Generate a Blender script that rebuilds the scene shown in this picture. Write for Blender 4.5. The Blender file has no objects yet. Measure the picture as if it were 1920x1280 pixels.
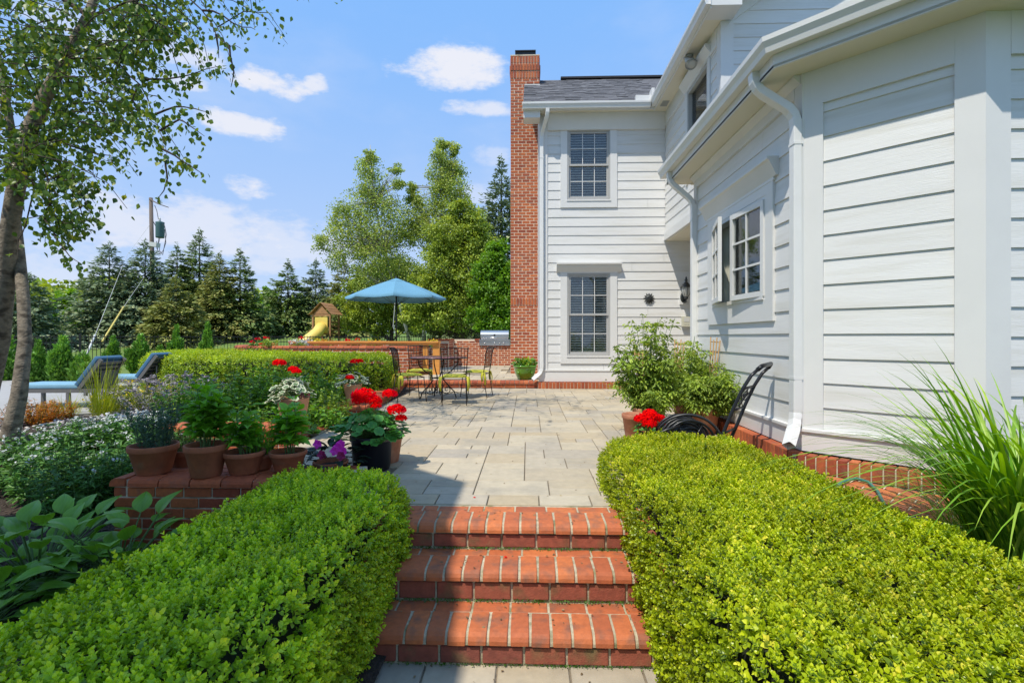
import bpy, bmesh, math, random
import numpy as np
from mathutils import Vector, Matrix, noise
random.seed(7); RNG = np.random.default_rng(11)
scene = bpy.context.scene
COL = scene.collection
PI = math.pi; R = math.radians

# ------------------------------------------------------------------ camera
CAM_H = 1.13
F = 950.0 / 1920.0 * 36.0
YAW = 1.81
cam = bpy.data.cameras.new('camera'); co = bpy.data.objects.new('camera', cam); COL.objects.link(co)
co.location = (0, 0, CAM_H); co.rotation_euler = (R(90), 0, R(YAW))
cam.lens = F; cam.sensor_width = 36; cam.shift_y = -8 / 1920; cam.clip_start = 0.05; cam.clip_end = 2000
scene.camera = co
cY, sY = math.cos(R(YAW)), math.sin(R(YAW))

def at(px, py=None, D=None, z=None):
    """measure of the place: photograph position + depth (or height) -> metres"""
    X = (px - 960) / 950.0
    H = 0 if py is None else (632 - py) / 950.0
    if D is None: D = (z - CAM_H) / H
    return Vector((D * (X * cY - sY), D * (cY + X * sY), CAM_H + H * D if z is None else z))

# ------------------------------------------------------------------ sun, sky, exposure
SUN = Vector((-0.33, -0.46, 1.0)).normalized()          # towards the sun
elev = math.asin(SUN.z); azi = math.atan2(SUN.x, SUN.y)
sl = bpy.data.lights.new('sun', 'SUN'); sl.energy = 4.9; sl.angle = R(0.55); sl.color = (1.0, 0.93, 0.80)
so = bpy.data.objects.new('sun', sl); COL.objects.link(so)
so.rotation_euler = SUN.to_track_quat('Z', 'Y').to_euler(); so.location = (-3, -4, 12)
scene.view_settings.view_transform = 'Standard'; scene.view_settings.look = 'None'
scene.view_settings.gamma = 1; scene.view_settings.exposure = 0.0
scene.view_settings.use_curve_mapping = False

W = bpy.data.worlds.new('World'); scene.world = W; W.use_nodes = True
nt = W.node_tree; nt.nodes.clear()
def N(t, **k):
    n = nt.nodes.new(t)
    for a, b in k.items(): setattr(n, a, b)
    return n
def L(a, b): nt.links.new(a, b)
def M2(op, a, b=None, c=None):
    n = N('ShaderNodeMath', operation=op)
    for i, v in enumerate((a, b, c)):
        if v is None: continue
        if isinstance(v, (int, float)): n.inputs[i].default_value = v
        else: L(v, n.inputs[i])
    return n.outputs[0]
sky = N('ShaderNodeTexSky', sky_type='NISHITA', sun_disc=False)
sky.sun_elevation = elev; sky.sun_rotation = azi % (2 * PI); sky.altitude = 200
sky.air_density = 1.0; sky.dust_density = 0.6; sky.ozone_density = 1.5
tc = N('ShaderNodeTexCoord'); sx = N('ShaderNodeSeparateXYZ'); L(tc.outputs['Generated'], sx.inputs[0])
az = M2('ARCTAN2', sx.outputs[0], sx.outputs[1]); el = M2('ARCSINE', sx.outputs[2])
nz = N('ShaderNodeTexNoise'); nz.inputs['Scale'].default_value = 12; nz.inputs['Detail'].default_value = 8; nz.inputs['Roughness'].default_value = .62
mp = N('ShaderNodeMapping'); mp.inputs['Scale'].default_value = (1, 1, 2.2); L(tc.outputs['Generated'], mp.inputs[0]); L(mp.outputs[0], nz.inputs[0])
nz2 = N('ShaderNodeTexNoise'); nz2.inputs['Scale'].default_value = 2.6; nz2.inputs['Detail'].default_value = 7; nz2.inputs['Roughness'].default_value = .55
L(mp.outputs[0], nz2.inputs[0])
total = None
for (px, py, rx, ry, k) in [(505, 160, 88, 26, 1), (590, 160, 26, 16, .9), (850, 142, 92, 36, 1), (900, 206, 72, 15, .8), (448, 236, 92, 24, .95),
                        (466, 358, 44, 24, 1), (375, 112, 72, 24, .75), (372, 160, 52, 16, .7), (925, 300, 36, 22, .45), (890, 368, 40, 18, .45),
                        (340, 440, 210, 62, .75), (540, 470, 130, 60, .6), (150, 530, 150, 70, .5), (180, 60, 120, 30, .5),
                        (-700, 250, 260, 50, .9), (2900, 300, 300, 60, .9), (2200, 150, 200, 60, .8)]:
    X = (px - 960) / 950; H = (632 - py) / 950
    a0 = math.atan(X) - R(YAW); e0 = math.atan(H / math.sqrt(1 + X * X))
    sa = 1.15 * rx / 950 * math.cos(math.atan(X)) ** 2; se = 1.2 * ry / 950 * math.cos(math.atan(X))
    da = M2('DIVIDE', M2('SUBTRACT', az, a0), sa); de = M2('DIVIDE', M2('SUBTRACT', el, e0), se)
    # flatter below than above, like fair-weather cumulus
    de = M2('MULTIPLY', de, M2('ADD', 1.0, M2('MULTIPLY', M2('LESS_THAN', de, 0.0), .5)))
    d = M2('ADD', M2('POWER', da, 2), M2('POWER', de, 2))
    v = M2('MULTIPLY', M2('SUBTRACT', 1.0, d), .5)
    v = M2('ADD', v, M2('MULTIPLY', M2('SUBTRACT', nz.outputs[0], .5), 2.2))
    mr = N('ShaderNodeMapRange', interpolation_type='SMOOTHSTEP'); L(v, mr.inputs[0])
    mr.inputs[1].default_value = -.10; mr.inputs[2].default_value = .50; mr.inputs[4].default_value = k
    inside = N('ShaderNodeMapRange'); L(d, inside.inputs[0]); inside.inputs[1].default_value = 2.3; inside.inputs[2].default_value = 1.1; inside.inputs[3].default_value = 0; inside.inputs[4].default_value = 1
    v = M2('MULTIPLY', mr.outputs[0], inside.outputs[0])
    total = v if total is None else M2('MAXIMUM', total, v)
# thin high veil all round the sky
veil = N('ShaderNodeMapRange', interpolation_type='SMOOTHSTEP'); L(nz2.outputs[0], veil.inputs[0])
veil.inputs[1].default_value = .46; veil.inputs[2].default_value = .8; veil.inputs[4].default_value = .3
total = M2('MAXIMUM', total, veil.outputs[0])
# sky colour: clear-air sky with the pale summer milkiness of the day, paler towards the horizon
er = N('ShaderNodeMapRange', interpolation_type='SMOOTHSTEP'); L(el, er.inputs[0]); er.inputs[1].default_value = 0.0; er.inputs[2].default_value = .62
grad = N('ShaderNodeMix', data_type='RGBA'); L(er.outputs[0], grad.inputs[0]); grad.inputs[6].default_value = (4.7, 6.2, 9.1, 1); grad.inputs[7].default_value = (2.4, 5.1, 10.0, 1)
gain = N('ShaderNodeMix', data_type='RGBA'); gain.inputs[0].default_value = .8
L(sky.outputs[0], gain.inputs[6]); L(grad.outputs[2], gain.inputs[7])
mixc = N('ShaderNodeMix', data_type='RGBA'); L(total, mixc.inputs[0]); L(gain.outputs[2], mixc.inputs[6])
mixc.inputs[7].default_value = (7.3, 7.5, 8.3, 1)
bg = N('ShaderNodeBackground'); bg.inputs[1].default_value = .115; L(mixc.outputs[2], bg.inputs[0])
wo = N('ShaderNodeOutputWorld'); L(bg.outputs[0], wo.inputs[0])

# ------------------------------------------------------------------ materials
def newmat(name):
    m = bpy.data.materials.new(name); m.use_nodes = True; m.node_tree.nodes.clear(); return m, m.node_tree
def pm(name, col, rough=.6, var=.12, scale=8, bump=0.0, bscale=60, metal=0, objvar=0, hue=0, stretch=(1, 1, 1), coat=0, col2=None, c2scale=3, c2lo=.5, c2hi=.7, spec=.5, trans=0, ramp=None):
    m, t = newmat(name); n = t.nodes; l = t.links
    out = n.new('ShaderNodeOutputMaterial'); p = n.new('ShaderNodeBsdfPrincipled')
    p.inputs['Roughness'].default_value = rough; p.inputs['Metallic'].default_value = metal
    p.inputs['Specular IOR Level'].default_value = spec; p.inputs['Coat Weight'].default_value = coat
    g = n.new('ShaderNodeNewGeometry'); mp = n.new('ShaderNodeMapping'); mp.inputs['Scale'].default_value = stretch
    l.new(g.outputs['Position'], mp.inputs[0])
    if ramp:
        at_ = n.new('ShaderNodeAttribute'); at_.attribute_name = 'tint'; oi = n.new('ShaderNodeObjectInfo')
        ad = n.new('ShaderNodeMath'); ad.operation = 'ADD'; l.new(at_.outputs['Fac'], ad.inputs[0]); l.new(oi.outputs['Random'], ad.inputs[1])
        fr = n.new('ShaderNodeMath'); fr.operation = 'FRACT'; l.new(ad.outputs[0], fr.inputs[0])
        cr = n.new('ShaderNodeValToRGB'); l.new(fr.outputs[0], cr.inputs[0])
        cr.color_ramp.elements[0].color = (*ramp[0], 1); cr.color_ramp.elements[1].color = (*ramp[-1], 1)
        for i, c in enumerate(ramp[1:-1]): e = cr.color_ramp.elements.new((i + 1) / (len(ramp) - 1)); e.color = (*c, 1)
        base = cr.outputs[0]
    else:
        rgb = n.new('ShaderNodeRGB'); rgb.outputs[0].default_value = (*col, 1); base = rgb.outputs[0]
    if col2:
        q = n.new('ShaderNodeTexNoise'); q.inputs['Scale'].default_value = c2scale; q.inputs['Detail'].default_value = 6; l.new(mp.outputs[0], q.inputs[0])
        mr = n.new('ShaderNodeMapRange'); mr.inputs[1].default_value = c2lo; mr.inputs[2].default_value = c2hi; l.new(q.outputs[0], mr.inputs[0])
        mx = n.new('ShaderNodeMix'); mx.data_type = 'RGBA'; l.new(mr.outputs[0], mx.inputs[0]); l.new(base, mx.inputs[6]); mx.inputs[7].default_value = (*col2, 1); base = mx.outputs[2]
    if var:
        q = n.new('ShaderNodeTexNoise'); q.inputs['Scale'].default_value = scale; q.inputs['Detail'].default_value = 7; q.inputs['Roughness'].default_value = .65; l.new(mp.outputs[0], q.inputs[0])
        mr = n.new('ShaderNodeMapRange'); mr.inputs[1].default_value = .3; mr.inputs[2].default_value = .7; mr.inputs[3].default_value = 1 - var; mr.inputs[4].default_value = 1 + var; l.new(q.outputs[0], mr.inputs[0])
        hs = n.new('ShaderNodeHueSaturation'); l.new(mr.outputs[0], hs.inputs['Value']); l.new(base, hs.inputs['Color']); base = hs.outputs[0]
    if objvar or hue:
        oi = n.new('ShaderNodeObjectInfo'); at2 = n.new('ShaderNodeAttribute'); at2.attribute_name = 'tint'
        ad = n.new('ShaderNodeMath'); ad.operation = 'ADD'; l.new(oi.outputs['Random'], ad.inputs[0]); l.new(at2.outputs['Fac'], ad.inputs[1])
        fr = n.new('ShaderNodeMath'); fr.operation = 'FRACT'; l.new(ad.outputs[0], fr.inputs[0])
        mr = n.new('ShaderNodeMapRange'); mr.inputs[3].default_value = 1 - objvar; mr.inputs[4].default_value = 1 + objvar; l.new(fr.outputs[0], mr.inputs[0])
        hs = n.new('ShaderNodeHueSaturation'); l.new(mr.outputs[0], hs.inputs['Value']); l.new(base, hs.inputs['Color']); base = hs.outputs[0]
        if hue:
            mr = n.new('ShaderNodeMapRange'); mr.inputs[3].default_value = .5 - hue; mr.inputs[4].default_value = .5 + hue
            fr2 = n.new('ShaderNodeMath'); fr2.operation = 'MULTIPLY'; fr2.inputs[1].default_value = 7.3; l.new(fr.outputs[0], fr2.inputs[0])
            fr3 = n.new('ShaderNodeMath'); fr3.operation = 'FRACT'; l.new(fr2.outputs[0], fr3.inputs[0]); l.new(fr3.outputs[0], mr.inputs[0]); l.new(mr.outputs[0], hs.inputs['Hue'])
    l.new(base, p.inputs['Base Color'])
    if bump:
        q = n.new('ShaderNodeTexNoise'); q.inputs['Scale'].default_value = bscale; q.inputs['Detail'].default_value = 5; l.new(mp.outputs[0], q.inputs[0])
        b = n.new('ShaderNodeBump'); b.inputs['Strength'].default_value = 1; b.inputs['Distance'].default_value = bump; l.new(q.outputs[0], b.inputs['Height']); l.new(b.outputs[0], p.inputs['Normal'])
    l.new(p.outputs[0], out.inputs[0])
    return m
def leafmat(name, cols, rough=.42, transl=.35, tcol=None, spec=.45, patch=.25):
    m, t = newmat(name); n = t.nodes; l = t.links
    out = n.new('ShaderNodeOutputMaterial'); p = n.new('ShaderNodeBsdfPrincipled'); tr = n.new('ShaderNodeBsdfTranslucent'); mx = n.new('ShaderNodeMixShader')
    at_ = n.new('ShaderNodeAttribute'); at_.attribute_name = 'tint'; cr = n.new('ShaderNodeValToRGB'); l.new(at_.outputs['Fac'], cr.inputs[0])
    cr.color_ramp.elements[0].color = (*cols[0], 1); cr.color_ramp.elements[1].color = (*cols[-1], 1)
    for i, c in enumerate(cols[1:-1]): e = cr.color_ramp.elements.new((i + 1) / (len(cols) - 1)); e.color = (*c, 1)
    g = n.new('ShaderNodeNewGeometry'); q = n.new('ShaderNodeTexNoise'); q.inputs['Scale'].default_value = 2.2; q.inputs['Detail'].default_value = 3; l.new(g.outputs['Position'], q.inputs[0])
    mr = n.new('ShaderNodeMapRange'); mr.inputs[1].default_value = .3; mr.inputs[2].default_value = .7; mr.inputs[3].default_value = 1 - patch; mr.inputs[4].default_value = 1 + patch; l.new(q.outputs[0], mr.inputs[0])
    hs = n.new('ShaderNodeHueSaturation'); l.new(cr.outputs[0], hs.inputs['Color']); l.new(mr.outputs[0], hs.inputs['Value'])
    p.inputs['Roughness'].default_value = rough; p.inputs['Specular IOR Level'].default_value = spec
    l.new(hs.outputs[0], p.inputs['Base Color'])
    h2 = n.new('ShaderNodeHueSaturation'); h2.inputs['Hue'].default_value = .485; h2.inputs['Saturation'].default_value = 1.08; h2.inputs['Value'].default_value = 1.35; l.new(hs.outputs[0], h2.inputs['Color']); l.new(h2.outputs[0], tr.inputs[0])
    mx.inputs[0].default_value = transl; l.new(p.outputs[0], mx.inputs[1]); l.new(tr.outputs[0], mx.inputs[2]); l.new(mx.outputs[0], out.inputs[0])
    return m
MT = {}
MT['white'] = pm('painted siding', (.70, .70, .69), .45, .03, 3, .0014, 14, objvar=.025, stretch=(1, 1, 14), col2=(.62, .61, .57), c2scale=.9, c2lo=.5, c2hi=.75)
MT['trim'] = pm('painted trim', (.69, .69, .68), .4, .03, 2, .0003, 90)
MT['soffit'] = pm('soffit with warm bounce', (.72, .68, .55), .5, .03, 2)  # warm bounce light under the eaves is put into this colour
MT['gutter'] = pm('gutter enamel', (.74, .74, .73), .28, .03, 5)
MT['brick'] = pm('red brick', None, .8, .22, 26, .0022, 120, ramp=[(.30, .060, .022), (.42, .105, .034), (.36, .08, .028), (.48, .135, .042), (.26, .05, .022), (.40, .092, .03)], col2=(.23, .09, .06), c2scale=9, c2lo=.56, c2hi=.8)
MT['stepbrick'] = pm('step brick', None, .72, .16, 30, .0016, 150, ramp=[(.38, .095, .032), (.49, .135, .042), (.43, .11, .036), (.54, .155, .045), (.35, .09, .034), (.46, .12, .04)], col2=(.17, .085, .055), c2scale=11, c2lo=.50, c2hi=.78)
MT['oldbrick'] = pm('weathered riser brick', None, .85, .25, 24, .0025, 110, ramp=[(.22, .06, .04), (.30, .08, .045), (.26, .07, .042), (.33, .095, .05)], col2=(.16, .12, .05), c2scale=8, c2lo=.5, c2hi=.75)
MT['mortar'] = pm('mortar', (.58, .50, .38), .95, .2, 30, .002, 200, col2=(.25, .22, .14), c2scale=5)
MT['mortar_dark'] = pm('mossy mortar', (.44, .38, .26), .95, .3, 30, .003, 160, col2=(.15, .15, .06), c2scale=9, c2lo=.5, c2hi=.7)
MT['mortar_light'] = pm('pale mortar', (.72, .60, .46), .95, .15, 30)
MT['paver'] = pm('concrete paver', None, .85, .10, 14, .0012, 260, ramp=[(.38, .31, .21), (.47, .405, .295), (.43, .355, .24), (.37, .325, .26), (.49, .415, .295), (.41, .33, .215), (.43, .385, .305)], col2=(.29, .26, .21), c2scale=2.5, c2lo=.5, c2hi=.8)
MT['joint'] = pm('joint sand', (.19, .155, .11), 1, .3, 40)
MT['mulch'] = pm('bark mulch', (.035, .024, .018), 1, .5, 40, .02, 45, col2=(.07, .05, .035), c2scale=60, c2lo=.5, c2hi=.7)
MT['chip'] = pm('bark chip', (.07, .05, .038), .95, .4, 30, objvar=.5)
MT['lawn'] = pm('lawn grass', (.13, .21, .035), .95, .3, 3, .03, 60, col2=(.19, .25, .05), c2scale=.7)
MT['deck'] = pm('pale concrete deck', (.36, .35, .335), .85, .08, 5, .001, 200)
MT['shingle'] = pm('asphalt shingle', (.10, .10, .108), .95, .3, 50, .002, 300, objvar=.35, col2=(.16, .16, .17), c2scale=6)
MT['ridge'] = pm('dark shingle', (.035, .035, .04), .95, .3, 50)
MT['terra'] = pm('terracotta', (.40, .155, .082), .85, .16, 12, .001, 120, col2=(.50, .28, .18), c2scale=6, c2lo=.5, c2hi=.8)
MT['terra2'] = pm('aged terracotta', (.36, .115, .05), .85, .2, 14, .001, 120, col2=(.24, .15, .09), c2scale=8, c2lo=.56, c2hi=.8)
MT['terra_new'] = pm('fresh terracotta', (.55, .27, .15), .8, .1, 10, .0006, 120)
MT['soil'] = pm('potting soil', (.03, .022, .016), 1, .5, 60, .01, 80)
MT['blackplastic'] = pm('black plastic', (.012, .013, .02), .35, .1, 5)
MT['iron'] = pm('black iron', (.018, .016, .016), .4, .2, 30, .0004, 200, metal=.3)
MT['blackmetal'] = pm('black painted metal', (.012, .012, .013), .35, .15, 8)
MT['cart'] = pm('hose cart paint', (.02, .02, .022), .3, .1, 8, metal=.4)
MT['hose'] = pm('black hose', (.015, .015, .016), .38, .1, 8)
MT['hosegreen'] = pm('green hose', (.03, .16, .13), .45, .1, 8)
MT['cushion'] = pm('olive cushion', (.56, .52, .045), .9, .12, 6, .001, 300)
MT['tabletop'] = pm('red stone table top', (.22, .07, .06), .25, .35, 25, col2=(.4, .2, .15), c2scale=14)
MT['cedar'] = pm('orange cedar', (.66, .29, .06), .6, .15, 4, .0006, 60, stretch=(1, 12, 12), objvar=.1)
MT['playwood'] = pm('play tower wood', (.38, .19, .085), .8, .18, 5, objvar=.15)
MT['slide'] = pm('yellow plastic', (.75, .56, .12), .4, .05, 2)
MT['canopy'] = pm('blue canvas', (.12, .29, .42), .85, .06, 3, .0006, 400)
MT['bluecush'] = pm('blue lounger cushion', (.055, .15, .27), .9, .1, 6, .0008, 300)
MT['palecush'] = pm('pale blue cushion', (.20, .38, .50), .9, .1, 6, .0008, 300)  # paler blue for the seat than for the back
MT['graymetal'] = pm('grey lounger frame', (.13, .125, .12), .5, .1, 6)
MT['steel'] = pm('stainless steel', (.55, .56, .57), .28, .05, 20, metal=.9, stretch=(1, 1, 20))
MT['steel2'] = pm('bright steel', (.7, .7, .7), .2, .02, 20, metal=1)
MT['greenpot'] = pm('green glaze', (.10, .27, .012), .15, .15, 5, coat=.5)
MT['polewood'] = pm('weathered pole', (.14, .11, .09), .9, .25, 6, stretch=(6, 6, .6))
MT['transformer'] = pm('grey enamel', (.06, .13, .13), .5, .1, 4)
MT['wire'] = pm('dark wire', (.04, .04, .045), .6, 0)
MT['lightgray'] = pm('light grey', (.55, .55, .53), .5, .05, 4)
MT['yellowguard'] = pm('yellow plastic guard', (.6, .47, .1), .5, .1, 4)
MT['bronze'] = pm('weathered bronze', (.045, .05, .052), .45, .3, 40, metal=.5)
MT['frosted'] = pm('seeded lamp glass', (.45, .46, .44), .15, .1, 30)
MT['beige'] = pm('beige plastic', (.55, .54, .43), .5, .05, 5)
MT['bark_birch'] = pm('birch bark', (.25, .205, .15), .9, .4, 16, .01, 34, stretch=(1, 1, 1.6), col2=(.085, .065, .045), c2scale=9, c2lo=.47, c2hi=.66)
MT['bark_pale'] = pm('pale birch bark', (.42, .40, .35), .9, .2, 5, .004, 20, stretch=(1, 1, 3), col2=(.10, .08, .06), c2scale=4, c2lo=.52, c2hi=.66)
MT['bark'] = pm('brown bark', (.08, .06, .045), .95, .3, 6, .01, 20)
MT['twig'] = pm('twig', (.055, .04, .03), .9, .2, 20)
MT['stemgreen'] = pm('green stem', (.09, .16, .04), .7, .1, 20)
MT['bamboo'] = pm('wooden stake', (.36, .22, .09), .8, .15, 12)
MT['core'] = pm('shaded hedge core', (.018, .026, .008), 1, .3, 30)
MT['darkroom'] = pm('dim room behind the glass', (.02, .022, .025), .9, 0)
MT['blind'] = pm('white blind slat', (.88, .88, .84), .5, .02, 5)
MT['curtain'] = pm('cream curtain', (.5, .5, .42), .9, .05, 4)
MT['sashgrey'] = pm('grey window sash', (.42, .42, .41), .45, .04, 4)
MT['pebble'] = pm('pebble', (.42, .38, .34), .9, .2, 10, objvar=.3)
MT['moss'] = pm('moss', (.07, .10, .015), 1, .4, 60, .004, 120)
gm, t = newmat('window glass'); n = t.nodes
o_ = n.new('ShaderNodeOutputMaterial'); tr = n.new('ShaderNodeBsdfTransparent'); gl = n.new('ShaderNodeBsdfGlossy'); gl.inputs['Roughness'].default_value = .02
lw = n.new('ShaderNodeFresnel'); lw.inputs[0].default_value = 1.55; tr.inputs[0].default_value = (.88, .92, .92, 1)
mn = n.new('ShaderNodeMath'); mn.operation = 'MULTIPLY_ADD'; mn.inputs[1].default_value = .9; mn.inputs[2].default_value = .03; t.links.new(lw.outputs[0], mn.inputs[0])
ms = n.new('ShaderNodeMixShader'); t.links.new(mn.outputs[0], ms.inputs[0]); t.links.new(tr.outputs[0], ms.inputs[1]); t.links.new(gl.outputs[0], ms.inputs[2]); t.links.new(ms.outputs[0], o_.inputs[0]); MT['glass'] = gm
LM = {
 'box': leafmat('boxwood leaf', [(0.135, 0.251, 0.013), (0.232, 0.398, 0.017), (0.368, 0.555, 0.025), (0.564, 0.732, 0.039), (0.787, 0.828, 0.063)], .34, .3),
 'box2': leafmat('clipped hedge leaf', [(0.078, 0.144, 0.013), (0.156, 0.272, 0.019), (0.297, 0.432, 0.026), (0.516, 0.608, 0.032)], .45, .3),
 'boxR': leafmat('sunny boxwood leaf', [(0.114, 0.178, 0.006), (0.213, 0.295, 0.007), (0.339, 0.429, 0.01), (0.48, 0.553, 0.016), (0.733, 0.678, 0.069)], .36, .3),
 'birch': leafmat('birch leaf', [(0.054, 0.117, 0.022), (0.09, 0.18, 0.029), (0.162, 0.252, 0.032), (0.306, 0.342, 0.036)], .4, .38),
 'birch_far': leafmat('pale birch leaf', [(0.153, 0.217, 0.043), (0.255, 0.358, 0.066), (0.408, 0.485, 0.088), (0.561, 0.588, 0.11)], .5, .35),
 'ash': leafmat('bushy tree leaf', [(0.107, 0.174, 0.024), (0.212, 0.29, 0.035), (0.363, 0.462, 0.052), (0.576, 0.607, 0.071)], .5, .3),
 'bright': leafmat('bright green leaf', [(0.09, 0.195, 0.015), (0.165, 0.33, 0.022), (0.285, 0.495, 0.045)], .45, .4),
 'spruce_blue': leafmat('blue spruce needle', [(0.058, 0.11, 0.051), (0.116, 0.186, 0.095), (0.233, 0.307, 0.162), (0.363, 0.394, 0.192)], .6, .1, patch=.3),
 'spruce': leafmat('green spruce needle', [(0.048, 0.091, 0.025), (0.104, 0.175, 0.046), (0.205, 0.294, 0.077), (0.352, 0.402, 0.128)], .6, .1, patch=.3),
 'spruce_olive': leafmat('olive spruce needle', [(0.086, 0.104, 0.026), (0.172, 0.208, 0.052), (0.286, 0.312, 0.073), (0.458, 0.416, 0.13)], .6, .1, patch=.3),
 'arbor': leafmat('arborvitae spray', [(0.052, 0.138, 0.021), (0.103, 0.259, 0.034), (0.19, 0.397, 0.052), (0.31, 0.5, 0.086)], .5, .25),
 'shrub': leafmat('shrub leaf', [(0.048, 0.128, 0.016), (0.088, 0.224, 0.024), (0.16, 0.352, 0.032), (0.32, 0.512, 0.064)], .42, .3),
 'limeshrub': leafmat('lime leaf', [(0.12, 0.204, 0.018), (0.24, 0.36, 0.036), (0.396, 0.504, 0.06)], .5, .35),
 'hosta': leafmat('hosta leaf', [(0.1, 0.237, 0.024), (0.158, 0.348, 0.037), (0.259, 0.501, 0.042)], .4, .25, patch=.1),
 'basil': leafmat('basil leaf', [(0.101, 0.285, 0.022), (0.184, 0.445, 0.036), (0.307, 0.643, 0.062)], .35, .4),
 'rosemary': leafmat('rosemary needle', [(.04, .09, .05), (.08, .15, .09), (.13, .21, .12)], .6, .15),
 'daisy': leafmat('daisy foliage', [(0.027, 0.09, 0.018), (0.053, 0.15, 0.027), (0.105, 0.255, 0.045), (0.195, 0.39, 0.075)], .5, .25),
 'geran': leafmat('geranium leaf', [(0.044, 0.163, 0.03), (0.077, 0.26, 0.044), (0.13, 0.39, 0.066)], .5, .25),
 'varieg': leafmat('variegated leaf', [(.13, .22, .09), (.10, .19, .08)], .55, .25, patch=.1),
 'vedge': leafmat('cream leaf edge', [(.6, .62, .42), (.7, .72, .55)], .6, .3, patch=.05),
 'tomato': leafmat('tomato leaf', [(0.103, 0.172, 0.025), (0.186, 0.293, 0.038), (0.31, 0.431, 0.052), (0.538, 0.621, 0.103)], .5, .35),
 'grass': leafmat('miscanthus blade', [(0.073, 0.179, 0.015), (0.134, 0.306, 0.022), (0.243, 0.446, 0.033), (0.389, 0.536, 0.077)], .42, .35),
 'coreopsis': leafmat('lime foliage', [(.22, .30, .02), (.35, .44, .03), (.52, .5, .03)], .6, .35),
 'orange': leafmat('orange barberry leaf', [(.32, .10, .015), (.48, .19, .02), (.5, .33, .03)], .6, .35),
 'catmint': leafmat('catmint flower', [(.25, .26, .20), (.42, .36, .40), (.52, .46, .50)], .8, .2),
 'red': leafmat('red petal', [(.60, .0, .0), (.80, .002, .001), (.9, .008, .004)], .9, .35, patch=.05, spec=.05),
 'magenta': leafmat('magenta petal', [(.62, .02, .42), (.82, .07, .55)], .5, .25, patch=.05),
 'crimson': leafmat('crimson petal', [(.22, .01, .08), (.35, .02, .12)], .6, .2, patch=.05),
 'whitep': leafmat('white petal', [(.62, .64, .62), (.78, .79, .76)], .6, .25, patch=.04),
 'yellowp': leafmat('yellow petal', [(.75, .55, .02), (.85, .68, .05)], .6, .25, patch=.04),
 'darkleaf': leafmat('dark impatiens leaf', [(.02, .035, .025), (.035, .06, .035)], .4, .1, patch=.1),
 'dry': leafmat('dry brown sprig', [(.14, .09, .04), (.25, .17, .08), (.38, .3, .16)], .8, .2),
}
# ------------------------------------------------------------------ helpers
WM = {}
I4 = Matrix.Identity(4)
def T(x, y=0, z=0):
    return Matrix.Translation(Vector(x) if not isinstance(x, (int, float)) else Vector((x, y, z)))
def RZ(a): return Matrix.Rotation(a, 4, 'Z')
def RX(a): return Matrix.Rotation(a, 4, 'X')
def RY(a): return Matrix.Rotation(a, 4, 'Y')
def SC(x, y, z): return Matrix.Diagonal((x, y, z, 1))
def put(name, data, parent=None, M=None):
    o = bpy.data.objects.new(name, data); COL.objects.link(o)
    M = M.copy() if M is not None else I4.copy()
    if parent is not None:
        o.parent = parent; o.matrix_parent_inverse = WM[parent.name].inverted()
    o.matrix_basis = M; WM[o.name] = M
    return o
def thing(name, label, cat, loc=(0, 0, 0), group=None, M=None):
    o = put(name, None, None, M if M is not None else T(loc))
    o['label'] = label; o['category'] = cat
    if group: o['group'] = group
    o.empty_display_size = .1
    return o
def tag(o, label=None, cat=None, group=None, kind=None):
    if label: o['label'] = label
    if cat: o['category'] = cat
    if group: o['group'] = group
    if kind: o['kind'] = kind
    return o
def npmesh(name, V, Fc, mat=None, tint=None, smooth=False):
    V = np.asarray(V, dtype=np.float32).reshape(-1, 3); Fc = np.asarray(Fc, dtype=np.int32)
    me = bpy.data.meshes.new(name)
    me.vertices.add(len(V)); me.vertices.foreach_set('co', V.ravel())
    k = Fc.shape[1]
    me.loops.add(Fc.size); me.loops.foreach_set('vertex_index', Fc.ravel())
    me.polygons.add(len(Fc)); me.polygons.foreach_set('loop_start', np.arange(0, Fc.size, k, dtype=np.int32))
    try: me.polygons.foreach_set('loop_total', np.full(len(Fc), k, dtype=np.int32))
    except Exception: pass
    if smooth: me.polygons.foreach_set('use_smooth', np.ones(len(Fc), dtype=bool))
    me.update(calc_edges=True)
    if tint is not None:
        a = me.attributes.new('tint', 'FLOAT', 'POINT'); a.data.foreach_set('value', np.asarray(tint, dtype=np.float32))
    if mat: me.materials.append(mat)
    return me
def pymesh(name, V, Fs, mat=None, smooth=False):
    me = bpy.data.meshes.new(name); me.from_pydata([tuple(v) for v in V], [], Fs); me.update()
    if smooth:
        for p in me.polygons: p.use_smooth = True
    if mat: me.materials.append(mat)
    return me
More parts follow.
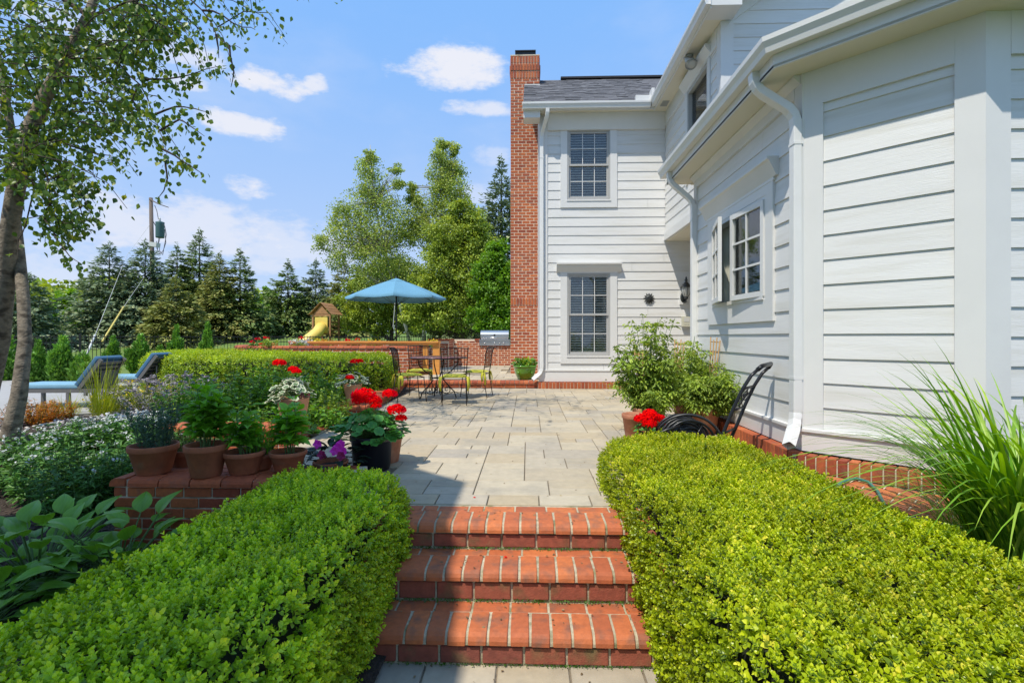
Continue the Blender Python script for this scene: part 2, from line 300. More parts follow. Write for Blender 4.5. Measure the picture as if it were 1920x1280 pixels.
class MB:
    """collects shapes for ONE mesh"""
    def __init__(s): s.v = []; s.f = []; s.sm = []
    def add(s, V, Fs, M=None, smooth=False):
        b = len(s.v)
        for v in V: s.v.append(tuple(M @ Vector(v)) if M is not None else tuple(v))
        for f in Fs: s.f.append(tuple(i + b for i in f)); s.sm.append(smooth)
        return s
    def box(s, x0, x1, y0, y1, z0, z1, M=None):
        V = [(x0, y0, z0), (x1, y0, z0), (x1, y1, z0), (x0, y1, z0), (x0, y0, z1), (x1, y0, z1), (x1, y1, z1), (x0, y1, z1)]
        return s.add(V, [(0, 3, 2, 1), (4, 5, 6, 7), (0, 1, 5, 4), (1, 2, 6, 5), (2, 3, 7, 6), (3, 0, 4, 7)], M)
    def tube(s, P, r, n=8, M=None, cap=True, smooth=True, squash=1.0):
        P = [Vector(p) for p in P]; m = len(P)
        if isinstance(r, (int, float)): r = [r] * m
        V = []; Fs = []; up = None
        for i in range(m):
            d = (P[min(i + 1, m - 1)] - P[max(i - 1, 0)])
            if d.length < 1e-9: d = Vector((0, 0, 1))
            d.normalize()
            if up is None:
                up = Vector((0, 0, 1)) if abs(d.z) < .9 else Vector((1, 0, 0))
            a = d.cross(up)
            if a.length < 1e-6: a = d.cross(Vector((1, .3, 0)))
            a.normalize(); b = a.cross(d); up = b
            for j in range(n):
                t = 2 * PI * j / n; V.append(P[i] + (a * math.cos(t) + b * math.sin(t) * squash) * r[i])
        for i in range(m - 1):
            for j in range(n):
                k = (j + 1) % n; Fs.append((i * n + j, i * n + k, (i + 1) * n + k, (i + 1) * n + j))
        if cap: Fs.append(tuple(range(n - 1, -1, -1))); Fs.append(tuple((m - 1) * n + j for j in range(n)))
        return s.add(V, Fs, M, smooth)
    def lathe(s, prof, n=24, M=None, smooth=True, sq=None):
        V = []; Fs = []; m = len(prof)
        for (r, z) in prof:
            for j in range(n):
                t = 2 * PI * j / n; V.append((r * math.cos(t), r * math.sin(t), z))
        for i in range(m - 1):
            for j in range(n):
                k = (j + 1) % n; Fs.append((i * n + j, i * n + k, (i + 1) * n + k, (i + 1) * n + j))
        return s.add(V, Fs, M, smooth)
    def prism(s, poly, z0, z1, M=None, axis='z'):
        n = len(poly); V = []
        for (a, b) in poly: V.append((a, b, z0) if axis == 'z' else ((z0, a, b) if axis == 'x' else (a, z0, b)))
        for (a, b) in poly: V.append((a, b, z1) if axis == 'z' else ((z1, a, b) if axis == 'x' else (a, z1, b)))
        Fs = [tuple(range(n - 1, -1, -1)), tuple(range(n, 2 * n))] + [(i, (i + 1) % n, n + (i + 1) % n, n + i) for i in range(n)]
        return s.add(V, Fs, M)
    def mesh(s, name, mat):
        me = bpy.data.meshes.new(name); me.from_pydata(s.v, [], s.f); me.update()
        me.polygons.foreach_set('use_smooth', s.sm)
        if mat: me.materials.append(mat)
        return me
    def obj(s, name, mat, parent=None, M=None, fix=True):
        me = s.mesh(name, mat)
        if fix:
            bm = bmesh.new(); bm.from_mesh(me); bmesh.ops.recalc_face_normals(bm, faces=bm.faces); bm.to_mesh(me); bm.free()
        return put(name, me, parent, M)
_TC = {}
def boxmesh(dx, dy, dz, mat, bevel=0.004):
    """shared bevelled block centred on its footprint, z from 0"""
    key = ('b', round(dx, 3), round(dy, 3), round(dz, 3), mat, bevel)
    if key in _TC: return _TC[key]
    bm = bmesh.new(); bmesh.ops.create_cube(bm, size=1)
    for v in bm.verts: v.co = Vector((v.co.x * dx, v.co.y * dy, (v.co.z + .5) * dz))
    if bevel: bmesh.ops.bevel(bm, geom=list(bm.edges), offset=min(bevel, dx * .3, dy * .3, dz * .3), segments=1, profile=.5, affect='EDGES')
    me = bpy.data.meshes.new('block'); bm.to_mesh(me); bm.free(); me.materials.append(MT[mat]); _TC[key] = me
    return me
def profmesh(prof, w, mat, tag_):
    """profile in (y,z) extruded over x in [-w/2,w/2], ends slightly drawn in"""
    key = ('p', tag_, round(w, 3), mat)
    if key in _TC: return _TC[key]
    mb = MB(); n = len(prof); cy = sum(p[0] for p in prof) / n; cz = sum(p[1] for p in prof) / n; V = []
    for x, k in ((-w / 2, .94), (-w / 2 + .004, 1), (w / 2 - .004, 1), (w / 2, .94)):
        for (a, b) in prof: V.append((x, cy + (a - cy) * k, cz + (b - cz) * k))
    Fs = [tuple(range(n)), tuple(range(4 * n - 1, 3 * n - 1, -1))]
    for r in range(3):
        for i in range(n): Fs.append((r * n + i, (r + 1) * n + i, (r + 1) * n + (i + 1) % n, r * n + (i + 1) % n))
    mb.add(V, Fs); me = mb.mesh('profile', MT[mat])
    bm = bmesh.new(); bm.from_mesh(me); bmesh.ops.recalc_face_normals(bm, faces=bm.faces); bm.to_mesh(me); bm.free()
    _TC[key] = me; return me
class Pieces:
    """alike pieces: the nearest `limit` become objects, the rest one joined part"""
    def __init__(s, name, parent, limit=290): s.n = name; s.p = parent; s.lim = limit; s.l = []
    def add(s, me, M): s.l.append((me, M))
    def done(s):
        s.l.sort(key=lambda e: (e[1].translation - Vector((0, 0, CAM_H))).length)
        for me, M in s.l[:s.lim]: put(s.n, me, s.p, M)
        rest = s.l[s.lim:]
        if rest:
            V = []; Fs = []; tn = []; b = 0; mat = rest[0][0].materials[0]
            for me, M in rest:
                n = len(me.vertices); a = np.empty(n * 3, dtype=np.float32); me.vertices.foreach_get('co', a); a = a.reshape(-1, 3)
                m = np.array(M); V.append(a @ m[:3, :3].T + m[:3, 3]); tn.append(np.full(n, random.random()))
                for p in me.polygons: Fs.append(tuple(i + b for i in p.vertices))
                b += n
            V = np.concatenate(V); tn = np.concatenate(tn)
            me = bpy.data.meshes.new(s.n); me.from_pydata(V.tolist(), [], Fs); me.update()
            a = me.attributes.new('tint', 'FLOAT', 'POINT'); a.data.foreach_set('value', tn.astype(np.float32)); me.materials.append(mat)
            o = put(s.n + '_rest', me, s.p); o['kind'] = 'stuff'

# ---- foliage scattering
def leaf_t(w=.32, fold=.12, curl=.12, tip=1.0, belly=.45):
    V = np.array([(0, 0, 0), (w, belly - .12, fold), (w * .8, belly + .25, fold * .8 - curl * .3), (0, tip, -curl), (-w * .8, belly + .25, fold * .8 - curl * .3), (-w, belly - .12, fold)], dtype=np.float32)
    return V, np.array([(0, 1, 2, 3), (0, 3, 4, 5)])
def diamond_t(w=.25, curl=.1):
    return np.array([(0, 0, 0), (w, .45, .03), (0, 1, -curl), (-w, .45, .03)], dtype=np.float32), np.array([(0, 1, 2, 3)])
def norm(a): return a / np.maximum(np.linalg.norm(a, axis=-1, keepdims=True), 1e-9)
def rnd(n, k=3): return RNG.normal(size=(n, k))
def scatter(tmpl, pos, Yd, Zd, scale, tint):
    V, Fc = tmpl; n = len(pos); m = len(V)
    Yd = norm(Yd); Xd = norm(np.cross(Yd, Zd)); Zd = np.cross(Xd, Yd)
    scale = np.broadcast_to(np.asarray(scale, dtype=float), (n,))
    W_ = pos[:, None, :] + scale[:, None, None] * (V[None, :, 0:1] * Xd[:, None] + V[None, :, 1:2] * Yd[:, None] + V[None, :, 2:3] * Zd[:, None])
    F_ = Fc[None] + (np.arange(n) * m)[:, None, None]
    return W_.reshape(-1, 3), F_.reshape(-1, Fc.shape[1]), np.repeat(np.clip(tint, 0, 1), m)
def leafobj(name, parent, mat, parts, kind='stuff', M=None):
    V = []; Fc = []; tn = []; b = 0
    for v, f, t in parts: V.append(v); Fc.append(f + b); tn.append(t); b += len(v)
    me = npmesh(name, np.concatenate(V), np.concatenate(Fc), LM[mat], np.concatenate(tn))
    o = put(name, me, parent, M)
    if kind: o['kind'] = kind
    return o
def sprig_t(pairs=4, length=1.0, leaf=.42, spread=55, w=.34, seed=0, tip_small=.6, simple=False):
    """opposite leaves up a short stem, as one template along +Y"""
    rg = np.random.default_rng(seed); V = []; Fc = []; b = 0; lt = diamond_t(w * 1.15, .1) if simple else leaf_t(w, .10, .10)
    for i in range(pairs):
        s = i / max(pairs - 1, 1); y = length * (.15 + .75 * s); a = R(spread * (1 - .55 * s)); tw = i * PI / 2 + rg.normal() * .25
        for k in (0, PI):
            t = tw + k; out = np.array([math.cos(t), 0, math.sin(t)]); d = out * math.sin(a) + np.array([0, 1, 0]) * math.cos(a)
            z = -out * math.cos(a) + np.array([0, 1, 0]) * math.sin(a)
            v, f, _ = scatter(lt, np.array([[0, y, 0.]]), d[None], z[None], [leaf * (1 - (1 - tip_small) * s) * rg.uniform(.85, 1.15)], np.zeros(1))
            V.append(v); Fc.append(f + b); b += len(v)
    return np.concatenate(V), np.concatenate(Fc)
def fbm(P, sc, seed=0):
    P = np.asarray(P) * sc; rg = np.random.default_rng(seed); out = np.zeros(len(P))
    for k in range(6):
        d = rg.normal(size=3); d *= (1.0 + .7 * k) / np.linalg.norm(d); out += np.sin(P @ d * 2 + rg.uniform(0, 6.28)) / (1 + .5 * k)
    return out / 3.0

def blob_crown(centers, radii, per, size, tmpl, droop=.3, flat=.8, shell=.5, upn=.6):
    """leaf clusters: centres (N,3), radius each; per = leaves per cluster"""
    C = np.asarray(centers, dtype=float); n = len(C); per = int(per)
    d = norm(rnd(n * per)); rr = RNG.uniform(shell, 1, size=n * per) ** .6
    rad = np.repeat(np.asarray(radii, dtype=float), per)
    off = d * (rr * rad)[:, None]; off[:, 2] *= flat
    P = np.repeat(C, per, axis=0) + off
    Yd = d * .8 + rnd(n * per) * .6; Yd[:, 2] -= droop
    Zd = rnd(n * per) * .7 + d * .5; Zd[:, 2] += upn
    ct = np.repeat(RNG.uniform(-.2, .2, n), per)
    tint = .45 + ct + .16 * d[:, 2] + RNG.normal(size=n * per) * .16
    return scatter(tmpl, P, Yd, Zd, size * RNG.uniform(.7, 1.25, n * per), tint)

def spruce(root_loc, H, Rad, mat, label, seed=0, dens=1.0, skirt=.04, name='spruce_tree', droop=.25, sparse=0.0, lean=0, twig=1.0):
    global RNG
    RNG = np.random.default_rng(seed); rg = RNG
    t = thing(name, label, 'tree', root_loc, 'conifers beyond the fence')
    mb = MB(); mb.tube([(0, 0, -.3), (0, 0, H * .5), (lean * .6, 0, H * .97)], [H * .018 + .03, H * .011, .015], 8); mb.obj('trunk', MT['bark'], t, T(root_loc))
    P = []; Y = []; Z = []; S = []; TI = []
    tiers = int(H * 3.9 * dens); ph = 0
    for k in range(tiers):
        f = skirt + (1 - skirt) * (k + rg.uniform(0, 1)) / tiers; z = H * f
        r = Rad * (1 - f) ** .84 * rg.uniform(.80, 1.12) * (1 + .25 * (1 - f)) / 1.1 + .05
        nb = max(5, int((7 + 9 * (1 - f)) * (1 - sparse)))
        ph += rg.uniform(0, 2)
        for b in range(nb):
            a = ph + 2 * PI * b / nb + rg.normal() * .18; rb = r * rg.uniform(.7, 1.12); ct = rg.normal() * .12; zb = z + rg.normal() * .16
            nt_ = int(9 + rb / .062 * dens)
            s = rg.uniform(.15, 1, nt_) ** .75; sd = rg.choice([-1, 1], nt_)
            dirv = np.array([math.cos(a), math.sin(a), 0]); tg = np.array([-math.sin(a), math.cos(a), 0])
            lift = (.55 - .95 * (1 - f))       # upper boughs rise, lower ones hang
            zz = zb + rb * (lift * s * .55 - droop * s ** 2 * .5 + .10 * s ** 5)
            wid = .22 * rb * (1 - s * .75) + .05
            lat = sd * rg.uniform(0, 1, nt_) * wid
            pos = dirv[None] * (s * rb)[:, None] + tg[None] * lat[:, None]; pos[:, 2] = zz - np.abs(lat) * .12 + rg.normal(size=nt_) * .025 * (1 + rb)
            pos[:, 0] += lean * f
            yd = dirv[None] * (.9 + 0 * s)[:, None] + tg[None] * (sd * rg.uniform(.2, 1.0, nt_))[:, None]; yd[:, 2] = rg.normal(size=nt_) * .22 + (lift * .5 - .1)
            zd = rnd(nt_) * .45; zd[:, 2] += 1
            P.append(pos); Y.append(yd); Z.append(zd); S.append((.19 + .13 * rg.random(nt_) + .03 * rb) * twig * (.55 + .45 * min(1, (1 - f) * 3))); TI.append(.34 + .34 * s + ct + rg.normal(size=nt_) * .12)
    n2 = 60; zz = H * rg.uniform(.88, 1.03, n2); an = rg.uniform(0, 6.28, n2)      # the leader
    P.append(np.stack([np.cos(an) * .03 + lean, np.sin(an) * .03, zz], -1)); Y.append(np.stack([np.cos(an), np.sin(an), np.full(n2, 1.1)], -1)); Z.append(rnd(n2)); S.append(.20 * (1.1 - (zz / H - .88) * 4)); TI.append(.6 + rg.normal(size=n2) * .1)
    P = np.concatenate(P)
    tm = (np.array([(0, 0, 0), (.17, .3, .0), (.12, .75, -.05), (0, 1, -.02), (-.12, .75, -.05), (-.17, .3, 0)], dtype=np.float32), np.array([(0, 1, 2, 3), (0, 3, 4, 5)]))
    leafobj('foliage', t, mat, [scatter(tm, P + np.array(root_loc)[None], np.concatenate(Y), np.concatenate(Z), np.concatenate(S), np.concatenate(TI))])
    return t
# ================================================================== SETTING
def sm(a, b, x):
    t = np.clip((x - a) / (b - a), 0, 1); return t * t * (3 - 2 * t)
def lawn_z(x, y):
    z = -.75 + .72 * sm(9.0, 13.5, y) + 1.35 * sm(24, 46, y) + .010 * np.clip(y - 46, 0, 200)
    return z
def grid(name, xs, ys, zf, mat, kind='structure', label=None):
    X, Y = np.meshgrid(xs, ys); Z = zf(X, Y); nx, ny = len(xs), len(ys)
    V = np.stack([X, Y, Z], -1).reshape(-1, 3); i = np.arange((nx - 1) * (ny - 1)); r = i // (nx - 1); c = i % (nx - 1); a = r * nx + c
    me = npmesh(name, V, np.stack([a, a + 1, a + nx + 1, a + nx], -1), mat, smooth=True); o = put(name, me); o['kind'] = kind
    if label: o['label'] = label
    return o
def spaced(a, b, n, p=1.0): return a + (b - a) * np.linspace(0, 1, n) ** p
ys = np.concatenate([spaced(-60, 8, 8), spaced(9, 60, 90), spaced(64, 900, 20, 1.6)])
xs = np.concatenate([spaced(-900, -60, 12)[:-1], spaced(-60, 60, 60), spaced(60, 900, 12)[1:]])
grid('lawn', xs, ys, lambda x, y: lawn_z(x, y) + .02 * np.sin(x * .7) * np.cos(y * .5), MT['lawn'], label='mown lawn sloping up to the trees behind the fence')
def bed_z(x, y):
    b = -.47 + .44 * sm(4.1, 6.4, y) + .04 * sm(8, 12, y)
    b = b + .03 * np.sin(x * 3.1 + y * 1.7) * np.cos(y * 2.3 - x) + .012 * np.sin(x * 13) * np.sin(y * 11)
    return b
def bed_ground(x, y):
    under = ((x > -2.42) & (y > 4.0)) | ((x > -2.95) & (y > 11.1)) | ((x > -1.25) & (y > 3.3)) | (y > 13.3)
    return np.where(under, -.35, bed_z(x, y))
grid('mulch_bed', spaced(-16, -.7, 130), spaced(-2, 14.5, 150), bed_ground, MT['mulch'], label='dark bark mulch of the planting beds left of the steps')
grid('mulch_bed', spaced(.9, 7, 60), spaced(-2, 4.9, 50), lambda x, y: -.06 + .015 * np.sin(x * 5) * np.cos(y * 6) - .42 * (1 - sm(.95, 1.3, x)), MT['mulch'], label='narrow mulch bed between the right hedge and the house')
# pool deck
mb = MB(); e = [(-30, 6.9), (-9.2, 6.9), (-7.4, 6.6), (-6.0, 7.2), (-5.6, 8.6), (-5.8, 11.4), (-9, 12.6), (-30, 13.2)]
mb.prism(e, -.6, .035); o = mb.obj('pool_deck', MT['deck']); tag(o, 'pale concrete pool deck under the blue loungers', kind='structure')
rail = Pieces('deck_joint', o)
# patio slab, with pavers as parts
pz = MB(); pz.prism([(-1.0, 3.45), (.95, 3.45), (.95, 4.75), (2.55, 4.75), (2.55, 7.2), (4.4, 7.2), (4.4, 11.2), (-2.55, 11.2), (-2.45, 7.2), (-2.45, 4.15), (-1.28, 4.15), (-1.28, 3.45)], -.5, -.012); pz.box(-.9, .75, 3.30, 3.5, -.5, -.06)
patio = pz.obj('patio', MT['joint']); tag(patio, 'patio of pale rectangular pavers between the hedges and the house', kind='structure')
def ashlar(x0, x1, y0, y1, u, seed, avoid=None):
    rg = random.Random(seed); nx = int(round((x1 - x0) / u)); ny = int(round((y1 - y0) / u)); occ = [[False] * ny for _ in range(nx)]; out = []
    sizes = [(2, 1)] * 3 + [(2, 2)] * 3 + [(3, 2)] * 4 + [(3, 1)] * 1 + [(1, 2)] * 1 + [(1, 1)] * 1
    for j in range(ny):
        for i in range(nx):
            if occ[i][j]: continue
            c = sizes[:]; rg.shuffle(c)
            for (a, b) in c + [(1, 1)]:
                if i + a > nx or j + b > ny: continue
                if any(occ[i + p][j + q] for p in range(a) for q in range(b)): continue
                if j == 0 and b > 1 and avoid: continue
                for p in range(a):
                    for q in range(b): occ[i + p][j + q] = True
                out.append((x0 + i * u, y0 + j * u, a * u, b * u)); break
    return out
pc = Pieces('paver', patio, 298)
for k in range(6):       # soldier row at the head of the steps
    x = -1.3455 + .3555 * k; me = boxmesh(.348, .205, .05, 'paver'); pc.add(me, T(x + .178, 3.525, -.048 + random.uniform(-.001, .001)))
for (x, y, a, b) in ashlar(-2.42, 4.25, 3.633, 11.19, .184, 5):
    if (y < 4.1 and x < -1.30) or (y + b < 4.75 and x > .75) or (x + a > 2.5 and y < 7.3): continue
    me = boxmesh(a - .007, b - .007, .05, 'paver'); pc.add(me, T(x + a / 2, y + b / 2, -.048 + random.uniform(-.0015, .0015)))
pc.done()
# lower path
pz = MB(); pz.box(-1.3, 1.3, -2, 2.60, -.9, -.50); path = pz.obj('path', MT['joint']); tag(path, 'lower path of large pale slabs at the foot of the steps', kind='structure')
pc = Pieces('paver', path)
for j in range(10):
    for k in range(6):
        me = boxmesh(.345, .395, .045, 'paver'); pc.add(me, T(-1.04 + .355 * k + (.18 if j % 2 else 0), 2.345 - .405 * j, -.534 + random.uniform(-.001, .001)))
pc.done()
# upper terrace slab behind the brick step
TZ = .165
pz = MB(); pz.prism([(-8.5, 13.3), (-3.0, 13.3), (-3.0, 11.4), (2.2, 11.4), (2.2, 18.1), (-8.5, 18.1)], -.3, TZ - .035); terr = pz.obj('terrace', MT['joint']); tag(terr, 'raised paved terrace in front of the built-in grill', kind='structure')
pc = Pieces('paver', terr, 200)
for (x, y, a, b) in ashlar(-2.78, 1.5, 11.47, 17.5, .2, 9):
    if y > 13.4 and x + a > -.5 and x < .6: continue
    me = boxmesh(a - .008, b - .008, .05, 'paver'); pc.add(me, T(x + a / 2, y + b / 2, TZ - .05))
for (x, y, a, b) in ashlar(-8.3, -2.75, 13.4, 17.6, .4, 10):
    me = boxmesh(a - .008, b - .008, .05, 'paver'); pc.add(me, T(x + a / 2, y + b / 2, TZ - .05))
pc.done()

# ================================================================== BRICKWORK
BULL = [(-.100, 0), (.100, 0), (.100, .062), (-.050, .062), (-.072, .057), (-.088, .046), (-.098, .030), (-.101, .014)]
def bull(depth, h=.062):
    return [(-depth / 2, 0), (depth / 2, 0), (depth / 2, h), (-depth / 2 + .055, h), (-depth / 2 + .030, h - .005), (-depth / 2 + .012, h - .018), (-depth / 2 + .002, h - .036)]
# ---- the three brick steps
steps = thing('brick_steps', 'three red brick steps with rounded nosings rising between the two hedges to the patio', 'steps', (-.1, 2.8, -.5))
SX0, SX1 = -1.0, .80
treads = [(0.0, 3.06, 3.40), (-.155, 2.775, 3.085), (-.325, 2.475, 2.80)]   # top z, nosing y, back y
mb = MB()
for (z, y0, y1), zb in zip(treads, (-.155, -.325, -.486)):
    mb.box(SX0, SX1, y0 + .024, y1 + .02, -.8, z - .05); mb.prism([(a + y0 + .115, b + z - .057) for a, b in bull(.216, .051)], SX0, SX1, axis='x'); mb.box(SX0, SX1, y0 + .2, y1 + .021, z - .0495, z - .0068)
mb.obj('mortar_bed', MT['mortar_dark'], steps)
pc = Pieces('brick', steps, 290)
for si, ((z, y0, y1), zb) in enumerate(zip(treads, (-.155, -.325, -.486))):
    bd = .205 if si else .225; h = .055
    big = {1: [-.86], 2: [-.88, .50]}.get(si, [])
    x = SX0 + .02 + .03 * si
    while x < SX1:
        w = .098
        if si == 2 and -.86 < x < -.62: w = .20
        if si == 2 and .44 < x < .52: w = .20
        if si == 1 and -.80 < x < -.66: w = .17
        me = profmesh(bull(bd, h), w - .008, 'stepbrick', 'n%d%d' % (si, int(w * 1000))); pc.add(me, T(x + w / 2, y0 + bd / 2, z - h + random.uniform(-.0025, .0015)) @ RZ(random.uniform(-.014, .014)) @ RY(random.uniform(-.012, .012))); x += w + .006
    yb = y0 + bd + .008; dep = y1 - yb - .004; x = SX0 - .06 * si
    while x < SX1:
        w = .205 if random.random() < .85 else .10
        me = boxmesh(w - .01, dep - .006, .05, 'stepbrick'); pc.add(me, T(x + w / 2, yb + dep / 2, z - .052 + random.uniform(-.0025, .001)) @ RZ(random.uniform(-.008, .008))); x += w
    hr = z - h - zb; x = SX0 + .07 * si
    while x < SX1:
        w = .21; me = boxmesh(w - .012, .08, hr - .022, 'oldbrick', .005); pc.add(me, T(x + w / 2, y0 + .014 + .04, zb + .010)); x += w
pc.done()
# joint moss
P = []; 
for (yy, zz) in ((3.085, -.152), (2.80, -.322), (2.51, -.483)):
    n = 700; P.append(np.stack([RNG.uniform(-.85, .68, n), yy - .010 + np.abs(RNG.normal(size=n)) * -.010, zz + RNG.uniform(0, .008, n)], -1))
P = np.concatenate(P); me = leafobj('moss', steps, 'shrub', [scatter(diamond_t(.5, .2), P, rnd(len(P)) + [0, -.3, .6], rnd(len(P)), .009 * RNG.uniform(.4, 1.3, len(P)), RNG.uniform(0, .35, len(P)))])

def brick_wall(root, path, z0, courses, thick=.2, L_=.212, c=.0765, bond=True, cap=None, capw=.10, name='brick', limit=290, mat='brick', mortar='mortar', seed=1, core=True, capmat=None, caph=.062, cov=.02, J=.011):
    """path: polyline; its outward face is to the right of travel"""
    rg = random.Random(seed); pts = [Vector((p[0], p[1], 0)) for p in path]
    seg = []; s = 0
    for a, b in zip(pts[:-1], pts[1:]): d = (b - a).length; seg.append((s, s + d, a, b)); s += d
    tot = s
    def ev(s):
        for (s0, s1, a, b) in seg:
            if s <= s1 or s1 == tot: k = (s - s0) / max(s1 - s0, 1e-6); t = (b - a).normalized(); return a.lerp(b, k), t
    pc = Pieces(name, root, limit); ztop = z0 + courses * c
    if core:
        offs = []
        for i, p in enumerate(pts):
            t0 = (pts[i] - pts[i - 1]).normalized() if i else None; t1 = (pts[i + 1] - pts[i]).normalized() if i < len(pts) - 1 else None
            t = ((t0 or t1) + (t1 or t0)).normalized(); nrm = Vector((t.y, -t.x, 0)); kf = 1.0 / max(.5, nrm.dot(Vector(((t1 or t0).y, -(t1 or t0).x, 0))))
            offs.append((p - nrm * (.008 if J < .012 else .004) * kf, p - nrm * (thick - .004) * kf))
        mb = MB(); zt = ztop + (caph - .012 if cap else 0)
        for (a0, b0), (a1, b1) in zip(offs[:-1], offs[1:]):
            V = [(a0.x, a0.y, z0 - .3), (a1.x, a1.y, z0 - .3), (b1.x, b1.y, z0 - .3), (b0.x, b0.y, z0 - .3), (a0.x, a0.y, zt), (a1.x, a1.y, zt), (b1.x, b1.y, zt), (b0.x, b0.y, zt)]
            mb.add(V, [(4, 5, 6, 7), (0, 1, 5, 4), (2, 3, 7, 6)] + ([(3, 0, 4, 7)] if a0 == offs[0][0] else []) + ([(1, 2, 6, 5)] if a1 == offs[-1][0] else []))
        mb.obj('mortar_core', MT[mortar], root)
    runs = [[0]]       # segments grouped into smooth runs, split at sharp corners
    for i in range(1, len(seg)):
        t0 = (seg[i - 1][3] - seg[i - 1][2]).normalized(); t1 = (seg[i][3] - seg[i][2]).normalized()
        if t0.dot(t1) < .75: runs.append([i])
        else: runs[-1].append(i)
    rr = [(seg[r[0]][0], seg[r[-1]][1]) for r in runs]; q = .09 + J
    for k in range(courses):
        for ri, (r0, r1) in enumerate(rr):
            a0 = r0 + (q if ri > 0 and (k + ri) % 2 else 0); a1 = r1 - (q if ri < len(rr) - 1 and (k + ri) % 2 else 0)
            s = a0 - (L_ / 2 if k % 2 and (len(rr) == 1 or (ri == 0 and not k % 2)) else 0)
            while s < a1 - .02:
                a = max(s, a0); b = min(s + L_, a1)
                if b - a > .035:
                    m_ = min(max((a + b) / 2, r0 + .001), r1 - .001); p, t = ev(m_); ang = math.atan2(t.y, t.x); w = round(b - a - J, 3)
                    me = boxmesh(w, .09, c - J, mat, .0035); pc.add(me, T(p.x, p.y, z0 + k * c + .005) @ RZ(ang + rg.uniform(-.004, .004)) @ T(0, .045 + rg.uniform(-.0015, .0015), 0))
                s += L_
    if cap:
        for ri, (r0, r1) in enumerate(rr):
            dep = .115 if cap == 'bull2' else thick + cov; a0 = r0 + (dep if ri else 0) - (.02 if not ri and len(rr) > 1 else 0); a1 = r1 + (cov if ri < len(rr) - 1 else 0)
            if a1 - a0 < .05: continue
            n = max(1, int(round((a1 - a0) / capw))); w = (a1 - a0) / n
            for i in range(n):
                sc_ = a0 + (i + .5) * w; m_ = min(max(sc_, r0 + .001), r1 - .001); p, t = ev(m_); ang = math.atan2(t.y, t.x); p = p + t * (sc_ - m_)
                if cap == 'bull': me = profmesh(bull(dep, caph), w - .010, capmat or mat, 'c%d' % int(dep * 1000)); pc.add(me, T(p.x, p.y, ztop + .004) @ RZ(ang) @ T(0, dep / 2 - cov, 0))
                elif cap == 'bull2': me = profmesh(bull(dep, caph), w - .010, capmat or mat, 'd%d' % int(dep * 1000)); pc.add(me, T(p.x, p.y, ztop + .004) @ RZ(ang) @ T(0, dep / 2 - cov, 0))
                else: me = boxmesh(w - .010, dep, caph, capmat or mat, .005); pc.add(me, T(p.x, p.y, ztop + .004) @ RZ(ang) @ T(0, dep / 2 - cov, 0))
    return pc
# front low wall that carries the herb pots
w1 = thing('brick_wall', 'low brick wall with rounded coping that carries the terracotta herb pots, left of the near hedge', 'wall', (-2.2, 3.8, -.5), 'low garden walls')
pc = brick_wall(w1, [(-3.04, 4.10), (-3.04, 3.62), (-1.30, 3.62)], -.50, 7, thick=.45, cap='bull2', capw=.232, seed=3)
for i in range(9):      # flat bricks behind the bullnose
    for r in range(3):
        if -2.86 + .232 * i + (.1 if r % 2 else 0) + .11 > -1.28: continue
        me = boxmesh(.222, .108, .055, 'brick', .004); pc.add(me, T(-2.86 + .232 * i + (.1 if r % 2 else 0), 3.775 + .118 * r, -.5 + 7 * .0765 + .002 + .0))
pc.done()
# wall end by the tall pot
w2 = thing('brick_wall', 'short low brick wall end with rounded coping behind the herb pots', 'wall', (-3, 5.7, 0), 'low garden walls')
pc = brick_wall(w2, [(-4.0, 5.45), (-2.52, 5.45), (-2.52, 5.80)], -.14, 3, thick=.30, cap='bull', capw=.2, seed=4); pc.done()
# pedestal + long low wall along the patio
w3 = thing('brick_wall', 'square brick pier holding the slim terracotta geranium pot', 'wall', (-2.5, 7.3, 0), 'low garden walls')
pc = brick_wall(w3, [(-2.86, 7.55), (-2.86, 7.12), (-2.30, 7.12), (-2.30, 7.6)], -.06, 2, thick=.27, cap='bull', capw=.14, seed=5); pc.done()
w4 = thing('brick_wall', 'long low brick wall with rounded coping along the left edge of the patio', 'wall', (-2.5, 9.2, 0), 'low garden walls')
pc = brick_wall(w4, [(-2.36, 7.6), (-2.50, 9.3), (-2.74, 11.22)][0:3], -.06, 2, thick=.38, cap='bull', capw=.105, seed=6)
pc.done()
# flush edging band
ed = thing('brick_edging', 'flush band of red bricks edging the patio beside the tall pot', 'edging', (-2.6, 6.4, 0))
pc = Pieces('brick', ed); mb = MB(); mb.box(-2.83, -2.43, 5.81, 7.13, -.3, .016); mb.obj('mortar_bed', MT['mortar'], ed)
for i in range(3):
    for j in range(7):
        L_ = .212; y = 5.82 + j * L_ - (.1 if i % 2 else 0)
        if y + L_ > 7.16 or y < 5.7: continue
        pc.add(boxmesh(.118, L_ - .012, .06, 'brick', .004), T(-2.83 + .063 + i * .131, y + L_ / 2, -.034))
pc.done()
# step across to the upper terrace
w5 = thing('brick_step', 'long brick step with rounded edge up to the terrace, beside the green pot', 'step', (-1.2, 11.3, 0))
pc = brick_wall(w5, [(-2.78, 11.22), (.22, 11.22)], 0.0, 1, thick=.3, c=.09, cap='bull', capw=.105, caph=.066, seed=7, L_=.25); pc.done()
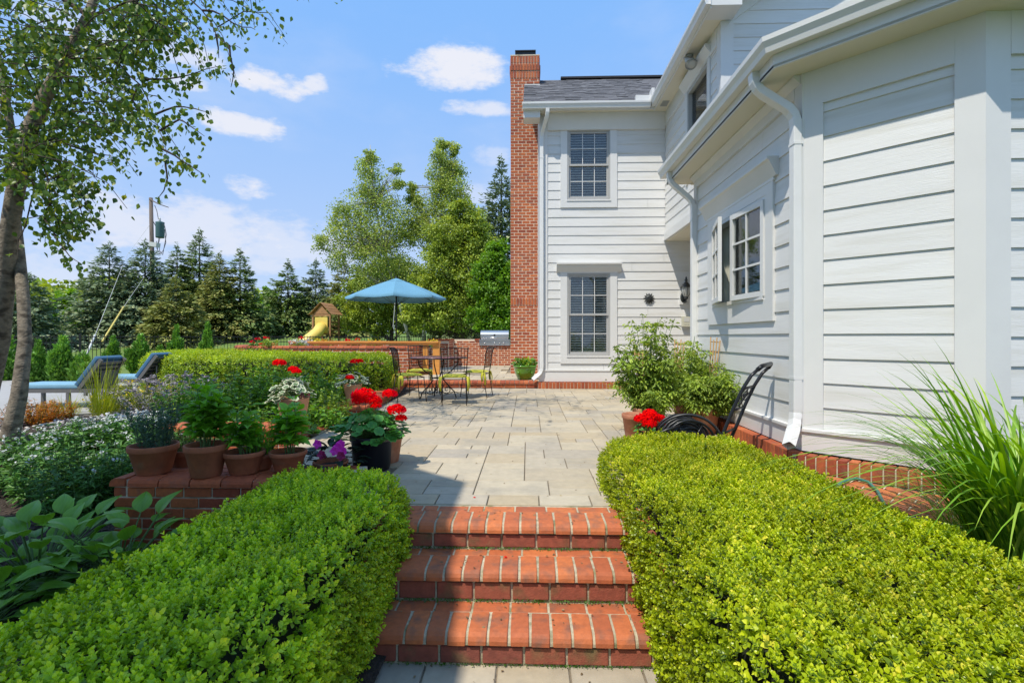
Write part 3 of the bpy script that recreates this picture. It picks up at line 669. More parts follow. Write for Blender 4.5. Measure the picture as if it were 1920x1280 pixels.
# raised curved planter wall
def arc(cx, cy, r, a0, a1, n): return [(cx + r * math.cos(R(a0 + (a1 - a0) * i / n)), cy + r * math.sin(R(a0 + (a1 - a0) * i / n))) for i in range(n + 1)]
w6 = thing('curved_brick_wall', 'raised brick planter wall curving away behind the clipped hedge, red flowers along its top', 'wall', (-4, 12.8, 0))
curve = arc(-6.1, 15.0, 2.35, 185, 270, 9) + [(-5.0, 12.62), (-4.0, 12.55), (-3.05, 12.55)] + arc(-3.05, 12.80, .25, -80, 0, 3) + [(-2.80, 13.6)]
pc = brick_wall(w6, curve, 0.0, 11, thick=.34, cap='bull', capw=.2, seed=8, limit=298, J=.016, mortar='mortar_light'); pc.done()
# second tier ring seen just above the cap
w7 = thing('brick_planter', 'second brick ring above the curved wall, planted with yellow and red flowers', 'planter', (-5, 14, 0))
pc = brick_wall(w7, [(-6.9, 14.4), (-6.3, 14.0), (-5.5, 13.85), (-3.9, 13.8)], .5, 6, thick=.25, cap='bull', capw=.2, seed=9, J=.016, mortar='mortar_light'); pc.done()
# grill wall
w8 = thing('brick_grill_wall', 'brick outdoor kitchen wall stepping down on the right under the steel grill', 'wall', (-1.5, 17.5, 0))
pc = brick_wall(w8, [(-2.55, 16.3), (-2.55, 17.3), (-1.02, 17.3)], TZ, 11, thick=.7, cap='flat', capw=.105, seed=10, limit=150, L_=.212, J=.016, mortar='mortar_light'); pc.done()
pc = brick_wall(w8, [(-1.02, 17.3), (.3, 17.3)], TZ, 8, thick=.7, cap='flat', capw=.105, seed=11, limit=100, J=.016, mortar='mortar_light'); pc.done()
w9 = thing('brick_wall', 'tall brick side wall of the outdoor kitchen left of the grill', 'wall', (-2.2, 15.5, 0), 'low garden walls')
pc = brick_wall(w9, [(-3.3, 16.25), (-2.57, 16.25)], TZ, 9, thick=.3, cap='flat', capw=.105, seed=12, limit=80, J=.016, mortar='mortar_light'); pc.done()

# ================================================================== HOUSE
house = thing('house', 'white clapboard two-storey house with grey shingle roof, tall brick chimney and angled bay', 'house', (3, 8, 0))
ZB = .15; ZS = 3.41; ZU = 6.05
# solid volumes set back behind the boards
def body(name, poly, z0, z1, mat='trim'):
    mb = MB(); mb.prism(poly, z0, z1); return mb.obj(name, MT[mat], house)
body('rear_wing_body', [(.42, 11.40), (8, 11.40), (8, 17.5), (.42, 17.5)], 0, 6.04)
body('upper_storey_body', [(3.17, 8.15), (9, 8.15), (9, 11.40), (3.17, 11.40)], 3.27, 6.04)
body('bay_body', [(2.55, 7.28), (2.55, 4.56), (3.27, 3.84), (9, 3.84), (9, 8.3), (5, 7.28)], 0, 3.44)
body('ground_floor_body', [(4.6, 7.3), (9, 7.3), (9, 11.4), (4.6, 11.4)], 0, 3.3)
def board_mesh(Lb, h):
    key = ('board', round(Lb, 3), round(h, 3))
    if key not in _TC:
        mb = MB(); prof = [(-.0125, 0), (.012, 0), (.012, h), (.001 if h > .12 else -.006, h)]
        mb.prism(prof, 0, Lb, axis='x'); me = mb.mesh('board', MT['white']); bm = bmesh.new(); bm.from_mesh(me); bmesh.ops.recalc_face_normals(bm, faces=bm.faces); bm.to_mesh(me); bm.free(); _TC[key] = me
    return _TC[key]
def wall(name, origin, ang, u1, z0, z1, run, exp=.2085, zoff=0, limit=290, gable=None, openings=()):
    """clapboards over run(z0, z1) -> (u0, u1); openings (ua, ub, za, zb) are left free"""
    M = T(origin) @ RZ(R(ang)); w = MB(); pts = [(0, z0), (u1, z0), (u1, z1), (0, z1)] if not gable else gable
    w.prism(pts, .131, .146, axis='y'); wo_ = w.obj(name, MT['white'], house, M)
    pc = Pieces('board', wo_, limit); z = z0 + zoff
    while z < z1 - .03:
        h = min(exp + .02, z1 - z); (a, b) = run(z, z + exp); hit = [o for o in openings if z + h > o[2] + .001 and z < o[3] - .001]
        cuts = sorted(hit); x = a
        for (ua, ub, za, zb) in cuts:
            if ua - x > .04: pc.add(board_mesh(ua - x, h), M @ T(x, 0, z))
            if za - z > .03: pc.add(board_mesh(ub - ua, za - z), M @ T(ua, 0, z))
            if z + h - zb > .03: pc.add(board_mesh(ub - ua, z + h - zb), M @ T(ua, 0, zb))
            x = ub
        if b - x > 2.2 and random.random() < .45:
            j_ = round(x + (b - x) * random.choice((.3, .45, .62, .75)), 2); pc.add(board_mesh(j_ - x - .004, h), M @ T(x, 0, z)); pc.add(board_mesh(b - j_, h), M @ T(j_, 0, z))
        elif b - x > .04: pc.add(board_mesh(b - x, h), M @ T(x, 0, z))
        z += exp
    pc.done(); return wo_, M
def trimbox(M, u0, u1, z0, z1, d0=-.028, d1=.02, name='trim_board', mat='trim', parent=None):
    mb = MB(); mb.box(u0, u1, d0, d1, z0, z1); return mb.obj(name, MT[mat], parent or house, M)
# window builder (double hung or casement) in wall-local frame
def win_dh(parent, M, u0, u1, z0, z1, label, tilt=38):
    """double-hung sash window with 3x2 panes each and blinds"""
    win = put('window', None, parent, M @ T(u0, 0, z0)); win['label'] = label
    W_, H_ = u1 - u0, z1 - z0; b = MB()
    b.box(0, .035, -.02, .10, 0, H_); b.box(W_ - .035, W_, -.02, .10, 0, H_); b.box(.035, W_ - .035, -.02, .10, H_ - .04, H_); b.box(.035, W_ - .035, -.03, .10, 0, .045)
    b.obj('window_frame', MT['sashgrey'], win, M @ T(u0, 0, z0))
    mid = H_ * .5
    for (a, c, d) in ((mid - .02, H_ - .04, .012), (.045, mid + .02, .040)):
        s = MB(); t = .042; x0, x1 = .035, W_ - .035
        s.box(x0, x0 + t, d - .012, d + .012, a, c); s.box(x1 - t, x1, d - .012, d + .012, a, c); s.box(x0 + t, x1 - t, d - .012, d + .012, a, a + t); s.box(x0 + t, x1 - t, d - .012, d + .012, c - t, c)
        s.obj('sash', MT['sashgrey'], win, M @ T(u0, 0, z0))
        s = MB(); ix0, ix1, iz0, iz1 = x0 + t, x1 - t, a + t, c - t
        for k in (1, 2): xx = ix0 + (ix1 - ix0) * k / 3; s.box(xx - .007, xx + .007, d - .006, d + .008, iz0, iz1)
        zz = (iz0 + iz1) / 2; s.box(ix0, ix1, d - .0055, d + .0075, zz - .007, zz + .007); s.obj('glazing_bar', MT['trim'], win, M @ T(u0, 0, z0))
        for k in range(3):
            for q in range(2):
                g = MB(); xa = ix0 + (ix1 - ix0) * k / 3; xb = ix0 + (ix1 - ix0) * (k + 1) / 3; za = iz0 + (iz1 - iz0) * q / 2; zb = iz0 + (iz1 - iz0) * (q + 1) / 2
                g.box(xa + .004, xb - .004, d + .0095, d + .0125, za + .004, zb - .004); g.obj('pane', MT['glass'], win, M @ T(u0, 0, z0))
    bl = MB(); n = int(H_ / .058)
    for k in range(n):
        zz = .06 + k * (H_ - .1) / n; bl.box(.045, W_ - .045, -.024, .024, -.0014, .0014, T(0, .073, zz) @ RX(R(tilt)))
    bl.obj('blind', MT['blind'], win, M @ T(u0, 0, z0))
    d = MB(); d.box(.01, W_ - .01, .118, .128, .01, H_ - .01); d.obj('dim_interior', MT['darkroom'], win, M @ T(u0, 0, z0))
    return win
# --- rear wing wall (faces the camera)
LW = (.865, 1.812); LWZ = (.72, 2.54); UWZ = (4.16, 5.71)
ox = .26
wr, MR = wall('rear_wing_wall', (ox, 11.25, 0), 0, 4.3, ZB + .23, ZU - .06, lambda a, b: (.17, 4.3), exp=.2, openings=[(LW[0] - ox - .01, LW[1] - ox + .01, LWZ[0], LWZ[1]), (LW[0] - ox - .01, LW[1] - ox + .01, UWZ[0], UWZ[1])])
trimbox(MR, -.0, .17, ZB + .235, ZU - .15, name='corner_board')
mb = MB(); mb.box(0, .028, -.026, 6.2, ZB, ZU - .1); mb.obj('side_wall', MT['white'], house, MR @ T(-.002, 0, 0))
trimbox(MR, -.015, 4.3, ZB, ZB + .235, -.036, .02, 'skirt_board'); trimbox(MR, -.02, 4.3, ZB + .235, ZB + .262, -.052, .02, 'water_table')
trimbox(MR, 0, 2.75, ZU - .36, ZU, -.032, .02, 'frieze_board')
mb = MB()
mb.prism([(-.03, ZU - .36), (.0, ZU - .36), (.0, ZU), (-.11, ZU), (-.11, ZU - .03)], .17, 2.74, axis='x'); mb.obj('crown_moulding', MT['trim'], house, MR @ T(0, -.033, 0))
def win_trim(M, a, b, z0, z1, crown, bot=.14, side=.15, header=.0, crh=.2):
    t = MB(); t.box(a - side, a, -.03, .02, z0 - .003, z1 + .002); t.box(b, b + side, -.03, .02, z0 - .003, z1 + .002); t.box(a - side, b + side, -.031, .02, z0 - bot, z0 - .003); t.box(a - .01, b + .01, -.045, .03, z0 - .03, z0 + .0)
    if not crown: t.box(a - side, b + side, -.031, .02, z1 + .002, z1 + .13)
    t.obj('window_trim', MT['trim'], house, M)
    if crown:
        c = MB(); w0, w1 = a - side - .015, b + side + .015; c.box(w0, w1, -.034, .02, z1 + .002, z1 + crh * .62)
        # flaring cornice
        y = z1 + crh * .62
        prof = [(-.034, y - crh * .5), (.0, y - crh * .5), (0, y + .09), (-.15, y + .09), (-.15, y + .065), (-.12, y + .05), (-.10, y + .0)]
        c.prism(prof, w0 - .07, w1 + .07, axis='x'); c.obj('window_header', MT['trim'], house, M)
a, b = LW[0] - ox, LW[1] - ox
win_trim(MR, a, b, LWZ[0], LWZ[1], True, bot=.17); win_trim(MR, a, b, UWZ[0], UWZ[1], False, bot=.17)
win_dh(wr, MR, a, b, LWZ[0], LWZ[1], 'lower window with half-open blinds'); win_dh(wr, MR, a, b, UWZ[0], UWZ[1], 'upper window with closed blinds reflecting the sky')
# --- upper storey side wall
wu, MU = wall('upper_side_wall', (3.02, 11.25, 0), -90, 3.25, 3.42, ZU - .02, lambda a, b: (.02, 3.12), openings=[(11.25 - 9.64, 11.25 - 8.57, 4.2, 5.73)])
trimbox(MU, 3.12, 3.28, 3.26, ZU - .02, name='corner_board'); trimbox(MU, 0, 3.28, 3.25, 3.42, -.036, .1, 'skirt_board'); trimbox(MU, 0, 3.12, ZU - .30, ZU, -.033, .02, 'frieze_board')
mb = MB(); mb.prism([(3.05, 8.0), (9, 8.0), (9, 11.3), (3.05, 11.3)], 3.24, 3.268); mb.obj('overhang_soffit', MT['soffit'], house)
w0, w1 = 11.25 - 9.64, 11.25 - 8.57
win = put('window', None, wu, MU @ T(w0, 0, 4.2)); win['label'] = 'dark upstairs window on the side wall'
fr = MB(); H_ = 1.53; fr.box(0, .05, -.02, .1, 0, H_); fr.box(w1 - w0 - .05, w1 - w0, -.02, .1, 0, H_); fr.box(.05, w1 - w0 - .05, -.02, .1, H_ - .05, H_); fr.box(.05, w1 - w0 - .05, -.02, .1, 0, .06); fr.box(.05, w1 - w0 - .05, .0, .04, H_ * .5 - .03, H_ * .5 + .03); fr.obj('window_frame', MT['sashgrey'], win, MU @ T(w0, 0, 4.2))
g = MB(); g.box(.05, w1 - w0 - .05, .05, .055, .06, H_ - .05); g.obj('pane', MT['glass'], win, MU @ T(w0, 0, 4.2)); g = MB(); g.box(.02, w1 - w0 - .02, .115, .125, .02, H_ - .02); g.obj('dim_interior', MT['darkroom'], win, MU @ T(w0, 0, 4.2))
t = MB(); t.box(w0 - .12, w0, -.03, .02, 4.0, 5.74); t.box(w1, w1 + .12, -.03, .02, 4.0, 5.74); t.box(w0 - .12, w1 + .12, -.031, .02, 5.74, 5.86); t.prism([(-.031, 5.78), (0, 5.78), (0, 5.93), (-.13, 5.93), (-.13, 5.90)], w0 - .18, w1 + .18, axis='x'); t.obj('window_header', MT['trim'], house, MU)
# --- gable wall (faces the camera, above the bay roof)
SL = .72
def z_g(z0, z1): return (max(.17, (z1 + .02 - ZU - .115) / SL), 4.4)
wg, MG = wall('gable_wall', (3.02, 8.0, 0), 0, 4.4, 3.5, 8.3, z_g, gable=[(0, 3.4), (4.4, 3.4), (4.4, 8.6), (3.6, 8.6), (0, ZU)])
trimbox(MG, -.028, .17, 3.4, ZU + .02, name='corner_board')
mb = MB(); mb.prism([(0, ZU - .12), (4.3, ZU - .12 + 4.3 * SL), (4.3, ZU + .12 + 4.3 * SL), (0, ZU + .12)], -.034, .0, axis='y'); mb.obj('rake_frieze', MT['trim'], house, MG)
# rake soffit + roof of the main block
mb = MB(); mb.prism([(-.33, ZU + .10 - .33 * 0), (.1, ZU + .12), (4.4, ZU + .12 + 4.3 * SL), (4.4, ZU + .32 + 4.3 * SL), (-.33, ZU + .22)], -.42, .02, axis='y'); mb.obj('rake_board', MT['trim'], house, MG)
mb = MB(); mb.box(-.36, .14, -.42, -.06, ZU - .015, ZU + .17); mb.obj('eave_return', MT['trim'], house, MG)
mb = MB(); V = [(2.66, 7.55, ZU + .20), (2.66, 14.4, ZU + .20), (7.1, 14.4, ZU + .20 + 4.44 * SL), (7.1, 7.55, ZU + .20 + 4.44 * SL)]
mb.add(V + [(x, y, z - .05) for x, y, z in V], [(0, 1, 2, 3), (7, 6, 5, 4), (0, 4, 5, 1), (1, 5, 6, 2), (2, 6, 7, 3), (3, 7, 4, 0)]); mb.obj('main_roof', MT['shingle'], house)
# soffit and fascia of the main eave (along the upper side wall)
mb = MB(); mb.box(2.722, 3.06, 7.62, 11.27, ZU - .012, ZU + .012); mb.obj('soffit', MT['soffit'], house)
mb = MB(); mb.box(2.70, 2.725, 7.6, 11.0, ZU - .045, ZU + .15); mb.obj('fascia', MT['trim'], house)
def gutter(path, z, name='gutter', side=1, w=.115, h=.125):
    """K-style gutter swept along a path; outward is to the right of travel"""
    prof = [(0, 0), (-.075, 0), (-.088, .045), (-.112, .085), (-.116, h), (-.108, h), (-.102, .09), (-.078, .05), (-.068, .008), (-.006, .008), (-.006, h), (0, h)]
    mb = MB(); pts = [Vector((p[0], p[1], 0)) for p in path]; n = len(prof); V = []
    for i, p in enumerate(pts):
        t0 = (pts[i] - pts[i - 1]).normalized() if i else None; t1 = (pts[i + 1] - pts[i]).normalized() if i < len(pts) - 1 else None
        t = ((t0 or t1) + (t1 or t0)).normalized(); nr = Vector((t.y, -t.x, 0)); ta = t1 or t0; kf = 1.0 / nr.dot(Vector((ta.y, -ta.x, 0)))
        for (o_, zz) in prof: q = p + nr * (-o_) * kf; V.append((q.x, q.y, z + zz))
    Fs = [tuple(range(n)), tuple(range(len(pts) * n - 1, (len(pts) - 1) * n - 1, -1))]
    for r in range(len(pts) - 1):
        for i in range(n): Fs.append((r * n + i, (r + 1) * n + i, (r + 1) * n + (i + 1) % n, r * n + (i + 1) % n))
    mb.add(V, Fs); return mb.obj(name, MT['gutter'], house)
gutter([(2.70, 10.98), (2.70, 7.56)], ZU - .01)
# --- rear wing eave
mb = MB(); mb.box(-.10, 2.72, 10.93, 11.27, ZU - .012, ZU + .012); mb.obj('soffit', MT['soffit'], house)
mb = MB(); mb.box(-.10, 2.70, 10.905, 10.93, ZU - .05, ZU + .12); mb.obj('fascia', MT['trim'], house)
gutter([(-.12, 10.905), (2.60, 10.905)], ZU - .035)
mb = MB(); mb.box(-.10, .26, 10.93, 11.27, ZU - .19, ZU - .012); mb.obj('eave_return', MT['trim'], house)
mb = MB(); mb.box(2.28, 2.66, 10.80, 10.90, ZU + .09, ZU + .20); mb.box(2.60, 2.66, 10.74, 10.96, ZU + .09, ZU + .32); mb.obj('gutter_splash_guard', MT['gutter'], house)
# rear wing roof with shingle tabs
RS = .64; ye, yr = 10.84, 14.35
ze = ZU + .09
roofM = T(-.08, ye, ze) @ RX(math.atan(RS)); Lr = (yr - ye) / math.cos(math.atan(RS))
mb = MB(); mb.box(0, 6, 0, Lr, -.06, 0); mb.box(0, 6, 0, Lr, -.06, 0, T(0, 2 * (yr - ye), 0)) if False else None
rf = mb.obj('rear_roof', MT['shingle'], house, roofM)
mb = MB(); mb.box(-.085, 6, yr, yr + 3.6, 0, .01); V = [(-.08, yr, ze + RS * (yr - ye)), (6, yr, ze + RS * (yr - ye)), (6, 17.9, ze), (-.08, 17.9, ze)]
mb = MB(); mb.add(V, [(0, 1, 2, 3)]); mb.obj('rear_roof_back', MT['shingle'], house)
mb = MB(); mb.prism([(ye + .4, ze - .05), (yr, ze + RS * (yr - ye) - .09), (17.6, ze - .05)], 0, .05, axis='x', M=T(.26, 0, 0)); mb.obj('gable_end', MT['white'], house)
pc = Pieces('shingle', rf, 290); rows = int(Lr / .145); me_ = []
for j in range(rows):
    x = -.02 - (.15 if j % 2 else 0); k = 0
    while x < 2.95:
        w = random.choice((.28, .32, .36, .24)); th = random.choice((.004, .009, .012))
        a = max(x, -.02)
        if x + w - a > .05: pc.add(boxmesh(round(x + w - a - .004, 2), .15, th, 'shingle', 0), roofM @ T((a + x + w) / 2, j * .145 + .075, .001) @ RX(-.03))
        x += w
pc.done()
mb = MB(); mb.box(1.0, 6, -.12, .0, 0, .05); mb.obj('ridge_cap', MT['ridge'], house, T(-.08, yr + .02, ze + RS * (yr - ye) - .0))
mb = MB(); mb.prism([(0, .0), (Lr * 1, 0), (Lr, -.16), (0, -.16)], 0, .02, axis='x'); mb.obj('rake_board', MT['trim'], house, roofM @ T(-.022, 0, -.0))
# --- bay side wall
BX, BY0, BY1 = 2.40, 7.33, 4.49
u_of = lambda y: BY0 - y
wo0, wo1 = u_of(6.62), u_of(5.14); WZ = (1.51, 2.55)
wb, MBS = wall('bay_side_wall', (BX, BY0, 0), -90, 2.84, ZB + .18, ZS - .17, lambda a, b: (.10, 2.74), openings=[(wo0, wo1, WZ[0], WZ[1])])
trimbox(MBS, 0, .10, ZB + .18, ZS - .0, name='corner_board'); trimbox(MBS, 2.74, 2.868, ZB + .18, ZS, name='corner_board')
trimbox(MBS, .10, 2.74, ZS - .17, ZS, -.034, .02, 'frieze_board')
mb = MB(); mb.prism([(-.034, ZS - .075), (0, ZS - .075), (0, ZS - .002), (-.085, ZS - .002), (-.085, ZS - .02)], 0, 2.84, axis='x'); mb.obj('crown_moulding', MT['trim'], house, MBS)
# --- 45 degree wall
LD = .814 * math.sqrt(2)
wd, MD = wall('bay_angled_wall', (BX, BY1, 0), -45, LD, ZB + .18, ZS - .30, lambda a, b: (.155, LD - .155), zoff=-.12 + .115)
trimbox(MD, -.0, .155, ZB + .18, ZS - .0, -.027, name='corner_board'); trimbox(MD, LD - .155, LD + .012, ZB + .18, ZS, -.027, name='corner_board'); trimbox(MD, .155, LD - .155, ZS - .30, ZS, -.030, .02, 'frieze_board')
# --- front wall
wf, MF = wall('bay_front_wall', (BX + .814, BY1 - .814, 0), 0, 3.6, ZB + .18, ZS - .30, lambda a, b: (.16, 3.6), zoff=-.03)
trimbox(MF, -.012, .16, ZB + .18, ZS, -.027, name='corner_board'); trimbox(MF, .16, 3.6, ZS - .30, ZS, -.030, .02, 'frieze_board')
def offset_path(d):
    k = d * math.tan(R(22.5))
    return [(BX - d, BY0 + d), (BX - d, BY1 - k), (BX + .814 - k, BY1 - .814 - d), (7, BY1 - .814 - d)]
def sweep_ring(d0, d1, z0, z1, name, mat, far=True):
    a = offset_path(d0); b = offset_path(d1); a[0] = (a[0][0], BY0 + (d1 if far else 0)); b[0] = (b[0][0], BY0 + (d1 if far else 0)); mb = MB(); V = []
    for p, q in zip(a, b): V += [(p[0], p[1], z0), (q[0], q[1], z0), (q[0], q[1], z1), (p[0], p[1], z1)]
    Fs = [(0, 1, 2, 3), (15, 14, 13, 12)]
    for i in range(3):
        for j in range(4): Fs.append((i * 4 + j, i * 4 + (j + 1) % 4, (i + 1) * 4 + (j + 1) % 4, (i + 1) * 4 + j))
    mb.add(V, Fs); return mb.obj(name, MT[mat], house)
sweep_ring(-.02, .034, ZB, ZB + .168, 'skirt_board', 'trim', False); sweep_ring(-.02, .052, ZB + .168, ZB + .192, 'water_table', 'trim', False)
sweep_ring(-.02, .325, ZS, ZS + .02, 'bay_soffit', 'soffit'); sweep_ring(.300, .325, ZS - .006, ZS + .22, 'bay_fascia', 'trim')
mb = MB(); mb.box(2.43, 4.2, 7.33, 7.655, ZS, ZS + .02); mb.box(2.43, 4.2, 7.63, 7.657, ZS - .006, ZS + .22); mb.obj('bay_soffit_end', MT['soffit'], house)
p = offset_path(.327); p[0] = (p[0][0], 7.72); gutter(p, ZS + .105)
mb = MB(); q = offset_path(.33); q[0] = (q[0][0], 7.7); zr = ZS + .22
V = [(q[0][0], q[0][1], zr), (q[1][0], q[1][1], zr), (q[2][0], q[2][1], zr), (q[3][0], q[3][1], zr), (7, 7.98, zr + 1.35), (3.6, 7.98, zr + .5), (3.02, 7.98, zr + .32)]
mb.add(V, [(0, 1, 5, 6), (1, 2, 4, 5), (2, 3, 4)]); mb.obj('bay_roof', MT['shingle'], house)
# bay window: a pair of outward casements, both ajar
win = put('window', None, wb, MBS @ T(wo0, 0, WZ[0])); win['label'] = 'pair of casements standing slightly ajar'
Wd, Hd = wo1 - wo0, WZ[1] - WZ[0]; MW = MBS @ T(wo0, 0, WZ[0])
fr = MB(); fr.box(0, .04, -.025, .12, 0, Hd); fr.box(Wd - .04, Wd, -.025, .12, 0, Hd); fr.box(.04, Wd - .04, -.025, .12, Hd - .04, Hd); fr.box(.04, Wd - .04, -.045, .12, 0, .04); fr.box(Wd / 2 - .02, Wd / 2 + .02, .01, .1, .04, Hd - .04)
fr.obj('window_frame', MT['trim'], win, MW)
def casement(hx, sgn, ang):
    ws = Wd / 2 - .03; Ms = MW @ T(hx, -.02, .035) @ RZ(R(ang)); h = Hd - .07; t = .055
    s = MB(); X0, X1 = (0, ws) if sgn > 0 else (-ws, 0)
    s.box(X0, X0 + t, -.022, .018, 0, h); s.box(X1 - t, X1, -.022, .018, 0, h); s.box(X0 + t, X1 - t, -.022, .018, 0, t); s.box(X0 + t, X1 - t, -.022, .018, h - t, h)
    s.obj('casement_sash', MT['trim'], win, Ms)
    s = MB(); a0, a1 = X0 + t, X1 - t; xm = (a0 + a1) / 2; s.box(xm - .011, xm + .011, -.016, .012, t, h - t)
    for k in (1, 2): zz = t + (h - 2 * t) * k / 3; s.box(a0, a1, -.0155, .0115, zz - .011, zz + .011)
    s.obj('glazing_bar', MT['trim'], win, Ms)
    for k in range(3):
        for (p0, p1) in ((a0, xm), (xm, a1)):
            g = MB(); g.box(p0 + .012, p1 - .012, -.004, .0, t + (h - 2 * t) * k / 3 + .012, t + (h - 2 * t) * (k + 1) / 3 - .012); g.obj('pane', MT['glass'], win, Ms)
casement(.03, 1, -14); casement(Wd - .03, -1, 4)
g = MB(); g.box(.02, Wd - .02, .118, .128, .02, Hd - .02); g.obj('dim_interior', MT['darkroom'], win, MW)
cu = MB()
V = []; n = 40
for (c0, c1) in ((.05, .32), (Wd / 2 + .03, Wd / 2 + .30)):
    V = [(c0 + (c1 - c0) * i / n, .095 + .012 * math.sin(i * .9), z) for z in (.05, Hd - .05) for i in range(n + 1)]
    cu.add(V, [(i, i + 1, n + 2 + i, n + 1 + i) for i in range(n)])
cu.obj('curtain', MT['curtain'], win, MW, fix=False)
t = MB(); a, b = wo0, wo1; t.box(a - .15, a, -.03, .02, WZ[0] - .22, WZ[1] + .1); t.box(b, b + .15, -.03, .02, WZ[0] - .22, WZ[1] + .1); t.box(a, b, -.030, .02, WZ[0] - .22, WZ[0] - .0); t.box(a, b, -.0295, .02, WZ[1], WZ[1] + .1); t.obj('window_trim', MT['trim'], house, MBS)
t = MB(); t.box(a - .17, b + .17, -.034, .02, WZ[1] + .10, WZ[1] + .17); t.prism([(-.034, WZ[1] + .13), (0, WZ[1] + .13), (0, WZ[1] + .31), (-.12, WZ[1] + .31), (-.12, WZ[1] + .285), (-.10, WZ[1] + .27), (-.06, WZ[1] + .19)], a - .23, b + .23, axis='x'); t.obj('window_header', MT['trim'], house, MBS)
# --- downspouts: rectangular pipe along a path, crimped elbows
def spout(pts, label, w=.085, d=.062, turn=None):
    ds = put('downspout', None, house, T(pts[0])); ds['label'] = label
    mb = MB(); P = [Vector(p) for p in pts]; 
    # round the corners
    Q = [P[0]]
    for i in range(1, len(P) - 1):
        a = (P[i - 1] - P[i]).normalized(); b = (P[i + 1] - P[i]).normalized(); r = .11
        for k in range(7): s = k / 6; Q.append(P[i] + a * r * (1 - s) ** 2 + b * r * s ** 2)
    Q.append(P[-1]); n = 4; V = []; Fs = []; side = turn if turn is not None else Vector((0, 1, 0))
    for i, p in enumerate(Q):
        t = (Q[min(i + 1, len(Q) - 1)] - Q[max(i - 1, 0)]).normalized(); b = t.cross(side).normalized(); a = b.cross(t).normalized()
        k = 1.0 + (.06 if i % 2 else 0) if 0 < i < len(Q) - 1 else 1
        for (x, y) in ((-.5, -.42), (-.42, -.5), (.42, -.5), (.5, -.42), (.5, .42), (.42, .5), (-.42, .5), (-.5, .42)): V.append(p + a * x * w * k + b * y * d * k)
    for i in range(len(Q) - 1):
        for j in range(8): Fs.append((i * 8 + j, i * 8 + (j + 1) % 8, (i + 1) * 8 + (j + 1) % 8, (i + 1) * 8 + j))
    Fs.append(tuple(range(8))); mb.add(V, Fs); mb.obj('pipe', MT['gutter'], ds)
    for q in (P[2].lerp(P[3], .10), P[2].lerp(P[3], .86)):
        s = MB(); s.box(-w * .54, w * .54, -d * .56, d * .56, -.012, .012, T(q) @ (RZ(PI / 2) if turn is None else RZ(math.atan2(turn.y, turn.x))))
        s.obj('pipe_strap', MT['gutter'], ds)
dn = Vector((1, 1, 0)).normalized()
spout([(2.045, 4.66, ZS + .11), (2.045, 4.66, ZS - .02), (2.335, 4.50, ZS - .33), (2.335, 4.50, .40), (2.19, 4.33, .22)], 'near downspout at the corner of the bay', w=.088, d=.07)
spout([(2.045, 7.42, ZS + .11), (2.045, 7.42, ZS - .02), (2.345, 7.27, ZS - .36), (2.345, 7.27, .40), (2.2, 7.2, .2)], 'far downspout at the back corner of the bay')
spout([(.42, 10.86, ZU - .04), (.42, 10.86, ZU - .14), (.30, 11.18, ZU - .45), (.30, 11.18, .36), (.10, 11.10, .20)], 'downspout at the left corner of the rear wing', w=.08, turn=Vector((1, 0, 0)))
# soffit vent
mb = MB(); mb.box(2.80, 2.94, 10.62, 10.86, ZU - .022, ZU - .013)
for k in range(5): mb.box(2.81, 2.93, 10.64 + k * .045, 10.66 + k * .045, ZU - .03, ZU - .022)
mb.obj('soffit_vent', MT['sashgrey'], house)
# chimney
chim = put('chimney', None, house, T(-.08, 14.3, 0)); JJ = .017; CX0, CX1, CY = -.47, .31, 13.5
mb = MB(); mb.box(CX0 + .006, CX1 - .006, CY + .006, CY + 1.5, 0, 8.2); mb.obj('mortar_core', MT['mortar_light'], chim)
pc = Pieces('brick', chim, 290); cc = .079; zs = TZ
k = 0; z = TZ
while z < 8.02:
    if abs(z - 2.02) < cc * .6: # soldier band
        for i in range(10): pc.add(boxmesh(.062, .09, .185, 'brick', .003), T(CX0 + .039 + .078 * i, CY + .043 - .012, z + .004))
        z += .198; k += 1; continue
    x = CX0 - (.104 if k % 2 else 0); 
    while x < CX1 - .01:
        a = max(x, CX0); b = min(x + .208, CX1)
        if b - a > .03: pc.add(boxmesh(round(b - a - JJ, 3), .09, cc - JJ, 'brick', .003), T((a + b) / 2, CY + .045 + random.uniform(-.001, .001), z + .004))
        x += .208
    if z > 6.3:      # left side face above the neighbour roof
        for i in range(6): pc.add(boxmesh(.208 - JJ, .09, cc - JJ, 'brick', .003), T(CX0 + .045, CY + .2 + .208 * i, z + .004) @ RZ(PI / 2))
    z += cc; k += 1
for (zz, off, hh) in ((8.02, -.010, .19), (8.22, -.022, .20), (8.43, -.006, .19)):
    for i in range(10): pc.add(boxmesh(.063, .09, hh - .014, 'brick', .003), T(CX0 + .039 + .078 * i, CY + .045 + off, zz + .004))
    for s in (CX0, CX1):
        for i in range(9): pc.add(boxmesh(.09, .145, hh - .012, 'brick', .003), T(s + (.045 + off) * (1 if s == CX0 else -1), CY + .17 + .155 * i, zz + .004))
pc.done()
mb = MB(); mb.box(CX0 + .004, CX1 - .004, CY + .004, CY + 1.49, 8.2, 8.60); mb.prism([(CX0 + .0, CY + .0), (CX1, CY), (CX1, CY + 1.5), (CX0, CY + 1.5)], 8.62, 8.65); mb.obj('crown_wash', MT['mortar'], chim)
mb = MB(); mb.box(CX0 + .14, CX1 - .12, CY + .2, CY + 1.2, 8.66, 8.85); mb.box(CX0 + .12, CX1 - .10, CY + .17, CY + 1.23, 8.84, 8.87); mb.obj('chimney_cap', MT['blackmetal'], chim)
mb = MB(); mb.box(-.09, .32, 13.38, 13.5, 7.72, 7.80); mb.obj('flashing', MT['lightgray'], chim)
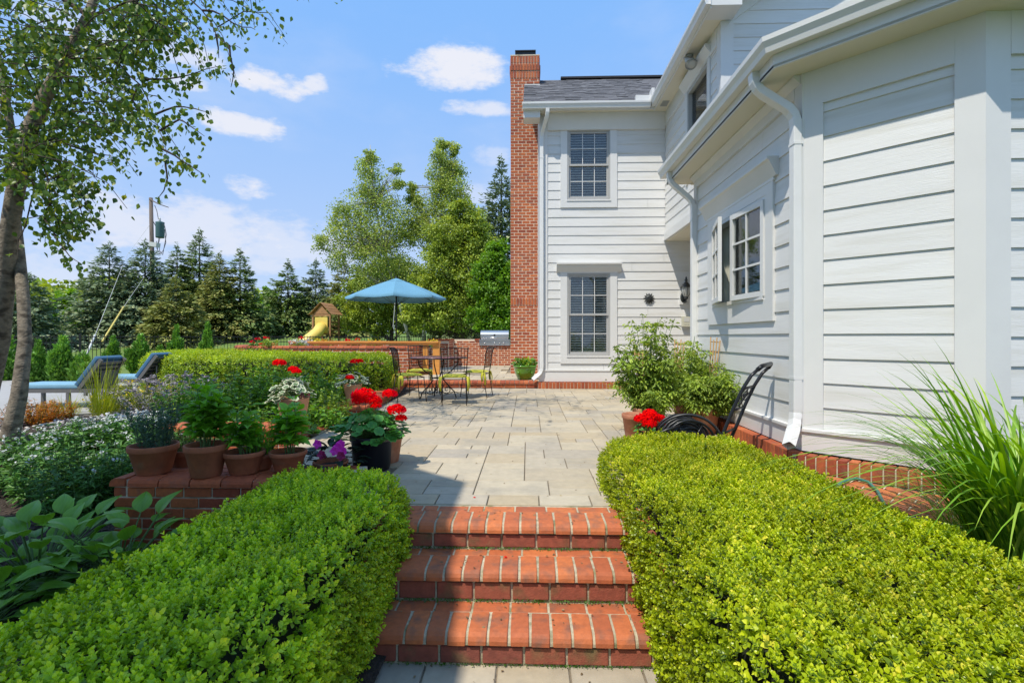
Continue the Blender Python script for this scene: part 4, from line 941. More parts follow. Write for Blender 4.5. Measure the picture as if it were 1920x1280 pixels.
# rowlock brick ledges
def ledge(path, name, label):
    t = thing(name, label, 'ledge', (path[0][0], path[0][1], 0), 'brick ledges along the house foot'); pc = brick_wall(t, path, 0, 0, thick=.10, cap='flat', capw=.078, caph=ZB - .012, cov=0.0, mat='brick', capmat='brick'); pc.done()
mb = MB(); ledge([(.22, 11.14), (4.3, 11.14)], 'brick_ledge', 'brick ledge under the rear wing wall, behind the tomato plants')
k = .10 * math.tan(R(22.5)); d = .13
ledge([(BX - d, 7.3), (BX - d, BY1 - d * .414)], 'brick_ledge', 'brick ledge under the bay window wall')
ledge([(BX - d * .414 - .076, BY1 - d * .414 - .076 + .02), (BX + .814 - d * .414, BY1 - .814 - d)], 'brick_ledge', 'brick ledge under the angled bay wall, behind the green hose')
# small brick pavement below the angled wall
bp = thing('brick_pavement', 'patch of flat red bricks between the right hedge and the angled wall', 'pavement', (2.5, 3.8, 0))
Mb = T(BX - .19, BY1 - .19, 0) @ RZ(R(-45)); mb = MB(); mb.box(-.5, 1.4, -.66, .02, -.2, .020); mb.obj('mortar_bed', MT['mortar'], bp, Mb)
pc = Pieces('brick', bp)
for r in range(6):
    for i in range(-2, 7): pc.add(boxmesh(.200, .095, .05, 'stepbrick', .004), Mb @ T(.106 + i * .212 + (.1 if r % 2 else 0), -.055 - r * .106, -.022))
pc.done()
# neighbouring garage wing behind the camera: its gable throws the near shade
gar = thing('garage_wing', 'gabled white garage wing that shades the near left of the garden', 'building', (-5, -3, 0))
mb = MB(); mb.prism([(-2.85, -.9), (-7.2, -.9), (-7.2, 5.9), (-5.03, 8.3), (-2.85, 5.9)], -9, .75, axis='y'); mb.obj('wall', MT['white'], gar)
mb = MB(); mb.prism([(-2.46, 6.0), (-4.90, 8.78), (-7.5, 5.8), (-7.5, 5.65), (-4.9, 8.6), (-2.46, 5.85)], -9.2, 1.17, axis='y'); mb.obj('roof', MT['shingle'], gar)
# ================================================================== HEDGES
def box_hedge(name, label, poly, z0, ztop, leafm, n_per, size, seed, rnd_edge=.12, bulge=.05, core_in=.12, near=True, bump=.035, cat='hedge', group=None, tint0=.5, pairs=4, topfun=None, brown=0):
    """clipped hedge: footprint polygon (x,y) ccw; leaves as sprigs standing out of the clipped skin"""
    global RNG
    RNG = np.random.default_rng(seed)
    cx = sum(p[0] for p in poly) / len(poly); cy = sum(p[1] for p in poly) / len(poly)
    t = thing(name, label, cat, (cx, cy, z0), group)
    P2 = np.array(poly, dtype=float); n = len(P2)
    A = P2; B = np.roll(P2, -1, axis=0); E = B - A; Ln = np.linalg.norm(E, axis=1); Nr = np.stack([E[:, 1], -E[:, 0]], -1) / Ln[:, None]
    def inside_d(Q):   # signed distance to the edges (positive inside), and nearest outward normal
        d = np.stack([-((Q - A[i]) @ Nr[i]) for i in range(n)], -1)
        # real nearest segment
        ds = []
        for i in range(n):
            tt = np.clip(((Q - A[i]) @ E[i]) / Ln[i] ** 2, 0, 1); ds.append(np.linalg.norm(Q - (A[i] + tt[:, None] * E[i]), axis=1))
        ds = np.stack(ds, -1); k = ds.argmin(1); return ds.min(1), k
    def pip(Q):
        c = np.zeros(len(Q), dtype=bool)
        for i in range(n):
            a, b = A[i], B[i]; cond = ((a[1] > Q[:, 1]) != (b[1] > Q[:, 1]))
            with np.errstate(divide='ignore', invalid='ignore'): xx = (b[0] - a[0]) * (Q[:, 1] - a[1]) / (b[1] - a[1]) + a[0]
            c ^= cond & (Q[:, 0] < xx)
        return c
    H = ztop - z0; area = 0.5 * abs(np.dot(A[:, 0], B[:, 1]) - np.dot(A[:, 1], B[:, 0]))
    # top
    nt_ = int(area * n_per * 1.0); mn, mx = P2.min(0), P2.max(0); bb = (mx - mn).prod()
    Q = RNG.uniform(mn, mx, size=(int(nt_ * bb / area * 1.02), 2)); Q = Q[pip(Q)]
    d, k = inside_d(Q); u = np.clip(1 - d / rnd_edge, 0, 1); drop = rnd_edge * (1 - np.sqrt(np.clip(1 - u ** 2, 0, 1)))
    zt = ztop - drop; nt3 = np.stack([Nr[k][:, 0] * u, Nr[k][:, 1] * u, np.sqrt(np.clip(1 - u ** 2, .02, 1))], -1)
    PT = np.concatenate([Q, zt[:, None]], 1)
    # sides
    PS = []; NS = []
    for i in range(n):
        m = int(Ln[i] * (H - rnd_edge * .6) * n_per * .95)
        s = RNG.uniform(0, 1, m); z = RNG.uniform(z0 + .01, ztop - rnd_edge * .7, m); b = bulge * np.sin(PI * np.clip((z - z0) / H, 0, 1)) + .0
        p = A[i] + s[:, None] * E[i] + Nr[i] * b[:, None]; PS.append(np.concatenate([p, z[:, None]], 1)); NS.append(np.tile([Nr[i][0], Nr[i][1], .15], (m, 1)))
    P = np.concatenate([PT] + PS); Nn = norm(np.concatenate([nt3] + NS)); top = np.zeros(len(P)); top[:len(PT)] = 1
    disp = fbm(P, 2.2, seed) * bump + fbm(P, 7, seed + 1) * bump * .45
    vis = (P - np.array([0, 0, CAM_H])); facing = -(norm(vis) * Nn).sum(1); keep = (facing > -.45) & (P[:, 1] > .25); P, Nn, disp, top = P[keep], Nn[keep], disp[keep], top[keep]
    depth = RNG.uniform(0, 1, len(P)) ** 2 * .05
    P = P + Nn * (disp - depth + .0)[:, None]
    Yd = Nn * 1.0 + np.array([0, 0, .45]) * (.3 + .7 * top[:, None]) + rnd(len(P)) * .42; Zd = rnd(len(P))
    sc = size * RNG.uniform(.7, 1.3, len(P)) * (1 + .35 * (RNG.random(len(P)) > .93))
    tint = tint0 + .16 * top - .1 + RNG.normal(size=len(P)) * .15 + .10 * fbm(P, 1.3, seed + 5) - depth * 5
    parts = []
    for v in range(3):
        s = slice(v, None, 3); tm = sprig_t(pairs, 1.0, .46, 58, .36, seed * 7 + v, simple=pairs < 4)
        vv, ff, tt = scatter(tm, P[s], Yd[s], Zd[s], sc[s], tint[s])
        # young pale tips at the end of each sprig, older leaves deeper
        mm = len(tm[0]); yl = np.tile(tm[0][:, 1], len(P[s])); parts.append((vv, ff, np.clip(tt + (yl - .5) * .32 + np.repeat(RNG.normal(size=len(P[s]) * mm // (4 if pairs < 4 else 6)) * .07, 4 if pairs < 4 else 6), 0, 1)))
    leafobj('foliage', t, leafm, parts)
    # solid core, its dark colour stands for the shade inside; no branches modelled
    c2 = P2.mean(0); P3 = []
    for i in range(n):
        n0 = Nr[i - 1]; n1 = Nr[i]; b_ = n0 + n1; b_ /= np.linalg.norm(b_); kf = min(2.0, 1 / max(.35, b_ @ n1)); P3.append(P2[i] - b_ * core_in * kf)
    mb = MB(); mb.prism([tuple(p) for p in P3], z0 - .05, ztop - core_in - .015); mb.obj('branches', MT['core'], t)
    if brown:
        k = RNG.random(len(P)) < brown; leafobj('dry_leaves', t, 'dry', [scatter(leaf_t(.35), P[k] + Nn[k] * .02, Yd[k], Zd[k], .018 * RNG.uniform(.6, 1.2, k.sum()), RNG.uniform(.2, 1, k.sum()))])
    return t
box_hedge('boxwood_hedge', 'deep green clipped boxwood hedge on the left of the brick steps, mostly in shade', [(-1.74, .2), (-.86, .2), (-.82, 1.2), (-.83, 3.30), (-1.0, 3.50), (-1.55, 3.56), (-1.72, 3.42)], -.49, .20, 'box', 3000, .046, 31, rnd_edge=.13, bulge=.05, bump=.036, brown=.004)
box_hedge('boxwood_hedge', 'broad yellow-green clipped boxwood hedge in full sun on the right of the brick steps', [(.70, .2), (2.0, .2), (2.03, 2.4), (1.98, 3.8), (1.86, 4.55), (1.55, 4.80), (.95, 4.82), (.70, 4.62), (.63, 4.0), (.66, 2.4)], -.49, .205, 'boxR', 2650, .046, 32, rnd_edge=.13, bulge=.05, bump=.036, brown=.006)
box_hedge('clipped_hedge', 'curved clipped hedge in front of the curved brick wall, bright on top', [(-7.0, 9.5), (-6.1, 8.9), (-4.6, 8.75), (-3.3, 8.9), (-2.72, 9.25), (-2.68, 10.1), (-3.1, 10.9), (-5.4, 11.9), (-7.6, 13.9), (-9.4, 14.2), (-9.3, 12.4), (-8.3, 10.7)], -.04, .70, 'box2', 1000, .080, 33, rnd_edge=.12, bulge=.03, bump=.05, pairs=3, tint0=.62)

# ================================================================== BACKGROUND TREES
def base(px, D): 
    v = at(px, 632, D); return (v.x, v.y, float(lawn_z(v.x, v.y)) - .05)
def H_(py, D, b): return CAM_H + (632 - py) / 950 * D - b[2]
SPR = [ # px, top y, D, radius, mat, droop, label
 (205, 458, 36, 3.1, 'spruce_blue', .30, 'grey-blue spruce with a pointed top, left of the utility pole'),
 (272, 452, 37, 3.4, 'spruce_blue', .42, 'pale blue spruce standing in front of the utility pole'),
 (332, 462, 40, 2.6, 'spruce', .30, 'dark green spruce just right of the utility pole'),
 (374, 432, 41, 3.2, 'spruce', .25, 'tallest green spruce of the left row, with a ragged top'),
 (412, 478, 38, 2.6, 'spruce_olive', .35, 'olive green spruce beside the tallest one'),
 (450, 470, 39, 2.5, 'spruce', .30, 'slim green spruce at the right end of the left row'),
 (540, 490, 43, 2.5, 'spruce', .30, 'dark spruce to the left of the play tower'),
 (592, 488, 45, 2.5, 'spruce_blue', .30, 'blue-grey spruce directly behind the play tower'),
 (645, 486, 42, 2.5, 'spruce_olive', .35, 'yellowish thin spruce behind the left edge of the blue umbrella'),
 (940, 300, 33, 3.3, 'spruce_blue', .35, 'tall blue-green spruce partly hidden by the chimney'),
 (55, 515, 31, 2.6, 'spruce_blue', .35, 'dark spruce behind the leaning birch trunks'),
 (-10, 470, 34, 3.0, 'spruce', .30, 'dark spruce at the left edge of the picture'),
 (330, 520, 34, 2.6, 'spruce_olive', .55, 'low drooping olive spruce with bare lower boughs')]
for i, (px, py, D, r, m, dr, lb) in enumerate(SPR):
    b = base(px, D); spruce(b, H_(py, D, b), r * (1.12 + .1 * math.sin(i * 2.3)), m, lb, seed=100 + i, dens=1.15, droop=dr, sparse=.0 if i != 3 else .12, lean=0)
def leafy(name, label, px, D, blobs, mat, per, size, trunk=None, subr=(.25, .48), nk=8, cat='tree', group=None, seed=0, dj=1.2, tm=None, shell=.35, bark='bark', branches=True, rs=1.0, b=None, droop=.35, limbr=.03, upn=.6):
    """blobs: (px, py, r_px, weight) – the crown's clumps; depth spread around D"""
    global RNG
    RNG = np.random.default_rng(seed); b = b or base(px, D); t = thing(name, label, cat, b, group)
    parts = []; C = []
    for (bx, by, br, w) in blobs:
        rad = br / 950 * D * rs; nsub = max(3, int(nk * w)); c = np.array(at(bx, by, D))
        off = norm(rnd(nsub)) * (RNG.uniform(.15, 1.0, nsub) ** .6)[:, None] * rad; off[:, 1] *= dj; sub = c + off
        sr = rad * RNG.uniform(subr[0], subr[1], nsub); C += [(s, c) for s in sub]
        parts.append(blob_crown(sub, sr, per, size, tm or diamond_t(.38, .12), droop, .75, shell, upn))
    leafobj('foliage', t, mat, parts)
    mb = MB()
    if trunk:
        for tr_, r0, r1 in trunk:
            P = [at(x, y, D) if not isinstance(x, Vector) else x for x, y in tr_]; mb = MB(); mb.tube(P, list(np.linspace(r0, r1, len(P))), 8); mb.obj('trunk', MT[bark], t)
        if branches:
            mb = MB(); P0 = [at(x, y, D) for x, y in trunk[0][0]]
            for s, c in C[::2]:
                s = Vector(s); q = min(P0, key=lambda p: (p - s).length + max(0, p.z - s.z) * 3); m = q.lerp(s, .5) + Vector((0, 0, (s - q).length * .06)); mb.tube([q, m, s], [limbr, limbr * .6, limbr * .25], 4, cap=False)
            o = mb.obj('branches', MT[bark], t, fix=False); o['kind'] = 'stuff'
    return t
g_t = 'leafy trees beyond the fence'
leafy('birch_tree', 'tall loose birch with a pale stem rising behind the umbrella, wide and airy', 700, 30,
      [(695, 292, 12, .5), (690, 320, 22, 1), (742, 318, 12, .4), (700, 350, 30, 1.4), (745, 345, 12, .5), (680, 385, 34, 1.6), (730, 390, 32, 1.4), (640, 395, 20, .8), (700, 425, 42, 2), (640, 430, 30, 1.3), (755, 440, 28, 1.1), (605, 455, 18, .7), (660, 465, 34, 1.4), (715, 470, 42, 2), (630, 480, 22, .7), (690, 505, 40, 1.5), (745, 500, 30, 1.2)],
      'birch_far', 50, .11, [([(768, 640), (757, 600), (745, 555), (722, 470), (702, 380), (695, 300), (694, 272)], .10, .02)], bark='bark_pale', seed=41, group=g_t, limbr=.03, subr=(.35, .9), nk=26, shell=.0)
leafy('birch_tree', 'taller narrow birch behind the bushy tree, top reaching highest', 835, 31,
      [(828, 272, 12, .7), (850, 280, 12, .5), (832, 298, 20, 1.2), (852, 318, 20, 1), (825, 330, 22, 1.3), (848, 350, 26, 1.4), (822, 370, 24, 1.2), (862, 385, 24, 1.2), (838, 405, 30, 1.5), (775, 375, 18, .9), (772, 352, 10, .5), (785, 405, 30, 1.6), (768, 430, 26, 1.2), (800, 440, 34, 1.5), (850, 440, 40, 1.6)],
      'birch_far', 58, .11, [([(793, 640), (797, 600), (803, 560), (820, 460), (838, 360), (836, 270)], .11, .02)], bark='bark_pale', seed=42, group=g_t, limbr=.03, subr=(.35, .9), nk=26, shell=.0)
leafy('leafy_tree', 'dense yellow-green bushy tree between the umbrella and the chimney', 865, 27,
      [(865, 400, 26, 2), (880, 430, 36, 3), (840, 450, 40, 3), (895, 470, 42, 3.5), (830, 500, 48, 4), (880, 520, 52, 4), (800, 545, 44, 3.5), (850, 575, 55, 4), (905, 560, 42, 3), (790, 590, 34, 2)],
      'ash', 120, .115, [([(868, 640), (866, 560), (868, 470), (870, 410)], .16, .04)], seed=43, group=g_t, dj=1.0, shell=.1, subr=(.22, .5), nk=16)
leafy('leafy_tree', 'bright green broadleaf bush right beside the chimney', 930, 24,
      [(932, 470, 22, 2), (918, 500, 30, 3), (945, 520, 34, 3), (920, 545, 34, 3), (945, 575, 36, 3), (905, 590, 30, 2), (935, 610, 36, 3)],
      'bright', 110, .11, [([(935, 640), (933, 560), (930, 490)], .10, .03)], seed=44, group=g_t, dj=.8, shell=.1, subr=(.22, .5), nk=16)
leafy('leafy_tree', 'olive leafy thicket behind the umbrella canopy', 735, 34,
      [(690, 520, 34, 2.5), (735, 510, 34, 2.5), (770, 525, 36, 2.5), (670, 560, 34, 2.5), (715, 565, 40, 3), (765, 575, 42, 3), (660, 600, 28, 2), (705, 608, 28, 2), (740, 545, 40, 3)],
      'ash', 110, .13, [([(735, 640), (733, 580), (732, 520)], .12, .03)], seed=45, group=g_t, dj=1.0, shell=.1, subr=(.22, .5), nk=16)
leafy('leafy_tree', 'dark leafy undergrowth between the birch stems and the grill', 855, 33,
      [(790, 600, 30, 2.5), (830, 600, 36, 3), (870, 600, 36, 3), (905, 605, 34, 3), (940, 600, 30, 2), (820, 622, 26, 2), (880, 625, 30, 2), (920, 625, 26, 2), (770, 612, 22, 1.5)],
      'spruce_olive', 150, .16, [([(855, 640), (855, 600)], .1, .05)], seed=46, group=g_t, dj=.8, shell=.6)
leafy('leafy_tree', 'small light green tree in the gap left of the spruces', 125, 46,
      [(125, 560, 16, 1.5), (112, 580, 20, 2), (138, 585, 20, 2), (118, 605, 24, 2.5), (145, 610, 22, 2), (95, 612, 18, 1.5), (100, 590, 14, 1)],
      'bright', 90, .26, [([(122, 640), (124, 570)], .12, .04)], seed=47, group=g_t)
leafy('leafy_tree', 'distant light green tree in the gap between the spruces', 500, 58,
      [(500, 555, 14, 1.5), (492, 575, 18, 2), (508, 590, 18, 2), (495, 605, 20, 2)], 'bright', 90, .30, [([(500, 640), (500, 560)], .12, .04)], seed=48, group=g_t)
# distant woodland that closes the view, reads as one mass
def woodland():
    global RNG
    RNG = np.random.default_rng(77); parts = []
    C = []; Rr = []
    for a in np.arange(-88, 60, 1.1):
        D = 72 + 10 * math.sin(a * .21); x = math.sin(R(a)) * D; y = math.cos(R(a)) * D
        for k in range(4): C.append((x + random.uniform(-2, 2), y + random.uniform(-2, 2), float(lawn_z(x, y)) + .6 + k * 1.35)); Rr.append(1.9 - .25 * k)
    v = blob_crown(C, Rr, 90, .55, diamond_t(.45), .2, .8, .6)
    me = npmesh('woodland', v[0], v[1], LM['ash'], v[2]); o = put('woodland', me); tag(o, 'distant belt of trees closing the view behind the spruces', 'trees', kind='stuff')
woodland()
# ---- upright junipers along the fence
def juniper(px, py_top, py_base, D, wpx, mat, label, seed, arms=9):
    global RNG
    RNG = np.random.default_rng(seed); rg = RNG
    b = at(px, py_base, D); b.z = min(b.z, .05); Hh = CAM_H + (632 - py_top) / 950 * D - b.z; r = wpx / 950 * D / 2
    t = thing('juniper_shrub', label, 'shrub', b, 'upright junipers along the fence'); P = []; Y = []; S = []; Tn = []
    for k in range(arms):
        a = rg.uniform(0, 6.28); rr = r * rg.uniform(.15, .8) if k else 0; top = Hh * (1 - .55 * (rr / r)) * rg.uniform(.85, 1.0) if k else Hh; wd = r * rg.uniform(.34, .52)
        n = int(620 * top / 1.3); s = rg.uniform(.03, 1, n); w = wd * np.sin(PI * np.clip(s * .93 + .07, 0, 1)) ** .7 * (1 - s * .5)
        th = rg.uniform(0, 6.28, n); c = np.stack([math.cos(a) * rr * (.3 + .7 * s), math.sin(a) * rr * (.3 + .7 * s), s * top], -1)
        o = np.stack([np.cos(th), np.sin(th), 0 * th], -1); P.append(c + o * w[:, None] * rg.uniform(.5, 1, n)[:, None]); y = o * .6 + rnd(n) * .25; y[:, 2] += .9; Y.append(y); S.append(rg.uniform(.06, .13, n)); Tn.append(.45 + .15 * rg.normal(size=n) + .2 * (s - .5))
    P = np.concatenate(P) + np.array(b); Y = np.concatenate(Y); leafobj('foliage', t, mat, [scatter(diamond_t(.22, .1), P, Y, rnd(len(P)), np.concatenate(S), np.concatenate(Tn))])
    mb = MB(); mb.tube([b, b + Vector((0, 0, Hh * .5))], [.03, .012], 6); mb.obj('stem', MT['bark'], t)
for i, (px, pt, pb, D, w, lb) in enumerate([
    (18, 632, 725, 13.0, 60, 'green upright juniper at the far left behind the birch trunks'), (72, 640, 730, 12.6, 56, 'feathery upright juniper just right of the birch trunk'),
    (118, 632, 722, 12.4, 62, 'largest upright juniper of the row, with a pointed leader'), (155, 662, 728, 12.2, 70, 'low spreading juniper in front of the largest one'),
    (212, 632, 710, 15.0, 46, 'upright juniper behind the first blue lounger'), (264, 630, 705, 14.2, 66, 'bushy upright juniper between the two blue loungers'),
    (331, 612, 690, 16.0, 36, 'slim pointed juniper left of the clipped hedge'), (389, 606, 680, 17.0, 32, 'small slim juniper rising above the clipped hedge'), (300, 650, 700, 15.0, 40, 'small juniper behind the second lounger')]):
    juniper(px, pt, pb, D, w, 'arbor', lb, 300 + i)

# ================================================================== THE NEAR BIRCH
def near_birch():
    global RNG
    RNG = np.random.default_rng(501); rg = random.Random(5)
    b = at(-5, 905, D=5.6); b.z = -.5
    t = thing('birch_tree', 'leaning multi-stemmed birch at the left edge, its drooping twigs hanging over the beds', 'tree', b)
    D0 = 5.6
    stemB = [at(-60, 900, 6.0), at(-30, 760, 5.9), at(-2, 640, 5.8), at(8, 540, 5.7), at(18, 430, 5.6), at(32, 340, 5.5), at(48, 260, 5.5), at(80, 190, 5.5), at(122, 110, 5.5), at(165, 30, 5.6), at(200, -60, 5.7), at(250, -200, 6.0)]
    stemB[0].z = -.55
    stemA = [at(-8, 905, 5.5), at(16, 830, 5.5), at(36, 740, 5.5), at(47, 640, 5.55), at(44, 560, 5.65), at(36, 480, 5.75), at(28, 400, 5.95), at(30, 300, 6.1), at(10, 180, 6.2), at(-20, 20, 6.4), at(-60, -180, 6.6)]
    stemA[0].z = -.55
    mb = MB(); mb.tube(stemB, [.115, .105, .098, .090, .083, .080, .076, .064, .054, .046, .038, .018], 14); mb.obj('trunk', MT['bark_birch'], t)
    mb = MB(); mb.tube(stemA, [.115, .088, .072, .060, .056, .054, .050, .045, .04, .03, .018], 14); mb.obj('trunk', MT['bark_birch'], t)
    tw = MB(); LP = []; LS = []
    def twig(P, r0=.012, leaves=True, dens=1.0, w=.07):
        n = len(P); tw.tube(P, list(np.linspace(r0, .0025, n)), 5, cap=False)
        if not leaves: return
        for a, c in zip(P[:-1], P[1:]):
            ln = (c - a).length; m = max(1, int(ln * 60 * dens))
            for _ in range(m):
                s = rg.random(); q = a.lerp(c, s); LP.append(q + Vector((rg.gauss(0, w), rg.gauss(0, w), rg.gauss(-.03, w * .9)))); LS.append(rg.uniform(.8, 1.2))
    def pl(pts, D, dd=0, **k):
        m = len(pts); P = [at(x, y, D + dd * i / max(1, m - 1)) for i, (x, y) in enumerate(pts)]; Q = [P[0]]
        for a, c in zip(P[:-1], P[1:]):
            for s in (.5, 1): q = a.lerp(c, s); Q.append(q + Vector((rg.gauss(0, .012), rg.gauss(0, .012), rg.gauss(0, .012))))
        twig(Q, **k)
    # the drooping branches one can follow in the picture
    for pts, D, dd, dn, w in [
        ([(110, 120), (170, 105), (225, 120), (262, 158), (285, 205), (300, 250), (310, 290)], 5.5, -.5, .9, .07), ([(300, 245), (335, 225), (360, 235), (385, 255)], 5.1, -.1, 1.2, .05),
        ([(290, 215), (330, 200), (370, 205), (392, 215)], 5.1, 0, 1.3, .05), ([(305, 280), (345, 300), (380, 325)], 5.0, 0, 1.2, .05), ([(310, 290), (318, 335), (300, 375)], 5.0, 0, .9, .04),
        ([(268, 150), (310, 150), (355, 140), (412, 122)], 5.3, -.2, 1.7, .04), ([(165, 30), (240, 5), (330, -20), (380, 20), (405, 60), (430, 85), (455, 95)], 5.6, -.4, .35, .04), ([(380, 20), (420, 30), (450, 50), (485, 55)], 5.3, 0, .7, .04),
        ([(405, 65), (408, 110)], 5.2, 0, .1, .02), ([(430, 85), (435, 130), (436, 165)], 5.2, 0, .06, .02),
        ([(48, 260), (120, 235), (180, 228), (230, 225), (268, 235)], 5.5, -.3, 1.7, .06), ([(50, 270), (110, 265), (160, 285), (205, 292), (225, 325)], 5.5, -.4, 1.4, .06),
        ([(42, 300), (80, 305), (92, 350), (98, 395), (120, 418), (190, 412)], 5.4, -.3, .9, .05), ([(95, 380), (85, 410), (108, 455), (130, 480), (158, 495)], 5.2, -.2, 1.3, .045), ([(100, 400), (120, 440), (140, 470)], 5.2, 0, 1.3, .04),
        ([(38, 330), (60, 340), (62, 380), (40, 440), (30, 470)], 5.3, -.2, .35, .05), ([(36, 350), (10, 340), (-20, 330)], 5.4, -.2, .8, .06), ([(34, 290), (10, 275), (-30, 250)], 5.4, -.2, .8, .06),
        ([(260, 60), (300, 50), (330, 80), (345, 90)], 5.3, 0, 1.4, .06), ([(240, 5), (290, 10), (310, 55), (330, 100)], 5.4, -.1, 1.2, .06), ([(262, 158), (250, 190), (275, 215)], 5.2, 0, .8, .05)]:
        pl(pts, D, dd, dens=dn, w=w, r0=.012)
    # dense inner crown: many short twigs
    def fill(n, xr, yr, Dr, ln, dens):
        for _ in range(n):
            x = rg.uniform(*xr); y = rg.uniform(*yr); D = rg.uniform(*Dr)
            if x > 150 and y > 250 + rg.gauss(0, 20): continue
            p = at(x, y, D); L_ = rg.uniform(.6, 1.2) * ln; a = rg.uniform(-1, 1); d = Vector((math.cos(a) * rg.choice((1, 1, -1)), math.sin(a), rg.uniform(-.4, .3))).normalized()
            P = [p - d * L_ * .5, p, p + d * L_ * .45 - Vector((0, 0, L_ * .18)), p + d * L_ * .7 - Vector((0, 0, L_ * .5))]; twig(P, r0=.006, dens=dens, w=.055)
    fill(95, (0, 250), (-20, 240), (5.0, 6.4), .75, .75); fill(22, (230, 310), (-10, 110), (5.0, 6.0), .6, .7); fill(40, (0, 200), (240, 330), (5.0, 6.0), .6, .7); fill(16, (60, 160), (330, 420), (5.0, 5.6), .45, .7)
    # crown above and beside the frame
    def fillw(n, c, r, ln, dens):
        for _ in range(n):
            p = Vector(c) + Vector((rg.gauss(0, r[0]), rg.gauss(0, r[1]), rg.gauss(0, r[2])))
            v = p - Vector((0, 0, CAM_H)); D = v.y
            if D > .2 and (v.z / D < .62 or (p.x / D > -.56 and v.z / D < .86)): continue
            d = Vector((rg.gauss(0, 1), rg.gauss(0, 1), rg.uniform(-.4, .3))).normalized(); P = [p - d * ln * .5, p, p + d * ln * .45 - Vector((0, 0, ln * .18)), p + d * ln * .7 - Vector((0, 0, ln * .5))]; twig(P, r0=.008, dens=dens, w=.09)
    fillw(150, (-3.9, 6.0, 6.6), (1.0, .9, 1.0), 1.1, .42); fillw(50, (-2.6, 5.7, 6.8), (.8, .6, .8), 1.0, .4); fillw(60, (-6.6, 5.6, 4.5), (.8, .9, 1.5), 1.0, .4)
    # limbs carrying the high crown
    for q in [(-3.6, 6.2, 6.4), (-2.7, 5.7, 7.2), (-4.6, 5.6, 7.0), (-4.2, 6.8, 6.2), (-6.4, 5.4, 5.2), (-3.2, 5.4, 6.4)]:
        s = min(stemB[6:], key=lambda p: (p - Vector(q)).length); mid = s.lerp(Vector(q), .5) + Vector((0, 0, .25)); tw.tube([s, mid, Vector(q)], [.03, .02, .008], 6, cap=False)
    tw.obj('twigs', MT['twig'], t, fix=False)['kind'] = 'stuff'
    P = np.array([list(p) for p in LP]); n = len(P); Yd = rnd(n) * .55; Yd[:, 2] -= .9; Zd = rnd(n); Zd[:, 2] *= .6
    # little stalked leaf, broad and toothed-looking
    V = np.array([(0, 0, 0), (.30, .22, .05), (.40, .50, .07), (.18, .82, .0), (0, 1.05, -.10), (-.18, .82, .0), (-.40, .50, .07), (-.30, .22, .05), (0, .5, -.04)], dtype=np.float32)
    Fc = np.array([(0, 1, 2, 8), (8, 2, 3, 4), (8, 4, 5, 6), (0, 8, 6, 7)])
    leafobj('foliage', t, 'birch', [scatter((V, Fc), P, Yd, Zd, .058 * np.array(LS), .45 + RNG.normal(size=n) * .22)])
    print('near birch leaves', n)
near_birch()
# ================================================================== POTS AND PLANTS
def pot(t, loc, rt, h, mat='terra2', rb=None, rim=True, soil=True, n=36, taper=.68, name='pot'):
    rb = rb or rt * taper; x, y, z = loc; M = T(x, y, z) @ RZ(random.uniform(0, 3)); rh = min(.045, h * .2) if rim else .012; th = .014
    ro = rt if rim else rt
    prof = [(.001, 0), (rb * .96, 0), (rb, .006)]
    if rim: prof += [(rt * .93, h - rh - .004), (rt * .985, h - rh), (rt, h - rh + .005), (rt * 1.005, h - .006), (rt * .99, h), (rt - th, h), (rt - th - .004, h - .03), (rt * .85 - th, h - .06)]
    else: prof += [(rt * .98, h - .008), (rt, h), (rt - th, h), (rt - th - .002, h - .05)]
    mb = MB(); mb.lathe(prof, n); mb.obj(name, MT[mat], t, M)
    if soil: mb = MB(); r = rt * .90 - th; mb.lathe([(.001, 0), (r * .5, .006), (r, -.004)], 20); mb.obj('soil', MT['soil'], t, T(x, y, z + h - .035))
def stems(t, pts, r=.004, mat='stemgreen', name='stem'):
    for P in pts:
        mb = MB(); mb.tube(P, list(np.linspace(r, r * .5, len(P))), 5, cap=False); mb.obj(name, MT[mat], t, fix=False)
def big_leaf_mesh(w, curl, cup, mat, nseg=5, wavy=0.0, vein=0.0):
    """a broad leaf of length 1 along +Y, real surface with a midrib crease"""
    key = ('leaf', w, curl, cup, mat, wavy); Qs = (-1, -.5, 0, .5, 1) if not vein else (-1, -.8, -.6, -.4, -.2, 0, .2, .4, .6, .8, 1); nq = len(Qs)
    if key in _TC: return _TC[key]
    V = []; Fs = []
    for i in range(nseg + 1):
        s = i / nseg; hw = w * (math.sin(PI * min(1, s * 1.0) ** .72) ** .85) + .004; z = .18 * s - curl * s * s * 1.0
        for k, q in enumerate(Qs): V.append((hw * q, s, z + cup * abs(q) * hw * 2 - (.02 if q == 0 else 0) + wavy * math.sin(s * 9 + q * 2) * abs(q) + (vein * (1 if k % 2 else -1) * math.sin(PI * s))))
    for i in range(nseg):
        for k in range(nq - 1): a = i * nq + k; Fs.append((a, a + 1, a + nq + 1, a + nq))
    me = pymesh('leaf', V, Fs, LM[mat], True); _TC[key] = me
    a = me.attributes.new('tint', 'FLOAT', 'POINT'); a.data.foreach_set('value', [.25 + .25 * abs(Qs[i % nq]) + .25 * ((i // nq) / nseg) + (.12 if vein and i % 2 else 0) for i in range(len(V))])
    return me
def leafM(p, d, up, s):
    y = Vector(d).normalized(); x = y.cross(Vector(up)).normalized(); z = x.cross(y); M = Matrix((x, y, z)).transposed().to_4x4(); return T(p) @ M @ SC(s, s, s)

